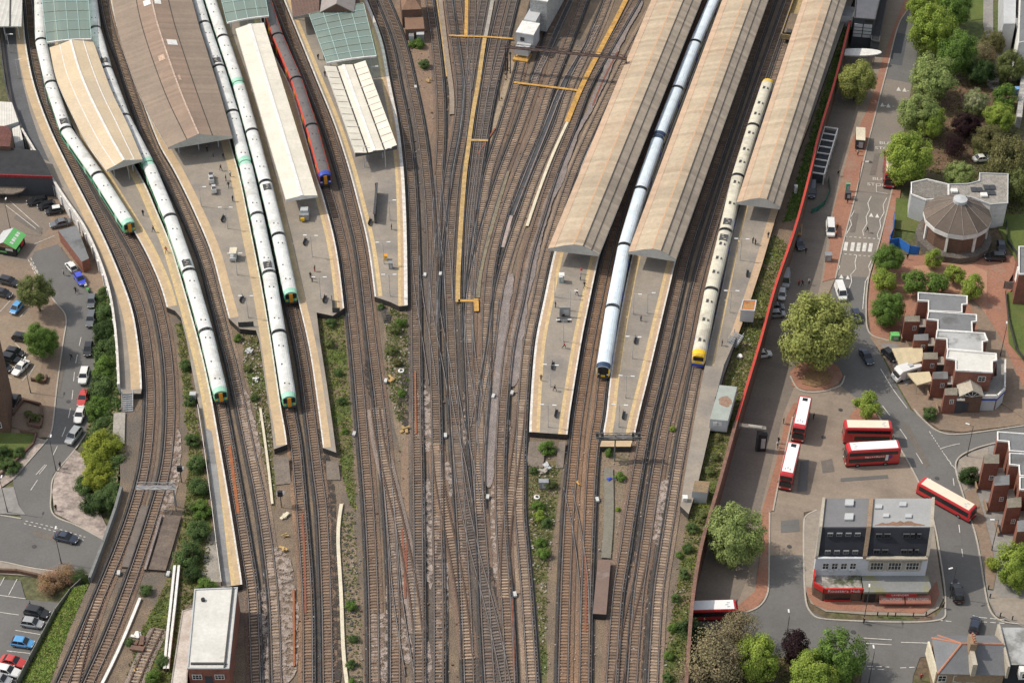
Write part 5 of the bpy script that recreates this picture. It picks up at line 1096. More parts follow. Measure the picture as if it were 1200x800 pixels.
polybox(t, [(1112, 217), (1134, 216.5), (1148, 213), (1148, 204), (1181, 205), (1180.5, 239), (1161, 240.5), (1138, 232), (1112, 230)], SR+6.3, SR, M_white, mat('pale_brown_felt', (.30, .28, .25)), parm=M_lbox)
b = MB()
for x, y in ((1141, 222), (1148, 222.5), (1156, 219.5), (1156, 226), (1163, 219.5), (1163, 226)): p = P(x, y, SR+6.5); MB().box((p.x, p.y, SR+6.55), (1.2, 1.6, .12)).build('solar_panel', M_navyf, t, world=True)
for x, y in ((1118, 224), (1153, 229)): p = P(x, y, SR+6.6); MB().box((p.x, p.y, SR+6.7), (1.4, 1.3, .5)).build('skylight', M_white, t, world=True)
a, d = P(1068, 230, SR+3), P(1083, 236, SR+3)
q = [P(1068, 228.8, SR+6), P(1085, 235.2, SR+6)]
b = MB(); e = (q[1]-q[0]); M_gg = mat('green_glass', (.10, .16, .14), (.05, .08, .07), fa=.2, rough=.15, spec=.6)
b.box(((q[0].x+q[1].x)/2, (q[0].y+q[1].y)/2-.12, SR+3.1), (e.length*.9, .12, 4.6), math.atan2(e.y, e.x)); b.build('glazed_front', M_gg, t, world=True)
for k in range(5): p = q[0].lerp(q[1], .06+k*.22); MB().box((p.x, p.y-.25, SR+3.1), (.1, .1, 4.8)).build('mullion', M_white, t, world=True)
# --- stepped maisonettes
def maison(label, blocks, towers, zr=SR+8.2, roofs=None, zt=SR+5.0, loc=None):
    t = bthing('maisonette_block', label, 'building', loc)
    for k, px in enumerate(blocks):
        q = polybox(t, px, zr, SR, M_brick, roofs[k], parm=M_white, nm='brick_block')
        lo = sorted(q, key=lambda p: p.y)[:2]; lo.sort(key=lambda p: p.x)
        if (lo[1]-lo[0]).length > 3:
            m = lo[0].lerp(lo[1], .75); window(t, (m.x, m.y-.03, SR+6.6), 1.5, 1.3)
    for k, (px, base) in enumerate(towers):
        polybox(t, px, zt, SR, M_brick, M_felt if k % 2 else mat('mossy_felt', (.22, .2, .16), fa=.2), nm='stair_tower')
        lx = P(px[2][0], px[2][1], zt); MB().box((lx.x+.75, lx.y+.9, SR+2.0), (1.5, 1.6, 4.0)).build('recess_shade_box', M_navyf, t, world=True); MB().box((lx.x+.75, lx.y+.6, SR+4.1), (1.5, 2.4, .2)).build('porch_roof', M_conc, t, world=True); window(t, (lx.x-.9, lx.y-.03, SR+3.4), .8, 1.1); MB().box((lx.x-3.2, lx.y+.8, SR+.6), (.25, 3, 1.2)).build('garden_wall', M_brickt, t, world=True)  # solid dark box by each tower; its colour gives the gap's shade
    return t
maison('stepped red brick maisonettes with four flat roofs, two grey and two whitened', [
    [(1076, 344), (1133, 348), (1133, 357), (1127, 357.5), (1127, 367), (1088, 365), (1088, 353.5), (1076, 353)],
    [(1088, 366), (1144, 370), (1144, 377.5), (1138.5, 378), (1139, 390), (1099, 387.5), (1099, 376), (1086.5, 375)],
    [(1098, 388.5), (1153.5, 391.5), (1157, 400), (1151, 401), (1151, 413), (1110, 409.5), (1109.5, 398), (1097, 397)],
    [(1110.5, 410.5), (1167, 415.5), (1167.5, 423), (1162.5, 424), (1162.5, 437), (1120, 434.5), (1120, 422.5), (1109, 420.5)]],
    [([(1060, 370), (1078, 370), (1078, 377), (1060, 377)], 403), ([(1071, 392), (1088, 391), (1088, 399), (1071, 399)], 413), ([(1082, 413), (1099, 413), (1099, 421), (1082, 421)], 436), ([(1093, 436), (1111, 435), (1111, 444), (1093, 444)], 471), ([(1107, 455), (1122, 454), (1122, 463), (1107, 463)], 486)],
    roofs=[M_felt, M_felt, M_feltl, M_feltw], loc=G(1110, 440))
t = bthing('porch_building', 'brick porch with a pitched roof and fan shaped window below the whitest flat roof', 'building', G(1137, 480))
a, d = G(1121, 484), G(1148, 487); b = MB(); yy = a.y; zz = SR
MB().box(((a.x+d.x)/2, yy+2.5, zz+2.4), (d.x-a.x, 5, 4.8)).build('brick_wall', M_brickd, t, world=True)
b.loft([[(a.x-.2, y, zz+4.7), ((a.x+d.x)/2, y, zz+6.3), (d.x+.2, y, zz+4.7)] for y in (yy-.3, yy+5)]); b.build('pitched_roof', M_stone, t, world=True)
b = MB(); cx = (a.x+d.x)/2; b.face([(cx+1.5*math.cos(k*math.pi/10), yy-.33, zz+4.6+1.25*math.sin(k*math.pi/10)) for k in range(11)]); f = b.build('fan_window', M_glass, t, world=True); KIDS.setdefault(f.name, [])
for k in range(1, 10, 2): MB().cyl((cx, yy-.36, zz+4.6), (cx+1.45*math.cos(k*math.pi/10), yy-.36, zz+4.6+1.2*math.sin(k*math.pi/10)), .04, seg=4).build('glazing_bar', M_white, f, world=True)
MB().box((cx-1.0, yy-.05, zz+1.6), (1.6, .1, 2.2)).build('door', M_navyf, t, world=True)
t = bthing('corner_shop', 'white walled corner shop with a blue trimmed shutter beside the brick porch', 'shop', G(1163, 486))
q = [P(x, y, SR+3.4) for x, y in [(1149, 466), (1168, 466), (1177, 457), (1177.5, 424), (1172, 419), (1168, 424), (1168, 440), (1149, 446)]]
MB().prism([(p.x, p.y) for p in q], SR, SR+3.4, mi=0, top=1, bottom=False).build('shop_wall', [M_brick, M_pave_g], t, world=True)
for i in (0, 1, 2):
    p, r = q[i], q[i+1]; m = (p+r)/2; e = r-p; rz = math.atan2(e.y, e.x)
    MB().box((m.x, m.y, SR+3.7), (e.length+.2, .3, .8), rz).build('white_parapet', M_white, t, world=True)
    n_ = Vector((e.y, -e.x, 0)).normalized()
    if i < 2:
        MB().box((m.x+n_.x*.08, m.y+n_.y*.08, SR+1.5), (e.length*.9, .12, 2.6), rz).build('shutter', M_lbox, t, world=True)
        MB().box((m.x+n_.x*.12, m.y+n_.y*.12, SR+3.0), (e.length, .14, .35), rz).build('fascia', M_blue, t, world=True)
for k, (px, lab) in enumerate([([(1045, 408), (1081, 406), (1082, 422), (1055, 431)], 'larger pale fabric awning in front of the brick stair towers'), ([(1063, 437), (1089, 435), (1093, 446), (1075, 451)], 'smaller pale fabric awning behind the white motorhome')]):
    q = [P(x, y, SR+z) for (x, y), z in zip(px, (2.5, 3.3, 3.3, 2.5))]
    t = bthing('fabric_awning', lab, 'awning', Vector((q[0].x, q[0].y, SR)), group='pale fabric awnings')
    b = MB(); b.face(q); b.face([p-Vector((0, 0, .06)) for p in q[::-1]])
    for u in range(4): v = (u+1) % 4; b.face([q[u], q[v], q[v]-Vector((0, 0, .3)), q[u]-Vector((0, 0, .3))])
    b.build('canvas', mat('canvas', (.52, .44, .29), (.46, .39, .26), band=(1, .1, .8, .06, 1), fa=.06), t, world=True)
    for p in (q[0], q[3]): MB().cyl((p.x, p.y, SR), (p.x, p.y, p.z), .06, seg=6).build('pole', M_metal, t, world=True)
# --- right-hand brick row
maison('red brick row with grey flat roofs and stair towers at the right edge', [
    [(1169, 507), (1225, 511), (1225, 532), (1183, 529), (1182, 518), (1169, 517)], [(1183, 532), (1225, 534), (1225, 560), (1195, 558), (1194, 546), (1183, 545)], [(1195, 560), (1240, 562), (1240, 600), (1206, 598), (1206, 575), (1195, 574)]],
    [([(1153, 533), (1171, 532), (1171, 543), (1153, 543)], 0), ([(1165, 558), (1183, 556), (1183, 568), (1165, 569)], 0), ([(1180, 584), (1197, 582), (1197, 594), (1180, 595)], 0), ([(1192, 610), (1210, 608), (1210, 622), (1192, 623)], 0)], roofs=[M_felt, M_felt, M_felt], loc=G(1185, 600), zt=SR+7, zr=SR+8.5)
# --- slate roofed house at the bottom right
t = bthing('slate_roofed_house', 'house with a hipped grey slate roof, terracotta ridges and tall chimney stack', 'house', G(1135, 800))
ze, zr = SR+6.2, SR+9.2
fl_, fr_ = P(1098.6, 789, ze), P(1177.5, 791, ze); bl, br = P(1092, 747, ze), P(1177, 744, ze); r0, r1 = P(1127, 753.5, zr), P(1176, 754, zr)
bl2 = P(1099, 744, ze); br = Vector((fr_.x, bl2.y, ze))
MB().prism([(fl_.x, fl_.y+.3), (fr_.x, fr_.y+.3), (br.x, br.y), (bl2.x, bl2.y), (bl.x+.2, bl.y)], SR, ze-.05, bottom=False).build('brick_wall', M_brickt, t, world=True)
b = MB(); b.face([fl_, fr_, r1, r0]); b.face([bl, fl_, r0]); b.face([bl2, bl, r0]); b.face([br, bl2, r0, r1]); b.face([fr_, br, r1]); b.build('slate_roof', M_slate, t, world=True)
for u, v in ((r0, r1), (r0, fl_), (r0, bl), (r0, bl2)): MB().cyl(u, v, .17, seg=6).build('ridge_tiles', M_tile, t, world=True)
MB().box((fl_.x-.1, (fl_.y+bl.y)/2, SR+4.4), (.3, (bl.y-fl_.y)*.85, 3.2), rz=math.radians(3)).build('gable_render', M_cream, t, world=True)
for x in (1105, 1123, 1139, 1160): p = P(x, 797, SR+4.9); window(t, (p.x, fl_.y+.28, SR+4.7), 1.4, 1.5, sill=M_stone)
xs_ = P(1138, 770, SR+8).x
b = MB(); b.box((xs_, (fl_.y+r0.y)/2-.2, SR+8.0), (.75, r0.y-fl_.y+1.2, 2.9)); b.build('party_wall', M_stone, t, world=True)
f = MB().box((xs_+.1, r0.y-.6, SR+9.7), (1.1, 2.2, 2.6)).build('chimney', M_brickt, t, world=True); KIDS.setdefault(f.name, [])
for k in range(4): MB().cyl((xs_+.1, r0.y-1.4+k*.5, SR+11), (xs_+.1, r0.y-1.4+k*.5, SR+11.7), .16, seg=6).build('chimney_pot', M_tile, f, world=True)
t = bthing('white_roofed_house', 'house with a whitened flat roof and dormer right of the slate roofed house', 'house', G(1195, 800))
xa = fr_.x+.25
MB().prism([(xa, fr_.y+.6), (xa+14, fr_.y+.6), (xa+14, br.y), (xa, br.y)], SR, SR+8.2, mi=0, top=1, bottom=False).build('house_wall', [M_slated, M_feltl], t, world=True)
MB().box((xa, (fr_.y+br.y)/2, SR+7.3), (.4, br.y-fr_.y+.5, 3)).build('party_wall', M_stone, t, world=True)
MB().box((xa+2.9, fr_.y+.2, SR+7.0), (2.0, 1.8, 2.0)).build('dormer', M_wframe, t, world=True); window(t, (xa+2.9, fr_.y-.72, SR+7.0), 1.3, 1.3)
# --- white roofed signal box at the lower left
t = bthing('signal_box', 'long white flat roofed signal box with grey gutters at the lower left', 'signal box', P(247, 800, -.4))
q = polybox(t, [(228.5, 691), (278, 689), (268, 783), (220, 783)], 5.6, -.4, M_brick, M_feltw, nm='brick_wall', parm=M_lbox, ph=.25)
fr = sorted(q, key=lambda p: p.y)[:2]; fr.sort(key=lambda p: p.x)
for k in (.2, .75): m = fr[0].lerp(fr[1], k); window(t, (m.x, m.y-.05, 3.6), 1.6, 1.2, bars=2)
m = fr[0].lerp(fr[1], .48); MB().box((m.x, m.y-.05, 2.2), (1.2, .1, 3)).build('door', M_navyf, t, world=True)
e0, e1 = q[1], q[2]; off = (e1-e0).normalized(); no = Vector((-off.y, off.x, 0)); no = no if no.x > 0 else -no
MB().sweep([e0-no*.7, e1-no*.7], [(-.12, 0), (-.12, .35), (.12, .35), (.12, 0)]).build('roof_gutter', M_dgrey, t, world=True)
MB().sweep([q[3].lerp(q[2], .06)+Vector((0, .9, 0)), q[3].lerp(q[2], .93)+Vector((0, .9, 0))], [(-.15, 0), (-.15, .35), (.15, .35), (.15, 0)]).build('roof_gutter', M_dgrey, t, world=True)
p = P(238, 703, 5.7); MB().cyl((p.x, p.y, 5.6), (p.x, p.y, 6.1), .35, seg=8).build('roof_vent', M_black, t, world=True)
t = bthing('low_annexe', 'low pale stained flat roof along the left side of the white signal box', 'building', P(215, 800, -.4))
polybox(t, [(214, 716), (228, 712), (219, 790), (218, 820), (198, 820)], 2.8, -.4, M_brick, mat('stained_felt', (.55, .51, .46), (.42, .36, .31), scale=.3, fa=.15), parm=M_conc, ph=.15)
# --- small brick store on the left, black hall, sheds, tower
t = bthing('brick_store', 'narrow red brick store with a flat grey roof by the left car park', 'store', G(85, 318, 'L'))
polybox(t, [(68, 270), (90, 264), (104.5, 303), (96, 307)], ZL(P(85, 290, 0).y)+3.0, -2.4, M_brick, M_felt, nm='brick_wall')
t = bthing('black_hall', 'black roofed hall with a red eaves stripe beyond the parked black cars', 'building', G(30, 222, 'L'))
q = [P(x, y, 3.6) for x, y in [(-60, 170), (0, 174), (46, 179), (61, 206), (0, 204), (-60, 202)]]
MB().prism([(p.x, p.y) for p in q], -2.4, 3.2, bottom=False).build('dark_wall', M_navyf, t, world=True)
b = MB(); b.face([Vector((p.x, p.y, 3.25+(.9 if i < 3 else 0))) for i, p in enumerate(q)]); b.build('black_roof', M_black, t, world=True)
MB().sweep([q[5], q[4], q[3]], [(-.15, -.7), (-.15, -.1), (.15, -.1), (.15, -.7)]).build('red_fascia', mat('dull_red', (.26, .03, .035)), t, world=True)
t = bthing('low_canopy', 'low grey slab canopy in front of the black hall', 'canopy', G(12, 232, 'L'))
q = [P(x, y, .3) for x, y in [(-40, 216), (33, 217), (26, 224), (15, 227), (-40, 226)]]
MB().prism([(p.x, p.y) for p in q], .0, .3).build('slab', mat('brown_slab', (.2, .165, .135)), t, world=True)
for x, y in ((20, 222), (0, 223)): p = P(x, y, 0); MB().cyl((p.x, p.y, -2.3), (p.x, p.y, 0), .15).build('post', M_dgrey, t, world=True)
t = bthing('brick_annexe', 'dark red brick block behind the black hall at the left edge', 'building', G(5, 180, 'L'))
polybox(t, [(-50, 146), (10, 148), (14, 156), (12, 172), (-50, 170)], 5, -2.4, M_brickd, mat('maroon_roof', (.14, .06, .05)))
for k, (px, z, lab) in enumerate([([(-40, 117), (14, 120), (22, 143), (-2, 150), (-40, 150)], 3.0, 'larger white corrugated shed roof at the left edge'), ([(14, 151), (23, 147), (27, 164), (17, 168)], 2.4, 'small white corrugated shed roof below the larger one')]):
    t = bthing('corrugated_shed', lab, 'shed', G(px[1][0]-5, px[1][1]+40, 'L'))
    polybox(t, px, z, -2.4, M_lbox, mat('corrugated_white', (.62, .60, .55), (.54, .52, .47), band=(1, .2, .55, .16, 0), fa=.06))
t = bthing('footbridge_canopy', 'white ribbed canopy roof at the top left corner', 'canopy', P(10, 45, 0))
q = [P(x, y, 5.5) for x, y in [(-30, -30), (27, -30), (25, 31), (-10, 31), (-30, 31)]]
MB().prism([(p.x, p.y) for p in q], 5.2, 5.5).build('ribbed_roof', mat('ribbed_white', (.55, .54, .50), (.48, .47, .43), band=(1, .05, 1.1, .12, 0), fa=.06), t, world=True)
for x, y in ((4, 34), (20, 34)): p = P(x, y-4, 5); MB().cyl((p.x, p.y, 0), (p.x, p.y, 5.3), .15).build('column', M_col, t, world=True)
p = P(12, 0, 5.6); MB().sweep([P(12.5, -30, 5.55), P(11.5, 31, 5.55)], [(-.15, 0), (-.15, .12), (.15, .12), (.15, 0)]).build('ridge', M_gut, t, world=True)
t = bthing('brick_tower', 'tall dark red brick building cut by the left edge beside the lawn', 'building', G(5, 500, 'L'))
a = G(13, 508, 'L'); a2 = G(20, 470, 'L')
MB().prism([(a.x-25, a.y), (a.x, a.y), (a2.x-.6, a2.y), (a2.x-25, a2.y+2)], -5.2, 12).build('brick_wall', M_brickd, t, world=True)
for k in range(5): window(t, (a.x-2-0, a.y-.04, -2+k*2.7), 1.2, 1.4)
# green roofed kiosk
p = G(12, 296, 'L')
t = thing('market_kiosk', 'black kiosk with a bright green pitched roof in the left car park', 'kiosk', (p.x, p.y+1.2, p.z), math.radians(-14))
MB().box((0, 0, 1.2), (4.4, 4.6, 2.4)).build('kiosk_wall', M_black, t)
b = MB(); b.loft([[(-2.6, y, 2.4), (0, y, 3.7), (2.6, y, 2.4)] for y in (-2.6, 2.6)]); o = b.build('pitched_roof', [mat('timber', (.3, .2, .12))], t)
MKG = mat('bright_green', (.16, .52, .16), (.14, .46, .14), fa=.06)
for s in (-1, 1):
    b = MB(); q = [(s*.02, -2.62, 3.74), (s*2.66, -2.62, 2.42), (s*2.66, 2.62, 2.42), (s*.02, 2.62, 3.74)]; b.face(q); f = b.build('roof_sheet', MKG if s > 0 else M_lbox, t); KIDS.setdefault(f.name, [])
    if s > 0:
        b = MB()
        for k, w in enumerate((.5, .7, .4, .65, .5)): 
            yy = -1.8+k*.85; b.face([(1.0, yy, 3.27), (1.65, yy, 2.945), (1.65, yy+w, 2.945), (1.0, yy+w, 3.27)])
        b.build('worn_lettering', M_white, f)
MB().box((2.25, .9, 1.4), (.08, 1.2, 1.3)).build('red_poster', M_red, t); MB().box((2.25, -.9, .9), (.08, 1.1, .7)).build('green_sign', MKG, t)
MB().box((-.6, -2.33, 1.0), (1.6, .08, .35)).build('green_sign', MKG, t); MB().box((.9, -2.33, 1.75), (1.6, .08, .6)).build('white_sign', M_white, t)
# --- house and kiosks in the fork of the tracks (top centre)
t = bthing('hipped_house', 'small brown house with a hipped tiled roof in the fork of the tracks', 'house', P(485, 45, -.4))
M_btile = mat('brown_tiles', (.22, .135, .09), (.19, .115, .08), fine=3, fa=.15)
q = [P(x, y, 4.6) for x, y in [(468, -12), (492, -12), (494, 11), (471, 12)]]; c_ = sum(q, Vector())/4+Vector((0, 0, 2.2))
MB().prism([(p.x, p.y) for p in q], -.4, 4.5).build('brick_wall', M_brickd, t, world=True)
b = MB()
for i in range(4): b.face([q[i], q[(i+1) % 4], c_])
b.build('hipped_roof', M_btile, t, world=True)
q = polybox(t, [(474, 20), (496, 20), (497.5, 34), (475, 35)], 2.6, -.4, M_brickd, M_btile, nm='lean_to')
t = bthing('relay_cabinets', 'grey metal cabinets below the hipped brown house', 'cabinet', P(488, 44, -.4))
polybox(t, [(479, 36.5), (485, 36.5), (485, 43), (479, 43)], 1.6, -.4, M_lbox, M_metal); polybox(t, [(488, 36), (497, 36), (497, 41), (488, 41)], 1.8, -.4, M_metal, M_lbox)
t = bthing('station_house', 'grey roofed station building with a brown gable beside the glass canopy', 'building', P(400, 20, PZ))
q = polybox(t, [(336, -40), (374, -40), (374, 14), (343, 20)], 5.6, PZ+3.8, M_conc, mat('rust_roof', (.16, .10, .08), (.13, .085, .07), band=(1, .2, .8, .12, 0)), nm='canopy_block')
yy = P(395, 13, 6).y; xa, xb = P(375, 13, 6).x, P(415, 13, 6).x; xc = (xa+xb)/2
MB().box((xc, yy+8, 3.2), (xb-xa-.6, 16, 5.6)).build('house_wall', M_brickd, t, world=True)
b = MB(); b.loft([[(xa, y, 5.9), (xc, y, 8.3), (xb, y, 5.9)] for y in (yy-.4, yy+16)]); b.build('pitched_roof', mat('grey_slates', (.30, .27, .255), (.26, .235, .22), fa=.1), t, world=True)
b = MB(); b.face([(xa+.4, yy-.43, 5.92), (xc, yy-.43, 8.1), (xb-.4, yy-.43, 5.92)]); b.build('gable_panel', M_brickd, t, world=True)
for x, y in ((347, 26), (366, 22)): p = P(x, y-3, PZ); MB().cyl((p.x, p.y, PZ), (p.x, p.y, 5), .15).build('column', M_col, t, world=True)
# --- grey signal cabin
t = bthing('signal_cabin', 'tall stepped pale grey signal cabin straddling the tracks at the top', 'signal cabin', P(612, 70, -.4))
d_ = (P(640, 0, 3)-P(606, 60, 3)); d_.z = 0; L_ = d_.length; d_.normalize(); rz = math.atan2(d_.y, d_.x); o_ = P(611, 69, 0)
def cb(nm, u, l, w, z0, z1, m, side=0): 
    c = o_+d_*(u+l/2)+Vector((d_.y, -d_.x, 0))*side; MB().box((c.x, c.y, (z0+z1)/2), (l, w, z1-z0), rz).build(nm, m, t, world=True)
cb('lower_block', 0, 2.6, 3.4, .9, 2.9, M_lbox); cb('middle_block', 2.7, 5.2, 4.2, .8, 5.2, M_lbox); cb('flat_roof', 2.6, 5.4, 4.4, 5.2, 5.45, M_white)
cb('link_block', 8.0, 8.5, 3.0, .8, 5.8, M_lbox, -.4); cb('upper_block', 12, 26, 4.2, .8, 9.0, mat('pale_cladding', (.38, .39, .38), (.33, .34, .335), band=(d_.x, d_.y, 1.2, .05, 1)), .6); cb('flat_roof', 12, 26, 4.5, 9.0, 9.25, M_white, .6)
cb('orange_base', -1.2, 3.6, 3.6, -.3, .25, M_yel); cb('window_band', 2.62, .1, 1.0, 3.2, 4.2, M_glass, -.6)
for s in (-1, 1): c = o_+Vector((d_.y, -d_.x, 0))*s*1.5; MB().cyl((c.x, c.y, -.4), (c.x, c.y, 1), .15).build('leg', M_metal, t, world=True)
# --- station entrance block top right
t = bthing('station_entrance', 'grey blocky station entrance at the top end of the red hoarding', 'building', G(1005, 65))
polybox(t, [(1006, -40), (1040, -40), (1025, 24), (1001, 22)], SR+8.5, SR, M_navyf, mat('blue_grey_felt', (.115, .12, .135), (.1, .105, .12), fa=.1), nm='main_block', parm=M_dgrey)
fp = [P(1001, 22, SR+8.5), P(1024, 24, SR+8.5)]; e = fp[1]-fp[0]; rz = math.atan2(e.y, e.x); m = (fp[0]+fp[1])/2
for k, fx in enumerate((-.24, .24)):
    MB().box((m.x+e.x*fx, m.y+e.y*fx-.1, SR+5.4), (e.length*.43, .15, 3.6), rz).build('glazing', M_lbox, t, world=True)
    for j in range(1, 4): MB().box((m.x+e.x*fx, m.y+e.y*fx-.2, SR+3.6+j*.9), (e.length*.43, .1, .12), rz).build('glazing_bar', M_navyf, t, world=True)
MB().box((m.x+e.x*.27, m.y-.15, SR+8.0), (e.length*.4, .12, .8), rz).build('sign_panel', M_black, t, world=True)
polybox(t, [(1030, -40), (1046, -40), (1030, 50), (1021, 48)], SR+4.2, SR, M_navyf, M_black, nm='side_block', parm=M_dgrey)
polybox(t, [(984, 6), (1003, 9), (1000, 20), (981, 18)], 2.6, -.4, M_lbox, M_felt, nm='grey_box')
c = P(1006, 61, SR+3.6); n = 20; b = MB(); el = [(c.x+5.6*math.cos(2*math.pi*i/n), c.y+1.6*math.sin(2*math.pi*i/n)) for i in range(n)]; b.prism(el, SR+3.3, SR+3.6); b.build('oval_canopy', M_white, t, world=True)
for s in (-4, 4): MB().cyl((c.x+s, c.y, SR), (c.x+s, c.y, SR+3.3), .12).build('post', M_metal, t, world=True)
t = bthing('apartment_block', 'white apartment block with grey balconies at the top right corner', 'building', G(1190, 60))
polybox(t, [(1177, -60), (1192, -60), (1190, 28), (1176, 28)], SR+9, SR, M_lbox, M_lbox, nm='grey_wing')
polybox(t, [(1198, -60), (1240, -60), (1240, 40), (1194, 50)], SR+11, SR, M_white, M_felt, nm='white_wing')
for k in range(3): p = P(1192, 15+k*12, SR+3+k); MB().box((p.x, p.y, SR+2+k*2.8), (1.8, 4, .9)).build('balcony', M_white, t, world=True)
t = bthing('brick_house', 'brick house with white window bay cut by the right edge beside the lawn', 'house', G(1205, 340))
polybox(t, [(1194, 290), (1240, 290), (1240, 322), (1194, 322)], SR+8, SR, M_brick, M_felt, parm=M_white)
a = G(1194, 350); MB().box((P(1195, 325, SR+6).x+.4, P(1194, 322, SR+8).y+2, SR+5.6), (1.5, 3.2, 3.4)).build('bay_window', M_white, t, world=True)
t = bthing('white_railing_wall', 'pale slatted garden structure at the right edge below the blue bin', 'garden wall', G(1196, 145))
a, d = G(1192, 150), G(1199, 85); b = MB(); b.sweep([a, d], [(-.6, 0), (-.6, 3), (.6, 3), (.6, 0)]); b.build('slats', mat('grey_slats', (.38, .37, .35), band=(0, 1, .8, .2, 1)), t, world=True)
# --- boundary walls on the right
M_redh = mat('red_hoarding', (.52, .065, .045), (.44, .055, .04), scale=.25, fine=1.5, fa=.12, rough=.5)
cutI = 13
wr = smooth_line(right_w[2:10]+[P(860.5, 500, 0)], 2.5); wb = smooth_line([P(860.5, 500, 0)]+right_w[11:], 2.5)
t = thing('retaining_wall', 'long retaining wall between the station and the lane, topped by a red hoarding', 'wall', tuple(wr[0]))
MB().sweep(wr, [(0, -6), (0, .55), (.5, .55), (.5, -6)]).build('brick_wall', M_brickd, t, world=True)
b = MB(); b.sweep(wr, [(.12, .55), (.12, 1.35), (.3, 1.35), (.3, .55)]); f = b.build('red_hoarding', M_redh, t, world=True)
MB().sweep(wr, [(.0, 1.35), (.0, 1.5), (.5, 1.5), (.5, 1.35)]).build('hoarding_cap', M_redh, t, world=True)
t = thing('brick_wall', 'rusty brown brick wall continuing below the red hoarding past the leafy tree', 'wall', tuple(wb[0]))
nb = len(wb); 
MB().sweep(wb, [(0, -6), (0, 1.5), (.5, 1.5), (.5, -6)]).build('brickwork', mat('rusty_brick', (.17, .085, .065), (.12, .065, .05), fine=2, fa=.25), t, world=True)
MB().sweep(wb, [(-.06, 1.5), (-.06, 1.65), (.56, 1.65), (.56, 1.5)]).build('coping', mat('rusty_coping', (.22, .12, .09), (.15, .09, .07), fa=.3), t, world=True)
# --- cabins beside the right platform
t = bthing('portable_cabin', 'pale grey-green portable cabin with a rust stain on its roof', 'cabin', P(848, 502, 0))
polybox(t, [(843, 451), (864, 453), (853, 493), (832, 491)], 3.2, .3, M_lbox, mat('grey_green_roof', (.34, .37, .34), (.30, .33, .3), fa=.06), nm='cabin_wall')
p = P(850, 470, 3.3); n = 16; b = MB(); b.prism([(p.x+1.25*math.cos(2*math.pi*i/n)*(1+.12*math.sin(3*i)), p.y+1.5*math.sin(2*math.pi*i/n)*(1+.1*math.cos(2*i))) for i in range(n)], 3.25, 3.262, bottom=False); b.build('rust_stain', mat('rust_stain', (.24, .13, .085), (.28, .2, .15), scale=.9, fa=.2), t, world=True)
for x, y in ((834, 494), (851, 496)): p = P(x, y, 1); MB().box((p.x+.5, p.y+.6, .1), (.4, .4, .9)).build('foot', M_dgrey, t, world=True)
for k in (.25, .55, .8): a = P(832, 491, 2).lerp(P(853, 493, 2), k); MB().box((a.x, P(842, 492, 3.2).y-.04, 2.2), (.8, .08, .9)).build('panel', M_white, t, world=True)
t = bthing('equipment_cabin', 'light grey cabin on stilts with an orange rusted roof', 'cabin', P(878, 385, 0))
polybox(t, [(871, 352), (886, 352.5), (884, 364.5), (868, 363.5)], 3.9, 1.0, M_lbox, mat('orange_roof', (.48, .15, .05), (.36, .2, .08), scale=.5, fa=.2, band=(0, 1, 1.2, .12, 1)), nm='cabin_wall', parm=M_lbox, ph=.2)
for x, y in ((870, 380), (882, 381), (876, 380)): p = P(x, y, .6); MB().box((p.x, p.y+.4, .3), (.2, .2, 1.5)).build('stilt', M_dgrey, t, world=True)
t = bthing('weathered_shed', 'small pale shed with a brown stained roof beside the brick wall', 'shed', P(820, 588, -.4))
polybox(t, [(814, 563), (832, 564), (829, 577), (811, 576)], 2.4, -.4, M_lbox, mat('stained_brown_roof', (.26, .18, .10), (.2, .15, .1), fa=.2), nm='shed_wall')
t = bthing('flat_hut', 'long flat brown roofed hut between the tracks right of centre', 'hut', P(702, 722, -.4))
polybox(t, [(700.5, 655.5), (716, 655.5), (710.5, 720), (694.5, 719)], .9, -.4, M_black, mat('brown_felt', (.20, .135, .11), (.17, .12, .1), scale=.2, fa=.1, big=((.3, .26, .24), .1, .6, .7)), nm='hut_wall')
strip('gravel_path', [(713, 548), (714, 590), (713, 620), (710, 653)], 1.7, mat('greenish_concrete', (.20, .185, .15), (.17, .16, .13), fa=.15), z=-.1, h=.2)
# ================================================================== vegetation
def leafmat(name, c, c2, tr=.42): return mat(name, c, c2, scale=.35, fine=1.6, fa=.22, rough=.75, spec=.15, trans=tr, island=.38)
LEAF = {
 'yellow': leafmat('leaf_yellow_green', (0.372, 0.396, 0.120), (0.282, 0.312, 0.096)), 'lime': leafmat('leaf_lime', (0.322, 0.402, 0.081), (0.241, 0.328, 0.063)), 'mid': leafmat('leaf_mid_green', (0.174, 0.274, 0.062), (0.129, 0.213, 0.050)),
 'dark': leafmat('leaf_dark_green', (0.070, 0.119, 0.038), (0.052, 0.088, 0.032)), 'pale': leafmat('leaf_pale_green', (0.336, 0.403, 0.146), (0.258, 0.325, 0.112)), 'bloom': leafmat('white_blossom', (0.414, 0.425, 0.253), (0.230, 0.276, 0.115)),
 'purple': leafmat('leaf_purple', (.045, .022, .026), (.032, .018, .02)), 'twig': leafmat('bare_twigs', (0.228, 0.184, 0.108), (0.184, 0.166, 0.088), .1), 'olive': leafmat('leaf_olive', (0.198, 0.231, 0.083), (0.154, 0.182, 0.066)), 'red': leafmat('dry_red_twigs', (0.350, 0.210, 0.131), (0.263, 0.175, 0.088), .1),
 'gold': leafmat('leaf_gold', (.34, .37, .06), (.25, .30, .05)), 'browng': leafmat('leaf_brown_green', (0.212, 0.202, 0.087), (0.164, 0.164, 0.067)), 'ivy': leafmat('leaf_shrub_green', (.135, .205, .07), (.10, .155, .055))}
M_bark = mat('bark', (.11, .085, .06), (.08, .06, .045), fine=3, fa=.3)
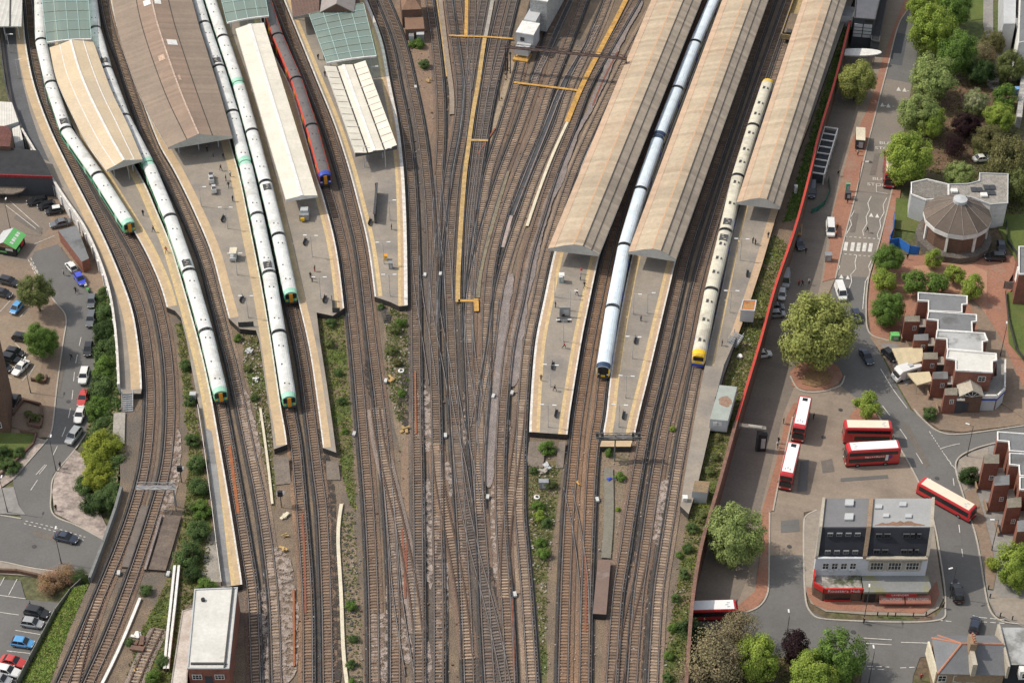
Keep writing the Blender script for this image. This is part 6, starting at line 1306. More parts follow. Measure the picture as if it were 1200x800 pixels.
def leaf_cloud(seed, n, clumps, leaf=.3, flat=1.0, spread=.27, hollow=.35, droop=0.0):
    "unit crown: radius 1, centre at 0; leaf-sized faces gathered in clumps"
    rr = random.Random(seed); v = []; f = []
    cs = []
    for k in range(clumps):
        while True:
            p = Vector((rr.uniform(-1, 1), rr.uniform(-1, 1), rr.uniform(-.85, 1)))
            if hollow < p.length < .92: break
        cs.append((p*(1-.12*rr.random()), spread*rr.uniform(.65, 1.25)))
    wsum = [s**2 for _, s in cs]
    for i in range(n):
        c, s = rr.choices(cs, wsum)[0]
        d = Vector((rr.gauss(0, 1), rr.gauss(0, 1), rr.gauss(0, 1))).normalized()
        p = c+d*s*(rr.random()**.45); p.z -= droop*rr.random()**2
        nrm = (d*.7+p.normalized()*.9+Vector((0, 0, .6))+Vector((rr.uniform(-.6, .6), rr.uniform(-.6, .6), rr.uniform(-.6, .6)))).normalized()
        u = nrm.orthogonal().normalized(); w_ = nrm.cross(u); a = rr.uniform(0, 6.28)
        u, w_ = u*math.cos(a)+w_*math.sin(a), w_*math.cos(a)-u*math.sin(a)
        l = leaf*rr.uniform(.6, 1.3); k = len(v)
        v += [p-u*l, p+w_*l*.55, p+u*l, p-w_*l*.55]; f.append((k, k+1, k+2, k+3))
    me = bpy.data.meshes.new('crown'); me.from_pydata([(q.x, q.y, q.z*flat) for q in v], [], f); return me
CR = [leaf_cloud(3+i, 21000, 130, leaf=.036, spread=.21) for i in range(4)]
CRS = [leaf_cloud(30+i, 6000, 44, leaf=.06, spread=.30) for i in range(4)]
CRT = [leaf_cloud(50+i, 6500, 60, leaf=.036, spread=.34, hollow=.15) for i in range(2)]
CRW = [leaf_cloud(60+i, 11000, 90, leaf=.042, spread=.22, droop=.35) for i in range(2)]
for me in CR+CRS+CRT+CRW: me.materials.append(LEAF['mid'])
TRUNKS = {}
def trunkmesh(key, h, r, cr, hc):
    rr = random.Random(key); mb = MB()
    mb.cyl((0, 0, -.2), (rr.uniform(-.1, .1), rr.uniform(-.1, .1), h), r, r*.6, 7)
    for k in range(6):
        a = k*1.05+rr.uniform(-.3, .3); z0 = h*(.62+.38*rr.random()); e = Vector((math.cos(a)*cr*.62, math.sin(a)*cr*.62, hc+rr.uniform(-.1, .5)*cr))
        m_ = Vector((e.x*.45, e.y*.45, (z0+e.z)/2+.1*cr))
        mb.cyl((0, 0, z0), m_, r*.42, r*.26, 5); mb.cyl(m_, e, r*.26, r*.08, 5)
    return mb
NT = [0]
def tree(label, px, py, rpx, leaf='mid', side='R', hf=1.25, flat=1.0, kind='tree', pool=None, z0=None, name=None, group=None):
    "px, py: crown centre in the photo; rpx: crown half width; hf: centre height as a multiple of radius"
    NT[0] += 1; i = NT[0]
    zg = SR if side == 'R' else (ZL(G(px, py, 'L').y) if side == 'L' else -.4)
    if z0 is not None: zg = z0
    r = rpx*PX(0, py)*1.1; hc = r*hf
    c = P(px, py, zg+hc)
    t = thing(name or ('broadleaf_tree' if kind == 'tree' else 'shrub'), label, kind, (c.x, c.y, zg), 0, group)
    me = (pool or (CR if r > 3.2 else CRS))[i % len(pool or (CR if r > 3.2 else CRS))]
    o = bpy.data.objects.new('crown' if kind == 'tree' else 'foliage', me); C.objects.link(o); o.parent = t; KIDS.setdefault(t.name, []).append(o)
    o.location = (0, 0, hc); o.rotation_euler = (0, 0, i*1.7); o.scale = (r, r, r*flat)
    o.material_slots[0].link = 'OBJECT'; o.material_slots[0].material = LEAF[leaf]
    if kind == 'tree': trunkmesh(i, max(.6, hc-r*flat*.55), max(.09, r*.055), r, hc).build('trunk', M_bark, t)
    else:
        b = MB()
        for k in range(4): a = k*1.6+i; b.cyl((0, 0, -.1), (math.cos(a)*r*.4, math.sin(a)*r*.4, hc), r*.07+.02, .02, 5)
        b.build('stems', M_bark, t)
    return t
for a in [
 ('largest tree in view, broad yellow green crown on the round brick island', 960, 386, 46, 'yellow', 'R', 1.0, .95), ('pale green tree leaning over the brick wall left of the corner terrace', 860, 626, 35, 'pale', 'R', 1.1, 1.15),
 ('dull yellow green tree at the top between red hoarding and road', 1004, 94, 23, 'yellow', 'R', 1.15, 1.1), ('rounded light green tree right of the upper road', 1094, 90, 28, 'pale', 'R', 1.1, .95),
 ('bright green dense tree above the round hall, hiding a bus', 1063, 183, 31, 'lime', 'R', 1.05, .95), ('tall mid green tree at the top of the tree row by the road', 1092, 34, 27, 'lime', 'R', 1.2, 1.1), ('dark drooping tree behind the tallest tree of the row', 1122, 62, 24, 'mid', 'R', 1.2, 1.2),
 ('tree cut by the top edge beside the upper road', 1082, 4, 20, 'lime', 'R', 1.2, 1.1), ('broad green tree cut by the top edge left of the lawn', 1117, 8, 22, 'mid', 'R', 1.2, 1.1),
 ('thin pale tree just above the dense tree by the bus', 1076, 132, 24, 'pale', 'R', 1.2, .9), ('small lime tree overlapping the dense tree by the bus', 1090, 142, 20, 'lime', 'R', 1.1, .9), ('white blossoming tree in the bark park', 1144, 118, 15, 'bloom', 'R', 1.2, 1.0), ('yellow lime tree right of the white blossom', 1171, 136, 18, 'lime', 'R', 1.1, .9),
 ('dark purple bare tree in the middle of the bark park', 1133, 146, 17, 'purple', 'R', 1.1, .8), ('brownish tree below the yellow lime tree', 1160, 164, 19, 'browng', 'R', 1.1, .9), ('large brown green weeping tree at the right edge', 1185, 184, 27, 'browng', 'R', 1.2, 1.25), ('second weeping tree above the lawn at the right edge', 1194, 216, 18, 'olive', 'R', 1.2, 1.2),
 ('light green shrubby tree behind the hall annexe', 1125, 205, 19, 'pale', 'R', 1.0, .75), ('tall green tree at the right edge near the white apartments', 1184, 78, 17, 'olive', 'R', 1.3, 1.2), ('golden thin tree beside the footpath', 1163, 50, 15, 'browng', 'R', 1.3, 1.1), ('dark tree between the blossom and the drooping tree', 1150, 84, 17, 'dark', 'R', 1.0, .9), ('green tree beside the blue bin', 1178, 112, 14, 'mid', 'R', 1.1, 1.0),
 ('topmost of three street trees opposite the round island', 1041, 303, 18, 'mid', 'R', 1.15, .95), ('middle one of three street trees opposite the round island', 1037, 328, 15, 'lime', 'R', 1.15, .9), ('lowest and darkest of three street trees opposite the round island', 1041, 362, 21, 'mid', 'R', 1.05, 1.05),
 ('slender young tree in front of the round hall', 1094, 302, 11, 'lime', 'R', 1.4, 1.0), ('small round tree left in the orange paved square', 1072, 330, 15, 'mid', 'R', 1.2, .9), ('small round tree in the middle of the orange paved square', 1098, 331, 15, 'mid', 'R', 1.2, .9), ('tiny tree at the top of the orange paved square', 1119, 320, 12, 'lime', 'R', 1.3, .9), ('small tree at the right of the orange paved square', 1139, 335, 15, 'lime', 'R', 1.25, .95),
 ('young lime green tree behind the two parked buses', 1018, 474, 16, 'lime', 'R', 1.5, .95), ('leafy bright tree at the right edge beside the brick row', 1193, 662, 27, 'lime', 'R', 1.1, 1.1),
 ('bright upright tree at the bottom left of the purple tree', 888, 772, 27, 'lime', 'R', 1.2, 1.15), ('purple leaved tree at the bottom between green trees', 932, 757, 20, 'purple', 'R', 1.2, .95), ('vivid lime tree at the very bottom below the purple tree', 952, 790, 29, 'lime', 'R', 1.2, 1.05), ('willowy mid green tree right of the purple tree', 986, 764, 31, 'mid', 'R', 1.2, 1.1),
 ('dark evergreen tree beside the brick wall at the bottom', 806, 740, 19, 'dark', 'R', 1.3, 1.1), ('olive tree in the left car park with a thin crown', 42, 340, 21, 'olive', 'L', 1.3, .9), ('denser dark green tree at the edge of the left car park', 47, 398, 20, 'mid', 'L', 1.1, 1.1)]:
    label, x, y, r, lf, sd_, hf, fl = a
    tree(label, x, y, r, lf, sd_, hf, fl, pool=CRW if 'weeping' in label or 'willowy' in label else None)
for label, x, y, r, lf in [('bare brown twiggy tree at the bottom beside the bus under the bridge', 836, 768, 38, 'twig'), ('thin bare reddish tree overhanging the bus under the bridge', 868, 735, 24, 'twig'), ('bare grey tree cut by the bottom edge', 812, 796, 24, 'twig'), ('bare spreading tree in the bark park with a dark trunk', 1156, 62, 14, 'twig'), ('dark bare bush tree below the purple bare tree', 1118, 170, 15, 'purple')]:
    tree(label, x, y, r, lf, 'R', 1.15, 1.0, pool=CRT)
for label, x, y, r, lf in [('dry reddish shrub on the corner of the lower left car park', 60, 680, 17, 'red'), ('dry brown shrub beside the bridge parapet at lower left', 78, 672, 15, 'red'), ('green shrub at the bottom of the dry shrubs', 92, 676, 12, 'ivy')]:
    tree(label, x, y, r, lf, 'L', .7, .8, kind='shrub', pool=CRT)
# shrubs on the banks and between tracks
SH = [('shrub with golden foliage, upper one of the pair by the left road bend', 122, 528, 26, 'gold', 'L', .9), ('shrub with golden foliage, lower one of the pair by the left road bend', 116, 557, 20, 'gold', 'L', .9), ('dark shrub right of the upper golden shrub', 140, 548, 17, 'ivy', 'L', .9), ('dark shrub below the golden pair', 128, 582, 20, 'ivy', 'L', .8), ('dark shrub left of the golden pair', 100, 568, 14, 'ivy', 'L', .8),
 ('shrub by the bridge parapet below the golden pair', 108, 590, 14, 'dark', 'L', .7),
 ('topmost shrub of the bank beside the parked cars', 122, 345, 10, 'ivy', 'L', .7), ('shrub second from the top of the bank beside the parked cars', 124, 366, 13, 'ivy', 'L', .7), ('shrub on the bank level with the topmost parked black car', 122, 388, 14, 'dark', 'L', .7), ('shrub on the bank beside the white platform parapet', 125, 410, 15, 'ivy', 'L', .7), ('shrub on the bank level with the white estate car', 123, 432, 16, 'mid', 'L', .7), ('shrub on the bank level with the red car', 120, 455, 17, 'ivy', 'L', .7), ('shrub on the bank level with the lower white car', 115, 478, 16, 'mid', 'L', .7), ('shrub on the bank just above the golden pair', 122, 500, 14, 'ivy', 'L', .7), ('shrub squeezed between bank top and steps', 132, 470, 10, 'dark', 'L', .7)]
for a in SH: tree(a[0], a[1], a[2], a[3], a[4], a[5], a[6], .85, kind='shrub')
def zshrub(label, x, y, r, lf, z0=-.4, hf=.6, fl=.8, pool=None): tree(label, x, y, r*(.8 if x > 280 else .95), lf, 'T', hf, fl, kind='shrub', z0=z0, pool=pool)
for a in [('round clipped bush on the left bank of the signal box ducts', 171, 691, 8, 'ivy'), ('large shrub beside the long grey ramp, upper of two', 232, 622, 15, 'ivy'), ('large shrub beside the long grey ramp, lower of two', 222, 648, 17, 'ivy'), ('dark shrub between ramp and white signal box', 243, 686, 12, 'mid'), ('dark shrub left of the signal box corner', 226, 672, 11, 'dark'),
 ('topmost shrub along the narrow tail of the cream canopy platform', 217, 428, 8, 'ivy'), ('shrub beside the relay post along the platform tail', 223, 468, 8, 'ivy'), ('shrub at the start of the long grey ramp', 226, 515, 10, 'ivy'), ('shrub halfway down the long grey ramp', 231, 543, 12, 'ivy'), ('shrub in the middle of the long ramp hedge', 233, 570, 13, 'ivy'), ('lowest shrub of the long ramp hedge', 236, 596, 13, 'mid'),
 ('leafy bush at the end of the widest platform', 641, 524, 13, 'mid'), ('small bush left below the widest platform end', 625, 551, 6, 'ivy'), ('bush behind the grey cabinet below the widest platform', 644, 566, 10, 'olive'), ('bush beside the white drum below the widest platform', 631, 592, 9, 'mid'), ('bush right of the white drum strip', 640, 612, 8, 'ivy'), ('bush half way down the scrub strip right of centre', 633, 604, 9, 'lime'), ('tall bush of the scrub strip right of centre', 637, 648, 10, 'mid'), ('lowest bush of the scrub strip right of centre', 634, 634, 8, 'mid'),
 ('bush under the platform end gantry', 713, 530, 7, 'mid'), ('bush below the gantry between the tracks', 727, 558, 8, 'mid'), ('tiny bush between tracks right of the gantry', 788, 502, 5, 'lime'), ('little bush on the concrete path below the gantry', 724, 596, 4, 'lime'),
 ('upper bush below the hipped brown house', 491, 51, 9, 'mid'), ('upper left bush below the hipped brown house', 483, 52, 6, 'mid'), ('lower bush below the hipped brown house', 497, 75, 9, 'ivy'),
 ('round dark bush at the butterfly platform tip', 446, 359, 6, 'ivy'), ('weedy bush right of the round dark bush', 462, 385, 10, 'olive'), ('weedy bush with white rubbish', 469, 378, 8, 'mid'), ('bush left of the orange scrap', 458, 410, 9, 'olive'), ('bush above the tangle of pipes', 470, 460, 7, 'mid'), ('bush beside the white drum at the weedy tip', 465, 425, 7, 'browng'),
 ('dark bush on the grass below the white roofed platform', 388, 378, 8, 'ivy'), ('grass tuft bush on the strip beside the sandy tail', 386, 402, 8, 'olive'), ('bush low on the strip beside the sandy tail', 396, 436, 7, 'ivy'), ('bush near the foot of the sandy tail', 400, 470, 7, 'ivy'), ('last bush beyond the sandy tail ramp', 404, 505, 5, 'mid'),
 ('green bush beside the cream trough', 411, 709, 9, 'mid'), ('bush with white bag beside the cream trough', 414, 748, 7, 'ivy'), ('bush low beside the cream trough', 411, 778, 8, 'ivy'), ('small bush at the bottom of the cream trough', 412, 798, 6, 'mid'),
 ('bush on the rubble beside the narrow platform tail', 290, 432, 6, 'olive'), ('second bush on the rubble beside the narrow platform tail', 298, 466, 6, 'ivy'), ('first bush at the brown roof platform tip', 279, 396, 6, 'mid'),
 ('dark bush beside the buffer stop', 152, 752, 6, 'ivy'), ('bush at the bottom beside the white ducts', 190, 775, 9, 'ivy'), ('bush below the cable ducts', 180, 792, 10, 'mid'),
 ('bush at the foot of the portable cabin', 842, 512, 6, 'browng'), ('bush in the weeds above the pale shed', 838, 535, 7, 'olive'), ('bush in the weeds beside the brick coping', 832, 552, 8, 'olive'), ('weedy bush right of the pale shed', 824, 606, 9, 'olive'), ('bush on the bank below the pale shed', 812, 618, 9, 'ivy'), ('bush on the bank left of the leafy tree', 806, 642, 8, 'ivy'), ('bush on the bank beside the last tracks', 796, 650, 6, 'mid'), ('bush on the bank above the bridge', 802, 672, 8, 'ivy'), ('bush on the bank level with the bus roof', 792, 700, 7, 'ivy'), ('bush at the edge of the bridge', 788, 735, 7, 'mid'), ('bush near the bottom between tracks and bare trees', 784, 768, 8, 'mid'), ('lowest bush between tracks and bare trees', 783, 793, 8, 'ivy')]: zshrub(*a)
tree('dark shrub with reddish tips on the side road corner', 1136, 556, 13, 'dark', 'R', .7, .8, kind='shrub'); tree('little shrub on the corner below the brick porch', 1090, 484, 9, 'ivy', 'R', .8, .8, kind='shrub'); tree('yellow shrub by the cycle stands at the right edge', 1164, 660, 9, 'gold', 'R', .8, .8, kind='shrub')
for x, y, r, l in ((12, 545, 12, 'lowest hedge bush on the small lawn'), (2, 530, 11, 'hedge bush on the lawn beside the brick tower'), (22, 530, 8, 'small hedge bush on the small lawn')): tree(l, x, y, r, 'ivy', 'L', .5, .7, kind='shrub')
for x, y, r, l in ((33, 484, 5, 'planter shrub nearest the tower steps'), (42, 488, 6, 'grey leaved planter shrub'), (46, 442, 6, 'planter shrub beside the sandy car park'), (1140, 130, 10, 'undergrowth shrub in the bark park')): tree(l, x, y, r, 'olive', 'L' if x < 600 else 'R', .8, .7, kind='shrub')
# ground weeds and rubble: uncountable
def scatter(name, px, n, m, size, z=-.4, side='T', seed=1, up=.5, flatq=False):
    rr = random.Random(seed); poly = [G(x, y, side, 0) if side != 'T' else P(x, y, z) for x, y in px]
    tris = tessellate_polygon([[Vector((p.x, p.y, 0)) for p in poly]]); ar = []
    for a, b_, c_ in tris: ar.append(abs((poly[b_]-poly[a]).cross(poly[c_]-poly[a]).z))
    mb = MB()
    for _ in range(n):
        a, b_, c_ = rr.choices(tris, ar)[0]; u, v = rr.random(), rr.random()
        if u+v > 1: u, v = 1-u, 1-v
        p = poly[a]+(poly[b_]-poly[a])*u+(poly[c_]-poly[a])*v; s = size*rr.uniform(.5, 1.4)
        if flatq: mb.box((p.x, p.y, p.z+s*.2), (s, s*rr.uniform(.5, 1), s*.5), rr.uniform(0, 3), bottom=False)
        else:
            for k in range(3):
                d = Vector((rr.gauss(0, 1), rr.gauss(0, 1), rr.uniform(.2, 1.2))).normalized(); w_ = d.orthogonal().normalized()*s*.4
                q = p+Vector((rr.uniform(-s, s), rr.uniform(-s, s), .02)); mb.face([q-w_, q+w_, q+w_*.6+d*s*up*2, q-w_*.6+d*s*up*2])
    o = mb.build(name, m, kind='stuff', fix=False); return o
RP = [(882, 320), (907, 275), (925, 290), (905, 342), (890, 398), (873, 455), (859, 500), (848, 542), (833, 595), (818, 647), (808, 710), (803, 770), (784, 840), (778, 790), (788, 720), (797, 660), (806, 605), (820, 560), (836, 495), (850, 440), (866, 395)]
scatter('weeds', RP, 2600, LEAF['olive'], .3, seed=2); scatter('weeds', RP, 900, LEAF['gold'], .22, seed=12); scatter('rubble', RP, 90, M_conc, .3, seed=22, flatq=True)
GP = [(372, 366), (392, 372), (402, 368), (404, 390), (409, 450), (413, 520), (417, 600), (410, 590), (402, 560), (397, 530), (388, 480), (378, 410)]
scatter('weeds', GP, 800, LEAF['olive'], .26, seed=3); scatter('weeds', GP, 450, LEAF['lime'], .22, seed=33)
EP = [(453, 360), (468, 364), (478, 370), (480, 440), (472, 500), (460, 480), (452, 420)]
scatter('weeds', EP, 800, LEAF['olive'], .3, seed=4); scatter('rubble', EP, 90, M_conc, .3, seed=14, flatq=True)
FP = [(620, 545), (656, 545), (650, 600), (640, 680), (640, 790), (632, 790), (632, 740), (626, 680), (620, 620)]
scatter('weeds', FP, 900, LEAF['olive'], .28, seed=5); scatter('rubble', FP, 110, M_conc, .28, seed=15, flatq=True)
CP = [(284, 392), (302, 392), (310, 440), (318, 500), (322, 590), (316, 570), (306, 520), (294, 460), (286, 430)]
scatter('weeds', CP, 500, LEAF['olive'], .28, seed=6); scatter('rubble', CP, 200, M_conc, .3, seed=16, flatq=True)
LP = [(206, 380), (214, 378), (222, 430), (230, 490), (240, 560), (248, 620), (240, 690), (212, 720), (204, 800), (196, 850), (140, 850), (150, 790), (166, 740), (186, 700), (206, 650), (216, 600), (222, 540), (216, 470), (212, 420)]
scatter('weeds', LP, 2600, LEAF['olive'], .28, seed=7); scatter('weeds', LP, 900, LEAF['gold'], .22, seed=17)
def slope_scatter(name, top, toe, n, m, size, seed):
    rr = random.Random(seed); a = smooth_line([P(x, y, -.4) for x, y in top], 1); b = smooth_line([G(x, y, 'L', .3) for x, y in toe], 1); mb = MB()
    for _ in range(n):
        u, v = rr.random(), rr.random(); i, j = u*(len(a)-1.01), u*(len(b)-1.01); p = a[int(i)].lerp(a[int(i)+1], i % 1).lerp(b[int(j)].lerp(b[int(j)+1], j % 1), v); s = size*rr.uniform(.5, 1.4)
        d = Vector((rr.gauss(0, 1), rr.gauss(0, 1), rr.uniform(.2, 1.2))).normalized(); w_ = d.orthogonal().normalized()*s*.4
        mb.face([p-w_, p+w_, p+w_*.6+d*s, p-w_*.6+d*s])
    return mb.build(name, m, kind='stuff', fix=False)
GB = ([(104, 684), (97, 700), (80, 740), (62, 790), (40, 850)], [(78, 690), (66, 715), (46, 755), (24, 800), (0, 860)])
slope_scatter('grass_tufts', *GB, 4200, LEAF['mid'], .22, 8); slope_scatter('grass_tufts', *GB, 2600, LEAF['lime'], .2, 18); slope_scatter('grass_tufts', *GB, 1200, LEAF['browng'], .3, 28)
TP = [(398, 600), (414, 600), (420, 680), (424, 760), (426, 840), (410, 840), (406, 780), (403, 690)]
scatter('rubble', TP, 160, M_dgrey, .3, seed=9, flatq=True); scatter('weeds', TP, 350, LEAF['olive'], .25, seed=19)
scatter('weeds', [(918, 262), (935, 255), (957, 165), (998, 25), (988, 30), (955, 140), (930, 222)], 1500, LEAF['mid'], .28, seed=10)
scatter('litter', [(470, 20), (700, 20), (640, 200), (620, 300), (600, 480), (620, 800), (320, 800), (430, 480), (490, 300)], 750, M_conc, .2, z=-.25, seed=20, flatq=True)
scatter('litter', [(640, 530), (800, 470), (790, 600), (760, 800), (640, 800)], 380, M_gravel, .2, z=-.25, seed=21, flatq=True)
scatter('litter', [(470, 20), (700, 20), (640, 200), (620, 300), (600, 480), (620, 800), (320, 800), (430, 480), (490, 300)], 500, M_railr, .32, z=-.25, seed=23, flatq=True)
scatter('undergrowth', [(1085, 95), (1195, 90), (1195, 235), (1085, 200)], 2500, LEAF['browng'], .35, side='R', seed=24)
scatter('undergrowth', [(1150, 180), (1215, 180), (1215, 255), (1165, 250)], 1500, LEAF['olive'], .35, side='R', seed=25)
scatter('undergrowth', [(806, 735), (870, 745), (1000, 790), (990, 830), (780, 830)], 1800, LEAF['browng'], .35, side='R', seed=26)
slope_scatter('undergrowth', [(130, 345), (138, 400), (141, 455), (141, 500), (139, 550), (136, 592)], [(110, 352), (113, 400), (107, 460), (103, 500), (97, 530), (114, 570)], 5000, LEAF['ivy'], .45, 27)
# ================================================================== road vehicles
def paint(nm, c): return mat('paint_'+nm, c, tuple(x*.93 for x in c), fa=.03, rough=.28, spec=.5, coat=.6)
PNT = {'black': paint('black', (.018, .019, .022)), 'white': paint('white', (.72, .72, .70)), 'silver': paint('silver', (.34, .35, .36)), 'grey': paint('grey', (.12, .13, .14)), 'blue': paint('blue', (.05, .075, .60)), 'sky': paint('sky_blue', (.09, .32, .62)), 'red': paint('red', (.52, .05, .045)), 'navy': paint('navy', (.03, .04, .065)), 'cream': paint('cream', (.62, .57, .46)), 'orange': paint('orange', (.55, .26, .06))}
M_tyre = mat('tyre', (.015, .015, .016), fa=.1, rough=.8); M_rim = mat('alloy_rim', (.3, .3, .31), rough=.35, metal=.5, fa=0)
M_head = mat('headlamp', (.65, .66, .66), rough=.15, fa=0); M_tail = mat('tail_lamp', (.35, .02, .02), rough=.25, fa=0); M_plate = mat('number_plate', (.6, .5, .12), fa=0)
M_wglass = mat('car_glass', (.02, .024, .028), fa=0, rough=.08, spec=.7)
CARS = {  # length, width, height, bonnet z, windscreen base/top, rear top/base
 'hatch': (4.0, 1.72, 1.48, .88, 1.05, .35, -1.35, -1.85), 'saloon': (4.6, 1.8, 1.44, .90, 1.0, .25, -1.05, -1.65), 'estate': (4.6, 1.8, 1.5, .92, 1.05, .35, -1.85, -2.2), 'suv': (4.5, 1.86, 1.72, 1.05, 1.1, .5, -1.7, -2.1), 'van': (5.0, 1.95, 2.1, 1.1, 1.75, 1.2, -2.4, -2.46), 'small': (3.6, 1.65, 1.5, .9, 1.05, .45, -1.2, -1.7)}
def car(label, px, py, ang, col, kind='hatch', side='R', roof=None, cat='car', group=None, loc=None, name=None):
    """ang: heading in degrees in plan, 0 = photo right, 90 = away, 270 = towards the camera"""
    L, W, H, zb, wx0, wx1, rx1, rx0 = CARS[kind]; m = PNT[col]
    p = loc or G(px, py, side, .2)
    t = thing(name or ('parked_car' if cat == 'car' else 'parked_van'), label, cat, tuple(p), math.radians(ang), group or ('cars' if cat == 'car' else None))
    h = L/2; w = W/2
    def sec(x, ww, z0, z1): return [(x, -ww*.93, z0), (x, -ww, z0+.18), (x, -ww, z1-.16), (x, -ww*.86, z1), (x, ww*.86, z1), (x, ww, z1-.16), (x, ww, z0+.18), (x, ww*.93, z0)]
    b = MB(); b.loft([sec(-h, w*.84, .36, zb-.22), sec(-h+.12, w*.93, .26, zb-.04), sec(-h+.5, w, .22, zb+.02), sec(rx0+.1, w, .22, zb+.04), sec(wx0, w, .22, zb+.0), sec(h-.75, w*.98, .22, zb-.1), sec(h-.2, w*.9, .26, zb-.22), sec(h, w*.78, .36, zb-.34)])
    zr = H; iw = w*.90; tw = w*.74
    # roof skin with pillars
    b.loft([[(rx1, -tw, zr-.05), (rx1, tw, zr-.05)], [(rx1+.25, -tw, zr), (rx1+.25, tw, zr)], [(wx1-.2, -tw, zr), (wx1-.2, tw, zr)], [(wx1, -tw, zr-.05), (wx1, tw, zr-.05)]], closed=False, caps=False)
    for s in (-1, 1):
        for (xa, xb) in ((rx0, rx1), (wx0, wx1), ((wx1+rx1)/2+.05, (wx1+rx1)/2)):
            b.cyl((xa, s*iw, zb-.02), (xb, s*tw, zr-.03), .05, seg=4)
    b.build('body', m, t)
    if roof: MB().box(((rx1+wx1)/2, 0, zr+.01), (abs(wx1-rx1)-.1, tw*2-.05, .04)).build('roof_panel', PNT[roof], t)
    def gl(nm, q): b = MB(); b.face(q); b.build(nm, M_wglass, t)
    e = .015
    gl('windscreen', [(wx0-.0, -iw*.95, zb+e), (wx0, iw*.95, zb+e), (wx1+.02, tw*.97, zr-.06), (wx1+.02, -tw*.97, zr-.06)])
    gl('rear_window', [(rx0, -iw*.93, zb+.06), (rx0, iw*.93, zb+.06), (rx1-.02, tw*.95, zr-.07), (rx1-.02, -tw*.95, zr-.07)])
    for s in (-1, 1):
        if kind == 'van': gl('side_window', [(wx0-.15, s*(iw+e), zb+.05), (wx1-.05, s*(tw+e), zr-.45), (wx1-1.0, s*(tw+e), zr-.45), (wx1-1.0, s*(iw+e), zb+.05)]); b = MB(); b.face([(rx0, s*iw, zb), (wx1-1.0, s*iw, zb), (wx1-1.0, s*tw, zr-.02), (rx1, s*tw, zr-.02)]); b.build('side_panel', m, t)
        else: gl('side_window', [(wx0-.12, s*(iw+e), zb+.05), (wx1-.04, s*(tw+e), zr-.08), (rx1+.04, s*(tw+e), zr-.08), (rx0+.14, s*(iw+e), zb+.07)])
        for x in (h*.60, -h*.60):
            wb = MB(); wb.cyl((x, s*(w-.2), .31), (x, s*(w+.01), .31), .31, seg=12); wo = wb.build('wheel', M_tyre, t); KIDS.setdefault(wo.name, [])
            MB().cyl((x, s*(w+.005), .31), (x, s*(w+.02), .31), .19, seg=8).build('rim', M_rim, wo)
        MB().box((h-.12, s*w*.62, zb-.33), (.2, .34, .14)).build('headlight', M_head, t)
        MB().box((-h+.06, s*w*.68, zb-.22), (.14, .26, .18)).build('taillight', M_tail, t)
        MB().box((wx0-.2, s*(w+.09), zb+.06), (.12, .2, .12)).build('wing_mirror', m, t)
    for x in (h+.005, -h-.005): MB().box((x, 0, .5), (.03, .5, .12)).build('number_plate', M_plate if x < 0 else M_white, t)
    return t
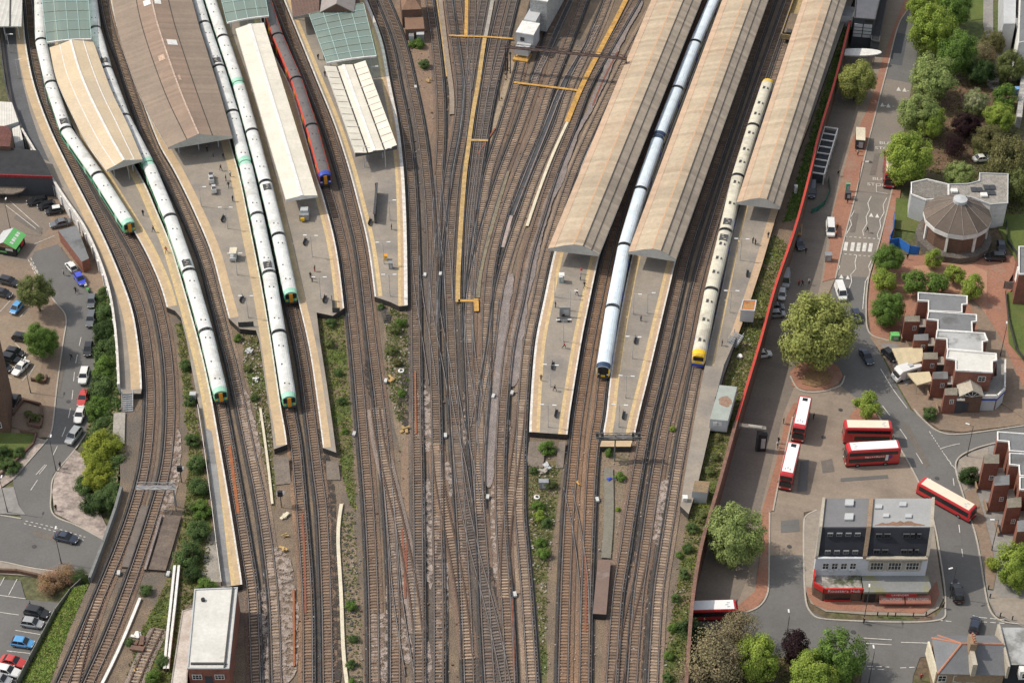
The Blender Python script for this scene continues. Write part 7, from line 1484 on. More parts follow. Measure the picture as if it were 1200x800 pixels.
for a in [
 ('black car furthest left of the three parked together by the white wall', 44, 238, 196, 'black', 'estate', 'L'), ('black car in the middle of the three parked by the white wall', 55, 243, 196, 'black', 'hatch', 'L'), ('black car with a white roof, nearest of the three parked side by side', 64, 249, 196, 'black', 'hatch', 'L', 'white'),
 ('silver grey saloon parked behind the narrow brick store', 71, 264, 200, 'grey', 'saloon', 'L'), ('small white car parked beside the brick store', 84, 315, 125, 'white', 'small', 'L'), ('bright blue car behind the small white car', 94, 329, 300, 'blue', 'hatch', 'L'), ('dark grey car behind the motorcycle on the left road', 108, 355, 272, 'grey', 'hatch', 'L'), ('mid grey car next below the dark grey one on the left road', 107, 376, 270, 'grey', 'estate', 'L'),
 ('black car beside the olive car park tree', 11, 332, 340, 'black', 'estate', 'L'), ('black car in the shade at the left edge above the sky blue car', 4, 346, 340, 'black', 'hatch', 'L'), ('sky blue car in a bay of the left car park', 20, 363, 250, 'sky', 'small', 'L'), ('black car under the dark green car park tree', 26, 398, 345, 'black', 'hatch', 'L'),
 ('black car parked topmost in the kerbside row of five', 104, 411, 272, 'black', 'hatch', 'L'), ('white estate car in the kerbside row above the red car', 99, 443, 270, 'white', 'suv', 'L'), ('red coupe in the kerbside row', 98, 468, 266, 'red', 'saloon', 'L'), ('white car in the kerbside row below the red one', 94, 488, 266, 'white', 'saloon', 'L'), ('silver people carrier lowest in the kerbside row', 87, 513, 250, 'silver', 'suv', 'L'),
 ('black car rearmost of three dark cars near the brick tower', 18, 415, 345, 'black', 'hatch', 'L'), ('black car in the middle of three dark cars near the brick tower', 13, 423, 340, 'black', 'suv', 'L'), ('black car at the left edge among three dark cars near the brick tower', 4, 432, 335, 'black', 'hatch', 'L'), ('white car nosing out beside the three dark cars', 25, 433, 245, 'white', 'saloon', 'L'), ('black car half hidden behind the brick tower', 17, 473, 260, 'black', 'hatch', 'L'),
 ('navy blue car driving along the lower left road', 78, 632, 343, 'navy', 'saloon', 'L'), ('black car parked topmost in the lower left car park', 44, 720, 345, 'black', 'suv', 'L'), ('silver car second from the top in the lower left car park', 38, 732, 350, 'silver', 'hatch', 'L'), ('sky blue car in the lower left car park', 27, 755, 350, 'sky', 'hatch', 'L'), ('red car in the lower left car park', 16, 777, 345, 'red', 'saloon', 'L'), ('white car below the red one in the lower left car park', 9, 788, 345, 'white', 'estate', 'L'), ('silver car cut by the bottom left corner', 1, 798, 345, 'silver', 'hatch', 'L'),
 ('dark green grey car driving past the large round island tree', 1015, 420, 285, 'navy', 'saloon', 'R'), ('black car on the road right of the corner terrace', 1121, 697, 90, 'black', 'suv', 'R'), ('dark blue car waiting behind the chimney of the slate house', 1142, 734, 70, 'navy', 'hatch', 'R'),
 ('black car parked on red paving beside the round hall', 1166, 304, 178, 'black', 'suv', 'R'), ('dark car behind the black one beside the round hall', 1173, 292, 265, 'navy', 'hatch', 'R'), ('white car among the trees right of the bark park', 1151, 188, 10, 'white', 'saloon', 'R'), ('dark car under the forecourt awning', 1042, 418, 300, 'black', 'hatch', 'R'), ('dark green car partly hidden by the large island tree', 1003, 372, 275, 'navy', 'hatch', 'R'),
 ('white car with its nose out by the red hoarding', 893, 417, 10, 'white', 'hatch', 'R'), ('pale blue car by the red hoarding opposite the largest tree', 910, 370, 5, 'silver', 'small', 'R'), ('dark car just behind the pale blue one by the red hoarding', 909, 362, 5, 'grey', 'small', 'R'), ('black car in the shade of the hoarding beside an orange skip', 936, 288, 280, 'navy', 'hatch', 'R')]:
    car(a[0], a[1], a[2], a[3], a[4], a[5], a[6], a[7] if len(a) > 7 else None)
car('white van stopped beside the red pavement strip', 973, 271, 265, 'white', 'van', 'R', cat='van'); car('white van hidden behind the largest tree', 985, 345, 275, 'white', 'van', 'R', cat='van')
car('grey van parked in the hoarding shade', 920, 330, 262, 'silver', 'van', 'R', cat='van'); car('small white van in the hoarding shade', 916, 347, 262, 'white', 'small', 'R', cat='van')
car('blue van in the shade beside the white frames', 954, 168, 262, 'navy', 'van', 'R', cat='van'); car('dark van parked below the white frames', 951, 226, 262, 'navy', 'van', 'R', cat='van')
# motorhome
p = G(1062, 441, 'R', .1); t = thing('motorhome', 'white motorhome parked in front of the smaller pale awning', 'motorhome', tuple(p), math.radians(205))
b = MB(); prof = [(-2.8, .4), (-2.8, 2.6), (1.9, 2.8), (2.5, 2.2), (2.3, 1.6), (2.9, 1.1), (3.0, .4)]
b.loft([[(x, s*w_, z) for x, z in prof] for s, w_ in ((-1, 1.05), (-1, 1.12), (1, 1.12), (1, 1.05))]); b.build('body', PNT['white'], t)
MB().box((2.55, 0, 1.5), (.5, 1.8, .5)).build('windscreen', M_wglass, t); MB().box((-.6, 0, 2.82), (.9, .8, .2)).build('roof_vent', M_lbox, t)
for s in (-1, 1):
    MB().box((-.6, s*1.13, 1.8), (2.0, .04, .6)).build('side_window', M_wglass, t)
    for x in (1.9, -1.6): MB().cyl((x, s*.9, .36), (x, s*1.14, .36), .36, seg=12).build('wheel', M_tyre, t)
# orange skip
p = G(934, 274, 'R', .05); t = thing('skip', 'yellow orange rubbish skip by the red hoarding', 'skip', tuple(p), math.radians(80))
b = MB(); b.loft([[(-1.3, -.8, 0), (1.3, -.8, 0), (1.3, .8, 0), (-1.3, .8, 0)], [(-1.9, -.95, 1.3), (1.9, -.95, 1.3), (1.9, .95, 1.3), (-1.9, .95, 1.3)]]); b.build('skip_body', PNT['orange'], t)
MB().box((0, 0, 1.28), (3.3, 1.6, .1)).build('rubbish', mat('rubbish', (.3, .24, .16), (.12, .1, .08), fa=.4), t)
# ------------------------------------------------------------------ buses
M_bus = paint('bus_red', (.50, .028, .032)); M_busroof = mat('bus_roof_white', (.80, .80, .79), (.76, .76, .75), scale=.5, fa=.03, rough=.5); M_busroof2 = mat('bus_roof_cream', (.74, .65, .52), (.70, .61, .49), scale=.5, fa=.03, rough=.5)
M_bussh = mat('bus_skirt', (.10, .012, .014), fa=.1, rough=.4)
def bus(label, px, py, ang, L=9.6, dd=True, roof=None, advert=False, hatch=True, side='R', loc=None, name=None):
    p = loc or G(px, py, side, .04); H = 4.35 if dd else 3.0; h = L/2; w = 1.26
    t = thing(name or ('double_decker_bus' if dd else 'single_decker_bus'), label, 'bus', tuple(p), math.radians(ang), 'red buses')
    def sec(x, k, z1): return [(x, -w*k*.96, .32), (x, -w*k, .6), (x, -w*k, z1-.35), (x, -w*k*.9, z1-.05), (x, -w*k*.7, z1), (x, w*k*.7, z1), (x, w*k*.9, z1-.05), (x, w*k, z1-.35), (x, w*k, .6), (x, w*k*.96, .32)]
    b = MB(); b.loft([sec(-h, .96, H-.25), sec(-h+.15, 1, H-.05), sec(-h+.5, 1, H), sec(h-.75, 1, H), sec(h-.35, .99, H-.1), sec(h-.08, .94, H-.45 if dd else H-.35)]); b.build('body', M_bus, t)
    MB().box((-.15 if dd else 0, 0, H+.012), (L-1.35, 2.06, .05)).build('roof_panel', roof or M_busroof, t)
    if hatch: MB().box((-h+1.15, 0, H+.05), (.85, .95, .06)).build('roof_hatch', M_glass, t)
    for k in range(3): MB().box((h-1.6-.28*(k % 2)+.0, -.5+k*.45, H+.042), (.55, .26, .012)).build('roof_number', M_lbox, t)
    lev = [(1.75, 1.0), (3.35, .78)] if dd else [(1.95, 1.05)]
    for z, hh in lev:
        for s in (-1, 1):
            x0, x1 = -h+.5, h-.5
            if z < 2.5 and dd: x0 = -h+2.0
            b = MB(); b.box(((x0+x1)/2, s*(w+.004), z), (x1-x0, .03, hh)); f = b.build('side_windows', M_glass, t); KIDS.setdefault(f.name, [])
            n = int((x1-x0)/1.5)
            for k in range(1, n): MB().box((x0+(x1-x0)*k/n, s*(w+.014), z), (.07, .03, hh)).build('window_pillar', M_black, f)
        MB().box((h-.10 if z > 2.5 or not dd else h-.06, 0, z+.02), (.14, 2.2, hh+.1)).build('windscreen', M_glass, t)
        MB().box((-h-.0, 0, z+.05), (.05, 1.9, hh*.8)).build('rear_window', M_glass, t)
    MB().box((h-.05, 0, 2.55 if dd else 2.72), (.12, 1.7, .36)).build('destination_blind', M_black, t)
    MB().box((0, 0, .42), (L-.1, 2.5, .28)).build('skirt', M_bussh, t)
    for s in (-1, 1):
        for x in (h-2.3, -h+2.6):
            b = MB(); b.cyl((x, s*(w-.25), .48), (x, s*(w+.02), .48), .48, seg=14); wo = b.build('wheel', M_tyre, t); KIDS.setdefault(wo.name, [])
            MB().cyl((x, s*(w+.01), .48), (x, s*(w+.035), .48), .26, seg=10).build('rim', M_rim, wo)
        MB().box((h-.04, s*.92, .85), (.1, .34, .2)).build('headlight', M_head, t); MB().box((-h-.01, s*1.0, 1.2), (.06, .2, .5)).build('taillight', M_tail, t)
        MB().box((h+.1, s*1.4, 2.4), (.12, .12, .5)).build('wing_mirror', M_black, t)
    if advert:
        b = MB(); rr = random.Random(4)
        for k in range(9): b.box((-1.9+k*.42, w+.03, 2.55+rr.uniform(-.05, .05)), (.3, .02, .3*rr.uniform(.5, 1)))
        b.build('side_advert', M_white, t)
        MB().box((-2.6, w+.03, 2.2), (.55, .02, 1.4)).build('advert_figure', M_white, t); MB().box((-2.9, w+.028, 2.4), (1.4, .02, .8)).build('advert_panel', mat('violet_panel', (.16, .06, .2)), t)
    return t
a1 = math.degrees(math.atan2((G(933, 519)-G(942, 477)).y, (G(933, 519)-G(942, 477)).x))
bus('red double decker behind the other at the kerb, white roof, facing the camera', 938, 501, a1, 9.0)
bus('red double decker in front of the other at the kerb, white roof, facing the camera', 924, 556, a1-1, 9.2)
bus('rear one of two side by side buses, with a cream roof', 1015, 516, -1, 9.2, roof=M_busroof2, hatch=False)
bus('front one of two side by side buses, white roof and a long side advert', 1020, 541, 184.5, 10.2, advert=True, hatch=False)
p0, p1 = G(1080, 575, 'R'), G(1137, 607, 'R'); bus('red single decker with a cream roof turning behind the corner terrace', 1108, 592, math.degrees(math.atan2((p1-p0).y, (p1-p0).x)), 11.5, dd=False, roof=M_busroof2, hatch=False)
bus('red bus under the green tree on the upper road', 1041, 208, 262, 9.2, roof=M_busroof2, hatch=False)
bus('red bus with a white roof coming out from under the railway', 826, 722, 2, 11.0, dd=False, hatch=False)
# motorcycle and police-style bike by the blue car
p = G(103, 341, 'L', .03); t = thing('motorcycle', 'motorcycle with a bright green fairing behind the blue car', 'motorcycle', tuple(p), math.radians(300))
for x in (-.65, .65): b = MB(); b.cyl((x, -.06, .32), (x, .06, .32), .32, seg=12); b.build('wheel', M_tyre, t)
b = MB(); b.loft([[(-.7, y*.5, .62), (-.7, y*.5, .8)] for y in (-.3, .3)] if 0 else [[(-.75, -.12, .6), (-.75, .12, .6), (-.75, .12, .8), (-.75, -.12, .8)], [(0, -.2, .45), (0, .2, .45), (0, .2, .85), (0, -.2, .85)], [(.5, -.22, .5), (.5, .22, .5), (.55, .2, 1.05), (.55, -.2, 1.05)], [(.75, -.1, .6), (.75, .1, .6), (.72, .1, .95), (.72, -.1, .95)]]); b.build('body', MKG, t)
MB().cyl((.45, -.38, 1.08), (.45, .38, 1.08), .03, seg=6).build('handlebar', M_black, t); MB().box((-.35, 0, .86), (.6, .28, .1)).build('seat', M_black, t); MB().box((-.85, 0, .95), (.35, .5, .35)).build('top_box', M_white, t)
# ================================================================== people
SKIN = mat('skin', (.42, .27, .19), fa=0, rough=.6); HAIR = mat('hair_dark', (.03, .022, .018), fa=.1); M_shoe = mat('shoe', (.03, .028, .026), fa=0)
CLO = {k: mat('cloth_'+k, c, fa=.12, rough=.9) for k, c in dict(black=(.02, .02, .022), navy=(.03, .035, .06), grey=(.16, .16, .165), white=(.62, .61, .59), red=(.5, .04, .035), hivis=(.62, .20, .04), green=(.25, .45, .05), blue=(.06, .12, .32), brown=(.14, .09, .06), denim=(.07, .09, .14)).items()}
def person_mesh(pose):
    st = {'stand': 0, 'walk': .30, 'sit': 0}[pose]; sit = pose == 'sit'
    hp = .46 if sit else .93; V = []; E = []; Rr = []
    def v(p, r, par=None):
        V.append(Vector(p)); Rr.append(r)
        if par is not None: E.append((par, len(V)-1))
        return len(V)-1
    pel = v((0, 0, hp), .15); bel = v((0, 0, hp+.16), .135, pel); che = v((0, 0, hp+.36), .16, bel); nec = v((0, 0, hp+.56), .06, che); hd = v((.01, 0, hp+.66), .085, nec); tp = v((.0, 0, hp+.79), .075, hd)
    nose = v((.10, 0, hp+.69), .02, hd)
    for s in (-1, 1):
        d = st*s
        hip = v((0, s*.10, hp-.06), .10, pel)
        if sit: kn = v((.42, s*.12, hp+.02), .072, hip); an = v((.44, s*.12, .09), .05, kn)
        else: kn = v((d*.75, s*.10, .50), .07, hip); an = v((d*1.2-abs(d)*.25, s*.10, .09), .048, kn)
        v((V[an].x+.15, s*.11, .05), .042, an)
        sh = v((0, s*.19, hp+.47), .07, che); el = v((-d*.5, s*.25, hp+.20), .05, sh); wr = v((-d*.7+.10, s*.25, hp-.02), .036, el); ha = v((-d*.75+.14, s*.25, hp-.10), .036, wr)
    me = bpy.data.meshes.new('person'); me.from_pydata(V, E, []); o = bpy.data.objects.new('tmp', me); C.objects.link(o)
    sk = o.modifiers.new('skin', 'SKIN'); sb = o.modifiers.new('sub', 'SUBSURF'); sb.levels = 1; sb.render_levels = 1
    for q, r in zip(me.skin_vertices[0].data, Rr): q.radius = (r, r)
    me.skin_vertices[0].data[0].use_root = True
    bpy.context.view_layer.update()
    m = bpy.data.meshes.new_from_object(o.evaluated_get(bpy.context.evaluated_depsgraph_get())); bpy.data.objects.remove(o)
    m.name = 'person'; m.materials.clear()
    for q in (SKIN, CLO['black'], CLO['navy'], M_shoe, HAIR): m.materials.append(q)
    for f in m.polygons:
        c = f.center
        if c.z < .12: i = 3
        elif (c.z < hp+.02 and abs(c.y) < .2) or c.z < .5 and not sit: i = 2
        elif c.z > hp+.52: i = 4 if (c.z > hp+.75 or (c.x < .0 and c.z > hp+.62)) else 0
        elif abs(c.y) > .2 and c.z < hp+.0: i = 0
        else: i = 1
        f.material_index = i; f.use_smooth = True
    return m
PM_ = {k: person_mesh(k) for k in ('stand', 'walk', 'sit')}
NPP = [0]
def person(label, px, py, top='black', leg='navy', z=PZ, side='T', ang=None, pose='stand', scale=1.0, bag=None):
    p = P(px, py, z) if side == 'T' else G(px, py, side, .24)
    o = bpy.data.objects.new('person', PM_[pose]); C.objects.link(o); NPP[0] += 1
    o.location = p; o.rotation_euler = (0, 0, math.radians(ang if ang is not None else (NPP[0]*77) % 360)); o.scale = (scale,)*3
    for i, m in ((1, CLO[top]), (2, CLO[leg])): o.material_slots[i].link = 'OBJECT'; o.material_slots[i].material = m
    setp(o, label, 'person', 'people'); return o
for a in [
 ('person in black standing on the cream canopy platform near the train nose', 168, 253, 'black', 'navy'), ('person in dark clothes walking on the cream canopy platform', 180, 272, 'black', 'black', 'walk'), ('person in red walking along the narrow strip of the cream canopy platform', 195, 296, 'red', 'navy', 'walk'),
 ('leftmost dark dressed person under the front of the brown roof', 243, 178, 'black', 'navy'), ('person in grey under the front of the brown roof', 250, 184, 'grey', 'black'), ('person in navy just outside the brown roof', 262, 186, 'navy', 'black', 'walk'), ('person in black right of the white luggage trolleys, upper of three', 265, 212, 'black', 'navy'), ('person in black right of the white luggage trolleys, middle of three', 268, 220, 'black', 'black', 'walk'), ('person in black right of the white luggage trolleys, lowest of three', 273, 236, 'navy', 'black'), ('person in white near the train right of the trolleys', 270, 207, 'white', 'navy'), ('person in brown behind the white luggage trolleys', 259, 200, 'brown', 'black', 'walk'),
 ('person in black left edge of the long white roof, upper of two', 297, 102, 'black', 'navy'), ('person in black left edge of the long white roof, lower of two', 303, 124, 'black', 'black'), ('person in navy beside the long white roof pair', 306, 130, 'navy', 'black'),
 ('person in black with dark luggage on the platform below the white roof', 364, 326, 'black', 'black'), ('person with a red bag on the platform below the white roof', 369, 318, 'grey', 'red'), ('person in dark blue beside the pair on the platform below the white roof', 366, 330, 'navy', 'black'),
 ('left one of two people beside the green glass canopy', 373, 70, 'black', 'black'), ('right one of two people beside the green glass canopy', 380, 71, 'navy', 'black'), ('person in black at the corner of the butterfly roof', 381, 90, 'black', 'navy'), ('person standing by the shelter on the butterfly roof platform', 459, 269, 'black', 'black'),
 ('person in red at the shaded front of the widest sand roof', 681, 321, 'red', 'white'), ('person in white and black below the one in red', 680, 328, 'white', 'black'), ('person in black near the yellow band on the widest platform', 685, 337, 'black', 'black', 'walk'), ('person in black walking on the widest platform', 676, 346, 'black', 'navy', 'walk'), ('person in navy left of the seats on the widest platform', 651, 360, 'navy', 'black'), ('person seated on the bench of the widest platform', 660, 372, 'black', 'black', 'sit'), ('person in red walking alone on the widest platform', 661, 408, 'red', 'black', 'walk'), ('person in brown at the left edge of the widest platform', 634, 446, 'brown', 'black'), ('person in black near the lamp post on the widest platform', 650, 458, 'black', 'black', 'walk'),
 ('person in dark clothes alone on the platform beside the long white train', 751, 376, 'grey', 'black'), ('left one of a pair under the right sand roof platform', 882, 285, 'grey', 'black'), ('right one of a pair under the right sand roof platform', 885, 287, 'black', 'navy'), ('person at the edge of the right platform slabs', 900, 279, 'black', 'grey'), ('person in black near the metal stairs on the right platform', 846, 405, 'black', 'black')]:
    person(a[0], a[1], a[2], a[3], a[4], pose=a[5] if len(a) > 5 else 'stand')
for a in [('person in black on foot in the middle of the shaded lane', 944, 297, 'black', 'black', 'R', 'walk'), ('worker in orange beside the white van', 980, 277, 'hivis', 'navy', 'R'), ('second worker in orange behind the white van', 981, 268, 'hivis', 'black', 'R'), ('person in red at the shaded edge by the largest tree', 936, 335, 'red', 'black', 'R'), ('person in black beside the one in red near the largest tree', 940, 335, 'black', 'black', 'R', 'walk'), ('person in white and black near the largest tree', 948, 333, 'white', 'black', 'R'),
 ('person in black crossing between zigzag lines', 1016, 272, 'black', 'black', 'R', 'walk'), ('person in black by the blue hoarding of the round hall', 1063, 304, 'black', 'navy', 'R'), ('person in black waiting at the cabinet on the red pavement', 996, 230, 'black', 'black', 'R'), ('second person waiting at the cabinet on the red pavement', 993, 238, 'navy', 'black', 'R'), ('person near the small kiosk on the red pavement', 1005, 182, 'white', 'black', 'R'), ('person in dark clothes by the bus shelter roof', 1004, 177, 'navy', 'black', 'R', 'walk'), ('person in black on the lane below the white frames', 982, 206, 'black', 'black', 'R', 'walk'),
 ('person in black between the kerbside buses and the signs', 918, 496, 'black', 'black', 'R'), ('person in white near the front bus door', 911, 524, 'white', 'black', 'R', 'walk'), ('person standing right of the rear kerbside bus', 953, 491, 'black', 'black', 'R'), ('person in black on the kerb beside the front kerbside bus', 912, 519, 'black', 'navy', 'R'), ('person in black at the junction corner right of the corner terrace', 1105, 712, 'grey', 'black', 'R'), ('person in black at the crossing below the red awnings', 1012, 730, 'black', 'black', 'R'), ('person in red at the corner of the slate house', 1079, 796, 'red', 'navy', 'R'),
 ('person in white beside the small white car', 75, 322, 'white', 'black', 'L'), ('person in black in the road beside the motorcycle', 89, 343, 'black', 'black', 'L', 'walk'), ('person in black on the mottled corner pavement', 71, 548, 'black', 'black', 'L'), ('person in black in the shade of the left road', 84, 421, 'black', 'black', 'L', 'walk'), ('person in black at the lower mottled pavement', 66, 598, 'black', 'black', 'L'), ('person in black beside the topmost car of the lower car park', 36, 711, 'black', 'red', 'L')]:
    person(a[0], a[1], a[2], a[3], a[4], side=a[5], pose=a[6] if len(a) > 6 else 'stand')
# ================================================================== lamps, masts, gantries, platform furniture
M_post = mat('lamp_post', (.50, .51, .51), (.44, .45, .45), fa=.08, rough=.45, metal=.2); M_lamp = mat('lamp_head', (.74, .74, .72), fa=0, rough=.4)
def lampproto(h, arms, label, p, rz=0, cat='lamp post', nm='platform_lamp', post=None, gr='platform lamp posts'):
    t = thing(nm, label, cat, tuple(p), rz, gr); b = MB(); b.cyl((0, 0, 0), (0, 0, 1.2), .11, seg=8); b.cyl((0, 0, 1.2), (0, 0, h), .075, .055, seg=8)
    for a in arms: b.cyl((0, 0, h-.1), (a*.9, 0, h+.02), .035, seg=6)
    b.build('post', post or M_post, t)
    for a in arms: MB().box((a*1.15, 0, h+.02), (.75, .26, .12)).build('lamp_head', M_lamp, t)
    return t
LPX = [(589-0, 0)]
lp1 = [(267, 268, 'on the platform below the brown roof, upper one'), (278, 322, 'on the brown roof platform below the white buggy'), (291, 372, 'at the tip of the brown roof platform'), (366, 301, 'below the white roof, nearest the grey machine'), (376, 350, 'below the white roof, near its platform tip'), (450, 309, 'left of the yellow bin on the butterfly roof platform'), (457, 347, 'lowest on the butterfly roof platform'),
       (645, 453, 'midway down the widest platform'), (642, 500, 'lowest on the widest platform'), (660, 400, 'right of the seats on the widest platform'), (741, 420, 'topmost pair armed one beside the long white train'), (733, 466, 'beside the black nose of the long white train'), (725, 500, 'lowest beside the long white train'), (867, 305, 'upper one on the right platform'), (855, 366, 'lower one on the right platform')]
lp2 = [(236, 242, 'beside the luggage trolleys'), (437, 100, 'at the right corner of the green glass canopy'), (427, 196, 'left one in front of the butterfly roof'), (452, 196, 'right one in front of the butterfly roof'), (457, 258, 'beside the long dark shelter'), (650, 348, 'left one near the front of the widest sand roof'), (668, 364, 'right one near the front of the widest sand roof'), (742, 368, 'left one near the front of the middle sand roof'), (758, 367, 'right one near the front of the middle sand roof'),
       (56, 125, 'on the dark tarmac at the far left, lower one'), (22-10, 62, 'on the dark tarmac at the far left, topmost'), (22, 92, 'on the dark tarmac at the far left, middle one'), (152, 210, 'at the front of the cream canopy')]
def spread(lst, arms, tmpl, h):
    t0 = None
    for x, y, wh in lst:
        lab = tmpl+' '+wh; p = P(x, y, PZ)
        if t0 is None: t0 = lampproto(h, arms, lab, p)
        else: dup(t0, p, R.uniform(-.1, .1), lab)
spread(lp1, (-1, 1), 'twin armed white lamp post', 5.6); spread(lp2, (1,), 'single armed white lamp post', 5.2)
st0 = None
for x, y, sd_, rz, wh in [(1012, 728, 'R', 80, 'in front of the two shops'), (1113, 700, 'R', 200, 'beside the dark building side road'), (1005, 224, 'R', 0, 'on the red pavement beside the bus stop letters'), (1172, 418, 'R', 80, 'on the red path beside the lawn'), (1133, 535, 'R', 150, 'on the corner with the dark red tipped shrub'), (1018, 800, 'R', 90, 'at the bottom beside the willowy tree'), (920, 758, 'R', 90, 'at the bottom between road and purple tree'), (1162, 645, 'R', 180, 'left of the bright tree at the right edge'), (72, 660, 'L', 90, 'beside the lower left road'), (13, 272, 'L', 90, 'behind the green roofed kiosk'), (36, 460, 'L', 90, 'beside the car park planter'), (9, 600, 'L', 90, 'at the lower left road bend'), (66, 552, 'L', 90, 'on the mottled pavement')]:
    p = G(x, y, sd_, .1); lab = 'street lamp '+wh
    if st0 is None: st0 = lampproto(8.0, (1,), lab, p, math.radians(rz), 'street lamp', 'street_lamp', M_dgrey, 'street lamps')
    else: dup(st0, p, math.radians(rz), lab)
# signal gantries
def gantry(label, a, b, h, posts, m, th=.7, drop=True):
    t = thing('signal_gantry', label, 'gantry', ((a.x+b.x)/2, (a.y+b.y)/2, -.4)); d = b-a; d.z = 0; n = max(4, int(d.length/1.6)); ax = d.normalized(); pr = Vector((-ax.y, ax.x, 0))*.55
    bm_ = MB()
    for o in (-1, 1):
        for z in (h, h+th): bm_.cyl(Vector((a.x, a.y, z))+pr*o, Vector((b.x, b.y, z))+pr*o, .07, seg=5)
        for k in range(n):
            p, q = a.lerp(b, k/n), a.lerp(b, (k+1)/n); z0, z1 = (h, h+th) if k % 2 else (h+th, h); bm_.cyl(Vector((p.x, p.y, z0))+pr*o, Vector((q.x, q.y, z1))+pr*o, .045, seg=4)
    bm_.box(((a.x+b.x)/2, (a.y+b.y)/2, h+.02), (d.length, 1.0, .06), math.atan2(d.y, d.x)); bm_.build('girder', m, t, world=True)
    for p in posts:
        q = a.lerp(b, p)
        for o in (-1, 1): MB().cyl(Vector((q.x, q.y, -.4))+pr*o, Vector((q.x, q.y, h+th)), .12, seg=6).build('post', m, t, world=True)
    return t
M_rgant = mat('rusty_girder', (.10, .065, .055), (.07, .05, .045), fa=.2)
t = gantry('dark rusty lattice gantry reaching from the grey cabin to the widest sand roof', P(592, 55, 6.5), P(734, 69, 6.5), 6.5, (0, .02, 1), M_rgant, .6)
t = gantry('grey signal gantry across the end of the platform beside the long white train', P(697, 512, 5.2), P(752, 512, 5.2), 5.2, (.44,), mat('grey_girder', (.16, .155, .15), fa=.15), .5)
for x in (700, 706, 742, 749): p = P(x, 510, 5.8); MB().box((p.x, p.y, 5.9), (.5, .4, 1.1)).build('signal_head', M_dgrey, t, world=True)
t = gantry('pale grey gantry over the two curving tracks at the left', P(160, 571, 5), P(206, 571, 5), 5.0, (.93,), mat('pale_girder', (.30, .30, .30), fa=.12), .7)
for x, y, lab in ((213, 565, 'black signal post with a boxy head right of the pale grey gantry'), (594, 92, 'tall dark mast below the grey signal cabin, left one'), (596+2, 86, 'tall dark mast below the grey signal cabin, right one'), (585, 118, 'thin grey mast on the sandy patch below the cabin'), (330, 594, 'black signal post with equipment at the brown ramp tip')):
    p = P(x, y, -.4); t = thing('signal_post', lab, 'signal', tuple(p)); hh = 5.5 if 'mast' in lab else 3.6
    MB().cyl((0, 0, 0), (0, 0, hh), .13 if 'mast' in lab else .1, seg=6).build('post', M_dgrey, t)
    if 'signal' in lab and 'mast' not in lab: MB().box((0, -.1, hh), (.9, .5, 1.2)).build('signal_head', M_black, t); MB().box((0, .5, hh-.5), (1.4, 1.0, .1)).build('platform', M_metal, t)
    else: MB().box((0, 0, hh), (.5, .3, .5)).build('head', M_dgrey, t)
# platform shelter, bins, seats, machines, trolleys
p = P(443, 232, PZ); t = thing('glass_shelter', 'long thin dark glass screen standing on the butterfly roof platform', 'shelter', tuple(p)); a, b_ = P(441, 262, PZ), P(440.5, 226, PZ); d = b_-a
MB().box(((a.x+b_.x)/2, (a.y+b_.y)/2, PZ+1.3), (.14, d.length, 2.5), 0).build('screen', M_glass, t, world=True); MB().box(((a.x+b_.x)/2, (a.y+b_.y)/2, PZ+2.6), (.5, d.length+.2, .1)).build('top_rail', M_dgrey, t, world=True)
for k in range(5): q = a.lerp(b_, k/4); MB().box((q.x, q.y, PZ+1.3), (.2, .12, 2.6)).build('frame', M_dgrey, t, world=True)
p = P(357, 256, PZ); t = thing('cleaning_machine', 'grey machine with a yellow front below the white roof', 'machine', tuple(p)); MB().box((0, .3, .9), (2.0, 2.6, 1.5)).build('body', M_metal, t); MB().box((-.3, -1.2, .7), (.8, .5, .7)).build('front', M_yell, t); MB().box((0, .6, 1.9), (1.6, 1.4, .5)).build('canopy', M_lbox, t)
for i, (x, y, l, lab) in enumerate(((248, 212, 3.4, 'longer white luggage trolley under the brown roof front'), (251, 225, 2.2, 'shorter white luggage trolley below the longer one'))):
    p = P(x, y, PZ); t = thing('luggage_trolley', lab, 'trolley', tuple(p), math.radians(100), 'white luggage trolleys'); MB().box((0, 0, .55), (l, 1.1, .15)).build('deck', M_white, t); MB().box((-l/2+.1, 0, 1.0), (.1, 1.1, .9)).build('headboard', M_white, t)
    for k in range(2 if l < 3 else 3): MB().box((-l/2+.8+k*1.0, 0, .95), (.8, .85, .65)).build('crate', M_lbox if k % 2 else M_dgrey, t)
    for sx in (-1, 1):
        for sy in (-1, 1): MB().cyl((sx*l*.35, sy*.5, .22), (sx*l*.35, sy*.6, .22), .22, seg=10).build('wheel', M_tyre, t)
p = P(274, 303, PZ); t = thing('platform_buggy', 'cream roofed white buggy on the brown roof platform', 'buggy', tuple(p)); MB().box((0, 0, .65), (1.3, 2.4, .7)).build('body', M_lbox, t); MB().box((0, .2, 2.0), (1.5, 2.0, .12)).build('roof', M_cream, t); MB().box((0, .9, 1.4), (1.2, .1, 1.0)).build('screen', M_wglass, t)
for sx in (-1, 1):
    for sy in (-1, 1): MB().cyl((sx*.6, sy*.8, .25), (sx*.7, sy*.8, .25), .25, seg=10).build('wheel', M_tyre, t); MB().cyl((sx*.6, .2+sy*.8, 1), (sx*.65, .2+sy*.9, 2), .04, seg=5).build('pillar', M_metal, t)
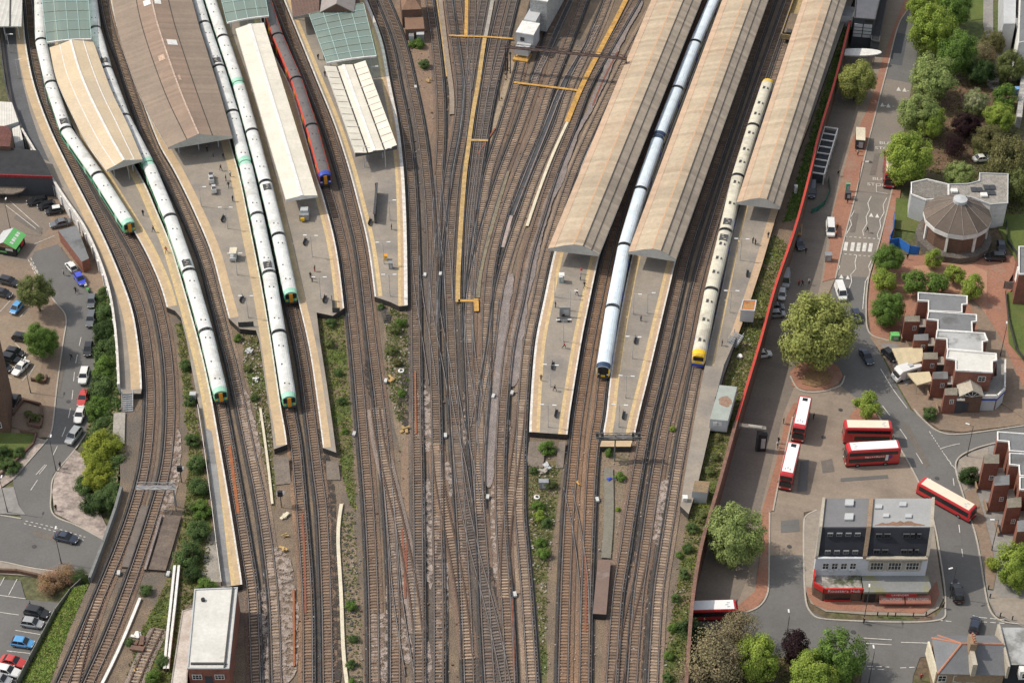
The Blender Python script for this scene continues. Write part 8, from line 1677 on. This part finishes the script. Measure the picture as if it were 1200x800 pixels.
def simplebox(nm, lab, cat, x, y, d, m, z=PZ, side='T', rz=0, top=None, legs=False):
    p = P(x, y, z) if side == 'T' else G(x, y, side, .15); t = thing(nm, lab, cat, tuple(p), math.radians(rz))
    z0 = .35 if legs else 0
    MB().box((0, 0, z0+d[2]/2), d).build('cabinet', m, t); MB().box((0, 0, z0+d[2]+.04), (d[0]+.12, d[1]+.12, .09)).build('lid', top or m, t); MB().box((d[0]*.1, -d[1]/2-.02, z0+d[2]*.5), (d[0]*.5, .04, d[2]*.6)).build('door', M_lbox if m is not M_lbox else M_metal, t)
    if legs:
        for s in (-1, 1): MB().box((s*d[0]*.4, 0, .17), (.1, .1, .36)).build('leg', M_dgrey, t)
simplebox('vending_machine', 'pale blue green vending machine on the widest platform', 'machine', 658, 330, (1.0, 1.0, 1.9), mat('aqua_panel', (.36, .46, .44)), top=M_white)
simplebox('ticket_machine', 'yellow topped bin on the butterfly roof platform', 'bin', 452, 304, (.7, .7, 1.1), M_yell, top=M_ordoor); simplebox('grit_bin', 'pale grey bin beside the yellow topped bin', 'bin', 458, 314, (.8, .8, 1.5), M_metal)
simplebox('seat_block', 'dark bench with an information board on the widest platform', 'bench', 660, 376, (2.4, .8, .5), M_dgrey); simplebox('information_board', 'grey panel behind the dark bench on the widest platform', 'board', 662, 371, (2.2, .15, 2.4), M_metal)
simplebox('relay_cabinet', 'grey relay cabinet in the scrub below the widest platform', 'cabinet', 637, 571, (1.7, .9, 1.7), M_metal, z=-.4); simplebox('relay_cabinet', 'white trackside cabinet beside the platform tail hedge', 'cabinet', 227, 469, (1.1, .9, 1.8), M_lbox, z=-.4); simplebox('relay_cabinet', 'small white cabinet beside the pale shed', 'cabinet', 802, 592, (.8, .8, 2.2), M_white, z=-.4)
simplebox('relay_cabinet', 'grey cabinet by the pavement cycle stands above the zebra', 'cabinet', 993, 233, (1.2, .9, 1.8), M_dgrey, side='R'); simplebox('relay_cabinet', 'grey cabinet on the red pavement beside the zebra crossing', 'cabinet', 970, 305, (1.4, 1.2, 1.7), M_metal, side='R'); simplebox('phone_kiosk', 'pale roofed kiosk on the upper red pavement', 'kiosk', 1007, 168, (2.0, 5.0, 2.6), M_dgrey, side='R', top=M_cream, rz=-8); simplebox('information_totem', 'dark totem under the beam in the shaded lane', 'totem', 892, 527, (1.6, .9, 4.2), M_black, side='R'); simplebox('blue_bin', 'bright blue bin at the right edge by the slatted structure', 'bin', 1192, 110, (1.3, 1.2, 1.6), M_blue, side='R', top=mat('sky_lid', (.2, .4, .7)))
simplebox('green_sign_board', 'green sign cabinet on the red pavement beside the street lamp', 'sign', 993, 224, (.9, .4, 2.0), M_green, side='R'); simplebox('wheelie_bin', 'bright green bin in front of the brick stair towers', 'bin', 1048, 397, (1.6, 1.2, 1.3), MKG, side='R'); simplebox('white_pedestal', 'tall white box beside the grass near the right sand roof', 'cabinet', 932, 226, (.6, .6, 1.9), M_white, z=-.4)
# beam over the lane
t = thing('lane_beam', 'concrete beam on a dark pier spanning from the wall over the shaded lane', 'beam', tuple(G(892, 525, 'R'))); a, b_ = P(866, 497, .6), P(898, 501, .6); d = b_-a
MB().box(((a.x+b_.x)/2, (a.y+b_.y)/2, .3), (d.length, .9, .5), math.atan2(d.y, d.x)).build('beam', mat('beam_concrete', (.2, .18, .16)), t, world=True); MB().box((a.x+d.x*.6, a.y+d.y*.6, .6), (2.6, .7, .12), math.atan2(d.y, d.x)).build('pale_cover', M_conc, t, world=True)
MB().box((a.x+d.x*.8, a.y+d.y*.8, -2.7), (1.1, .8, 5.7)).build('pier', M_dgrey, t, world=True)
# white framed cages by the hoarding
a, b_ = P(974, 150, SR+3), P(958, 203, SR+3); d = b_-a; t = thing('canopy_frame', 'row of white open steel frames standing along the red hoarding', 'frame', tuple(G(966, 185, 'R'))); rz = math.atan2(d.y, d.x); pr = Vector((-d.y, d.x, 0)).normalized()*1.5
for k in range(8):
    q = a.lerp(b_, k/7)
    b = MB(); b.box((q.x, q.y, SR+3), (.28, 3.2, .22), rz)
    for o in (-1, 1): b.box((q.x+pr.x*o, q.y+pr.y*o, SR+1.5), (.2, .2, 3.0), rz)
    b.build('portal', M_white, t, world=True)
for o in (-1, 1): b = MB(); b.box(((a.x+b_.x)/2+pr.x*o, (a.y+b_.y)/2+pr.y*o, SR+3.08), (d.length, .24, .2), rz); b.build('side_rail', M_white, t, world=True)
MB().box(((a.x+b_.x)/2, (a.y+b_.y)/2, SR+1.4), (d.length*.96, 2.4, 2.3), rz).build('stored_units', M_navyf, t, world=True)
# blue hoarding, green netting, fences
def fence(nm, lab, cat, px, m, h, side='R', lift=.1, post=True, z=None, th=.08):
    pts = [P(x, y, z) if z is not None else G(x, y, side, lift) for x, y in px]; t = thing(nm, lab, cat, tuple(pts[0]))
    for p, q in zip(pts, pts[1:]):
        e = q-p; m_ = (p+q)/2; MB().box((m_.x, m_.y, m_.z+h/2), (e.length, th, h), math.atan2(e.y, e.x)).build('panel', m, t, world=True)
    if post:
        for p in pts: MB().box((p.x, p.y, p.z+h/2), (.14, .14, h+.1)).build('post', M_dgrey, t, world=True)
    return t
fence('site_hoarding', 'bright blue site hoarding in front of the round hall', 'hoarding', [(1047, 258), (1046, 276), (1042, 285), (1042, 290), (1052, 288), (1065, 297), (1076, 299)], mat('blue_board', (.03, .16, .52), fa=.08), 2.2)
fence('netting_fence', 'dark green netting fence curving on the shaded lane', 'fence', [(971, 212), (972, 225), (966, 240), (958, 247), (951, 250)], mat('green_net', (.03, .16, .11), (.025, .12, .09), fa=.3), 1.2)
fence('metal_fence', 'grey metal fence along the lower left car park', 'fence', [(97, 686), (84, 698), (66, 722), (50, 752), (36, 778), (22, 805)], mat('grey_palisade', (.27, .265, .255), (.2, .2, .19), fa=.2), 2.0, side='L', th=.1)
fence('bridge_parapet', 'dark grey bridge parapet above the lower left road', 'parapet', [(143, 575), (136, 600), (122, 640), (106, 682)], mat('grey_parapet', (.20, .205, .20), (.16, .165, .16), fa=.15), 1.3, z=-.4, th=.5)
fence('low_wall', 'low dark brick wall beside the lower left pavement', 'wall', [(-10, 670), (20, 671), (44, 676), (66, 683)], M_brickd, .9, side='L', th=.4); fence('lawn_wall', 'low dark wall around the small lawn', 'wall', [(-5, 562), (10, 551), (40, 520), (43, 509), (24, 506)], M_brickd, .7, side='L', th=.35)
fence('planter_wall', 'dark brick planter wall by the tower steps', 'wall', [(15, 487), (28, 470), (48, 476), (50, 490)], M_brickd, .8, side='L', th=.4); fence('planter_wall', 'dark brick planter wall beside the sandy car park', 'wall', [(37, 446), (53, 449), (55, 442)], M_brickd, .8, side='L', th=.4); fence('planter_wall', 'dark brick planter box in the brown paved court', 'wall', [(33, 499), (48, 502), (50, 492), (36, 489), (33, 499)], M_brickd, .8, side='L', th=.35)
fence('garden_fence', 'grey timber fence between lawn and red path', 'fence', [(1176, 338), (1194, 340)], M_metal, 2.0); fence('lawn_railing', 'thin dark railing along the lower lawn', 'railing', [(1178, 345), (1181, 375), (1190, 410), (1205, 430)], M_dgrey, 1.0, th=.05); fence('lawn_railing', 'thin dark railing along the upper lawn and car', 'railing', [(1179, 262), (1180, 285), (1190, 298), (1194, 312), (1180, 336)], M_dgrey, 1.1, th=.05)
# handrails and stairs at platform ends
def stairs(lab, px0, px1, n, w, z0, z1, m=M_metal):
    a, b_ = P(*px0, z0), P(*px1, z1); t = thing('platform_steps', lab, 'steps', tuple(a)); d = b_-a; d.z = 0; rz = math.atan2(d.y, d.x)
    for k in range(n): q = a.lerp(b_, k/(n-1)); MB().box((q.x, q.y, q.z), (.36, w, .08), rz).build('tread', m, t, world=True)
    pr = Vector((-d.y, d.x, 0)).normalized()*w/2
    for o in (-1, 1): MB().cyl(a+pr*o+Vector((0, 0, 1)), b_+pr*o+Vector((0, 0, 1)), .05, seg=5).build('handrail', m, t, world=True); MB().cyl(a+pr*o, a+pr*o+Vector((0, 0, 1)), .05, seg=5).build('rail_post', m, t, world=True); MB().cyl(b_+pr*o, b_+pr*o+Vector((0, 0, 1)), .05, seg=5).build('rail_post', m, t, world=True)
stairs('grey steps down from the far left platform end', (150, 461), (150, 481), 9, 2.0, .9, -.3); stairs('grey steps at the tip of the butterfly roof platform', (450, 364), (454, 377), 6, 1.4, .8, -.3, M_dgrey); stairs('grey steps on the right platform beside the stilted cabin', (866, 392), (858, 404), 7, 2.2, 2.2, PZ)
fence('end_railing', 'grey railing across the brown roof platform tip', 'railing', [(280, 383), (297, 382)], M_dgrey, 1.2, z=PZ, th=.05); fence('end_railing', 'grey railing at the white roofed platform corner', 'railing', [(389, 352), (390, 366), (398, 366)], M_dgrey, 1.2, z=PZ, th=.05); fence('end_railing', 'grey railing along the back of the right platform', 'railing', [(862, 400), (848, 432), (838, 470)], M_metal, 1.1, z=PZ, th=.04)
fence('ramp_railing', 'white railing along the outer edge of the long grey ramp', 'railing', [(232, 478), (240, 530), (248, 590), (254, 640), (260, 686)], M_white, 1.0, z=PZ, th=.08)
# bollards, cycle stands
bl = None
for x, y in ((1028, 721), (1040, 722), (1049, 722), (1070, 722), (1085, 721), (1158, 690), (1160, 700), (1172, 722), (1186, 726)):
    p = G(x, y, 'R', .24); lab = 'short dark bollard on the pavement edge near the lower junction'
    if bl is None: bl = thing('bollard', lab, 'bollard', tuple(p), 0, 'junction bollards'); MB().cyl((0, 0, 0), (0, 0, .95), .11, seg=8).build('post', M_black, bl); MB().cyl((0, 0, .95), (0, 0, 1.05), .13, .06, seg=8).build('cap', M_black, bl)
    else: dup(bl, p)
# odd trackside objects
def drum(lab, x, y, r, m, z=-.4): t = thing('cable_drum', lab, 'drum', tuple(P(x, y, z))); MB().cyl((0, 0, 0), (0, 0, .25), r, seg=16).build('disc', m, t); MB().cyl((0, 0, .2), (0, 0, .42), r*.45, seg=12).build('hub', M_dgrey, t)
drum('round white drum on the scrub below the widest platform', 629, 583, .55, M_white); drum('round white drum among weeds at the weedy platform tip', 470, 435, .6, M_white)
def scrap(nm, lab, x, y, m, s=1.0, z=-.4, n=5, cat='scrap'):
    t = thing(nm, lab, cat, tuple(P(x, y, z))); rr = random.Random(int(x*7+y))
    for k in range(n): b = MB(); b.box((rr.uniform(-s, s)*.5, rr.uniform(-s, s)*.5, .15+.1*k), (s*rr.uniform(.5, 1.2), s*rr.uniform(.2, .5), .2*s), rr.uniform(0, 3)); b.build('piece', m, t)
scrap('yellow_bag', 'upper yellow bag heap beside the brown ramp', 334, 628, M_yel2, .7, cat='bag'); scrap('yellow_bag', 'lower and larger yellow bag heap beside the brown ramp', 333, 643, M_yel2, 1.0, cat='bag'); scrap('equipment_case', 'cream equipment case above the yellow bags', 331, 608, M_cream, 1.4, n=3, cat='case'); scrap('orange_scrap', 'orange scrap lying left of the double track', 474, 504, M_yel2, 1.3); scrap('orange_scrap', 'orange timber at the weedy platform tip', 459, 446, M_yel2, 1.2); scrap('orange_barrel', 'small orange marker between rusty tracks', 679, 567, M_yel, .8, n=3)
scrap('rubbish_heap', 'grey rubbish heap behind the leafy bush at the widest platform', 640, 546, M_lbox, 1.5); scrap('rubbish_heap', 'pale rubbish heap in the scrub above the grey cabinet', 640, 552, M_conc, 1.4); scrap('rubbish_heap', 'bluish rubbish below the platform gantry', 715, 562, M_blue, .9); scrap('rubbish_heap', 'white sacks beside the weedy siding', 161, 746, M_white, 1.3); scrap('buffer_stop', 'rusty buffer stop at the head of the weedy siding', 163, 757, M_railr, 2.0, cat='buffer stop'); scrap('rubbish_heap', 'white bag beside the grass and railing right of the platform', 866, 419, M_white, 1.0); scrap('rubbish_heap', 'yellow object on the weedy siding', 160, 786, M_yel2, .8, n=3); scrap('rubbish_heap', 'yellow scrap on the scrub island below the house', 502, 96, M_yel2, 1.0); scrap('rubbish_heap', 'pale debris on the rubble beside the narrow tail', 292, 412, M_lbox, 1.2); scrap('rubbish_heap', 'white sacks among rubble beside the narrow tail', 299, 447, M_white, .9)
bn = None
for x, y, wh in ((262, 258, 'upper on the brown roof platform'), (284, 352, 'lower on the brown roof platform'), (358, 285, 'upper on the white roof platform'), (381, 352, 'lower on the white roof platform'), (434, 262, 'left on the butterfly roof platform'), (648, 430, 'upper on the widest platform'), (652, 486, 'lower on the widest platform'), (745, 400, 'upper beside the long white train'), (731, 488, 'lower beside the long white train'), (876, 322, 'on the right platform')):
    lab = 'small dark metal bench '+wh; p = P(x, y, PZ)
    if bn is None:
        bn = thing('platform_bench', lab, 'bench', tuple(p), math.radians(80), 'platform benches'); MB().box((0, 0, .45), (2.0, .5, .07)).build('seat', M_dgrey, bn); MB().box((0, .25, .75), (2.0, .06, .45)).build('backrest', M_dgrey, bn)
        for s in (-.8, .8): MB().box((s, 0, .22), (.08, .4, .44)).build('leg', M_dgrey, bn)
    else: dup(bn, p, None, lab)
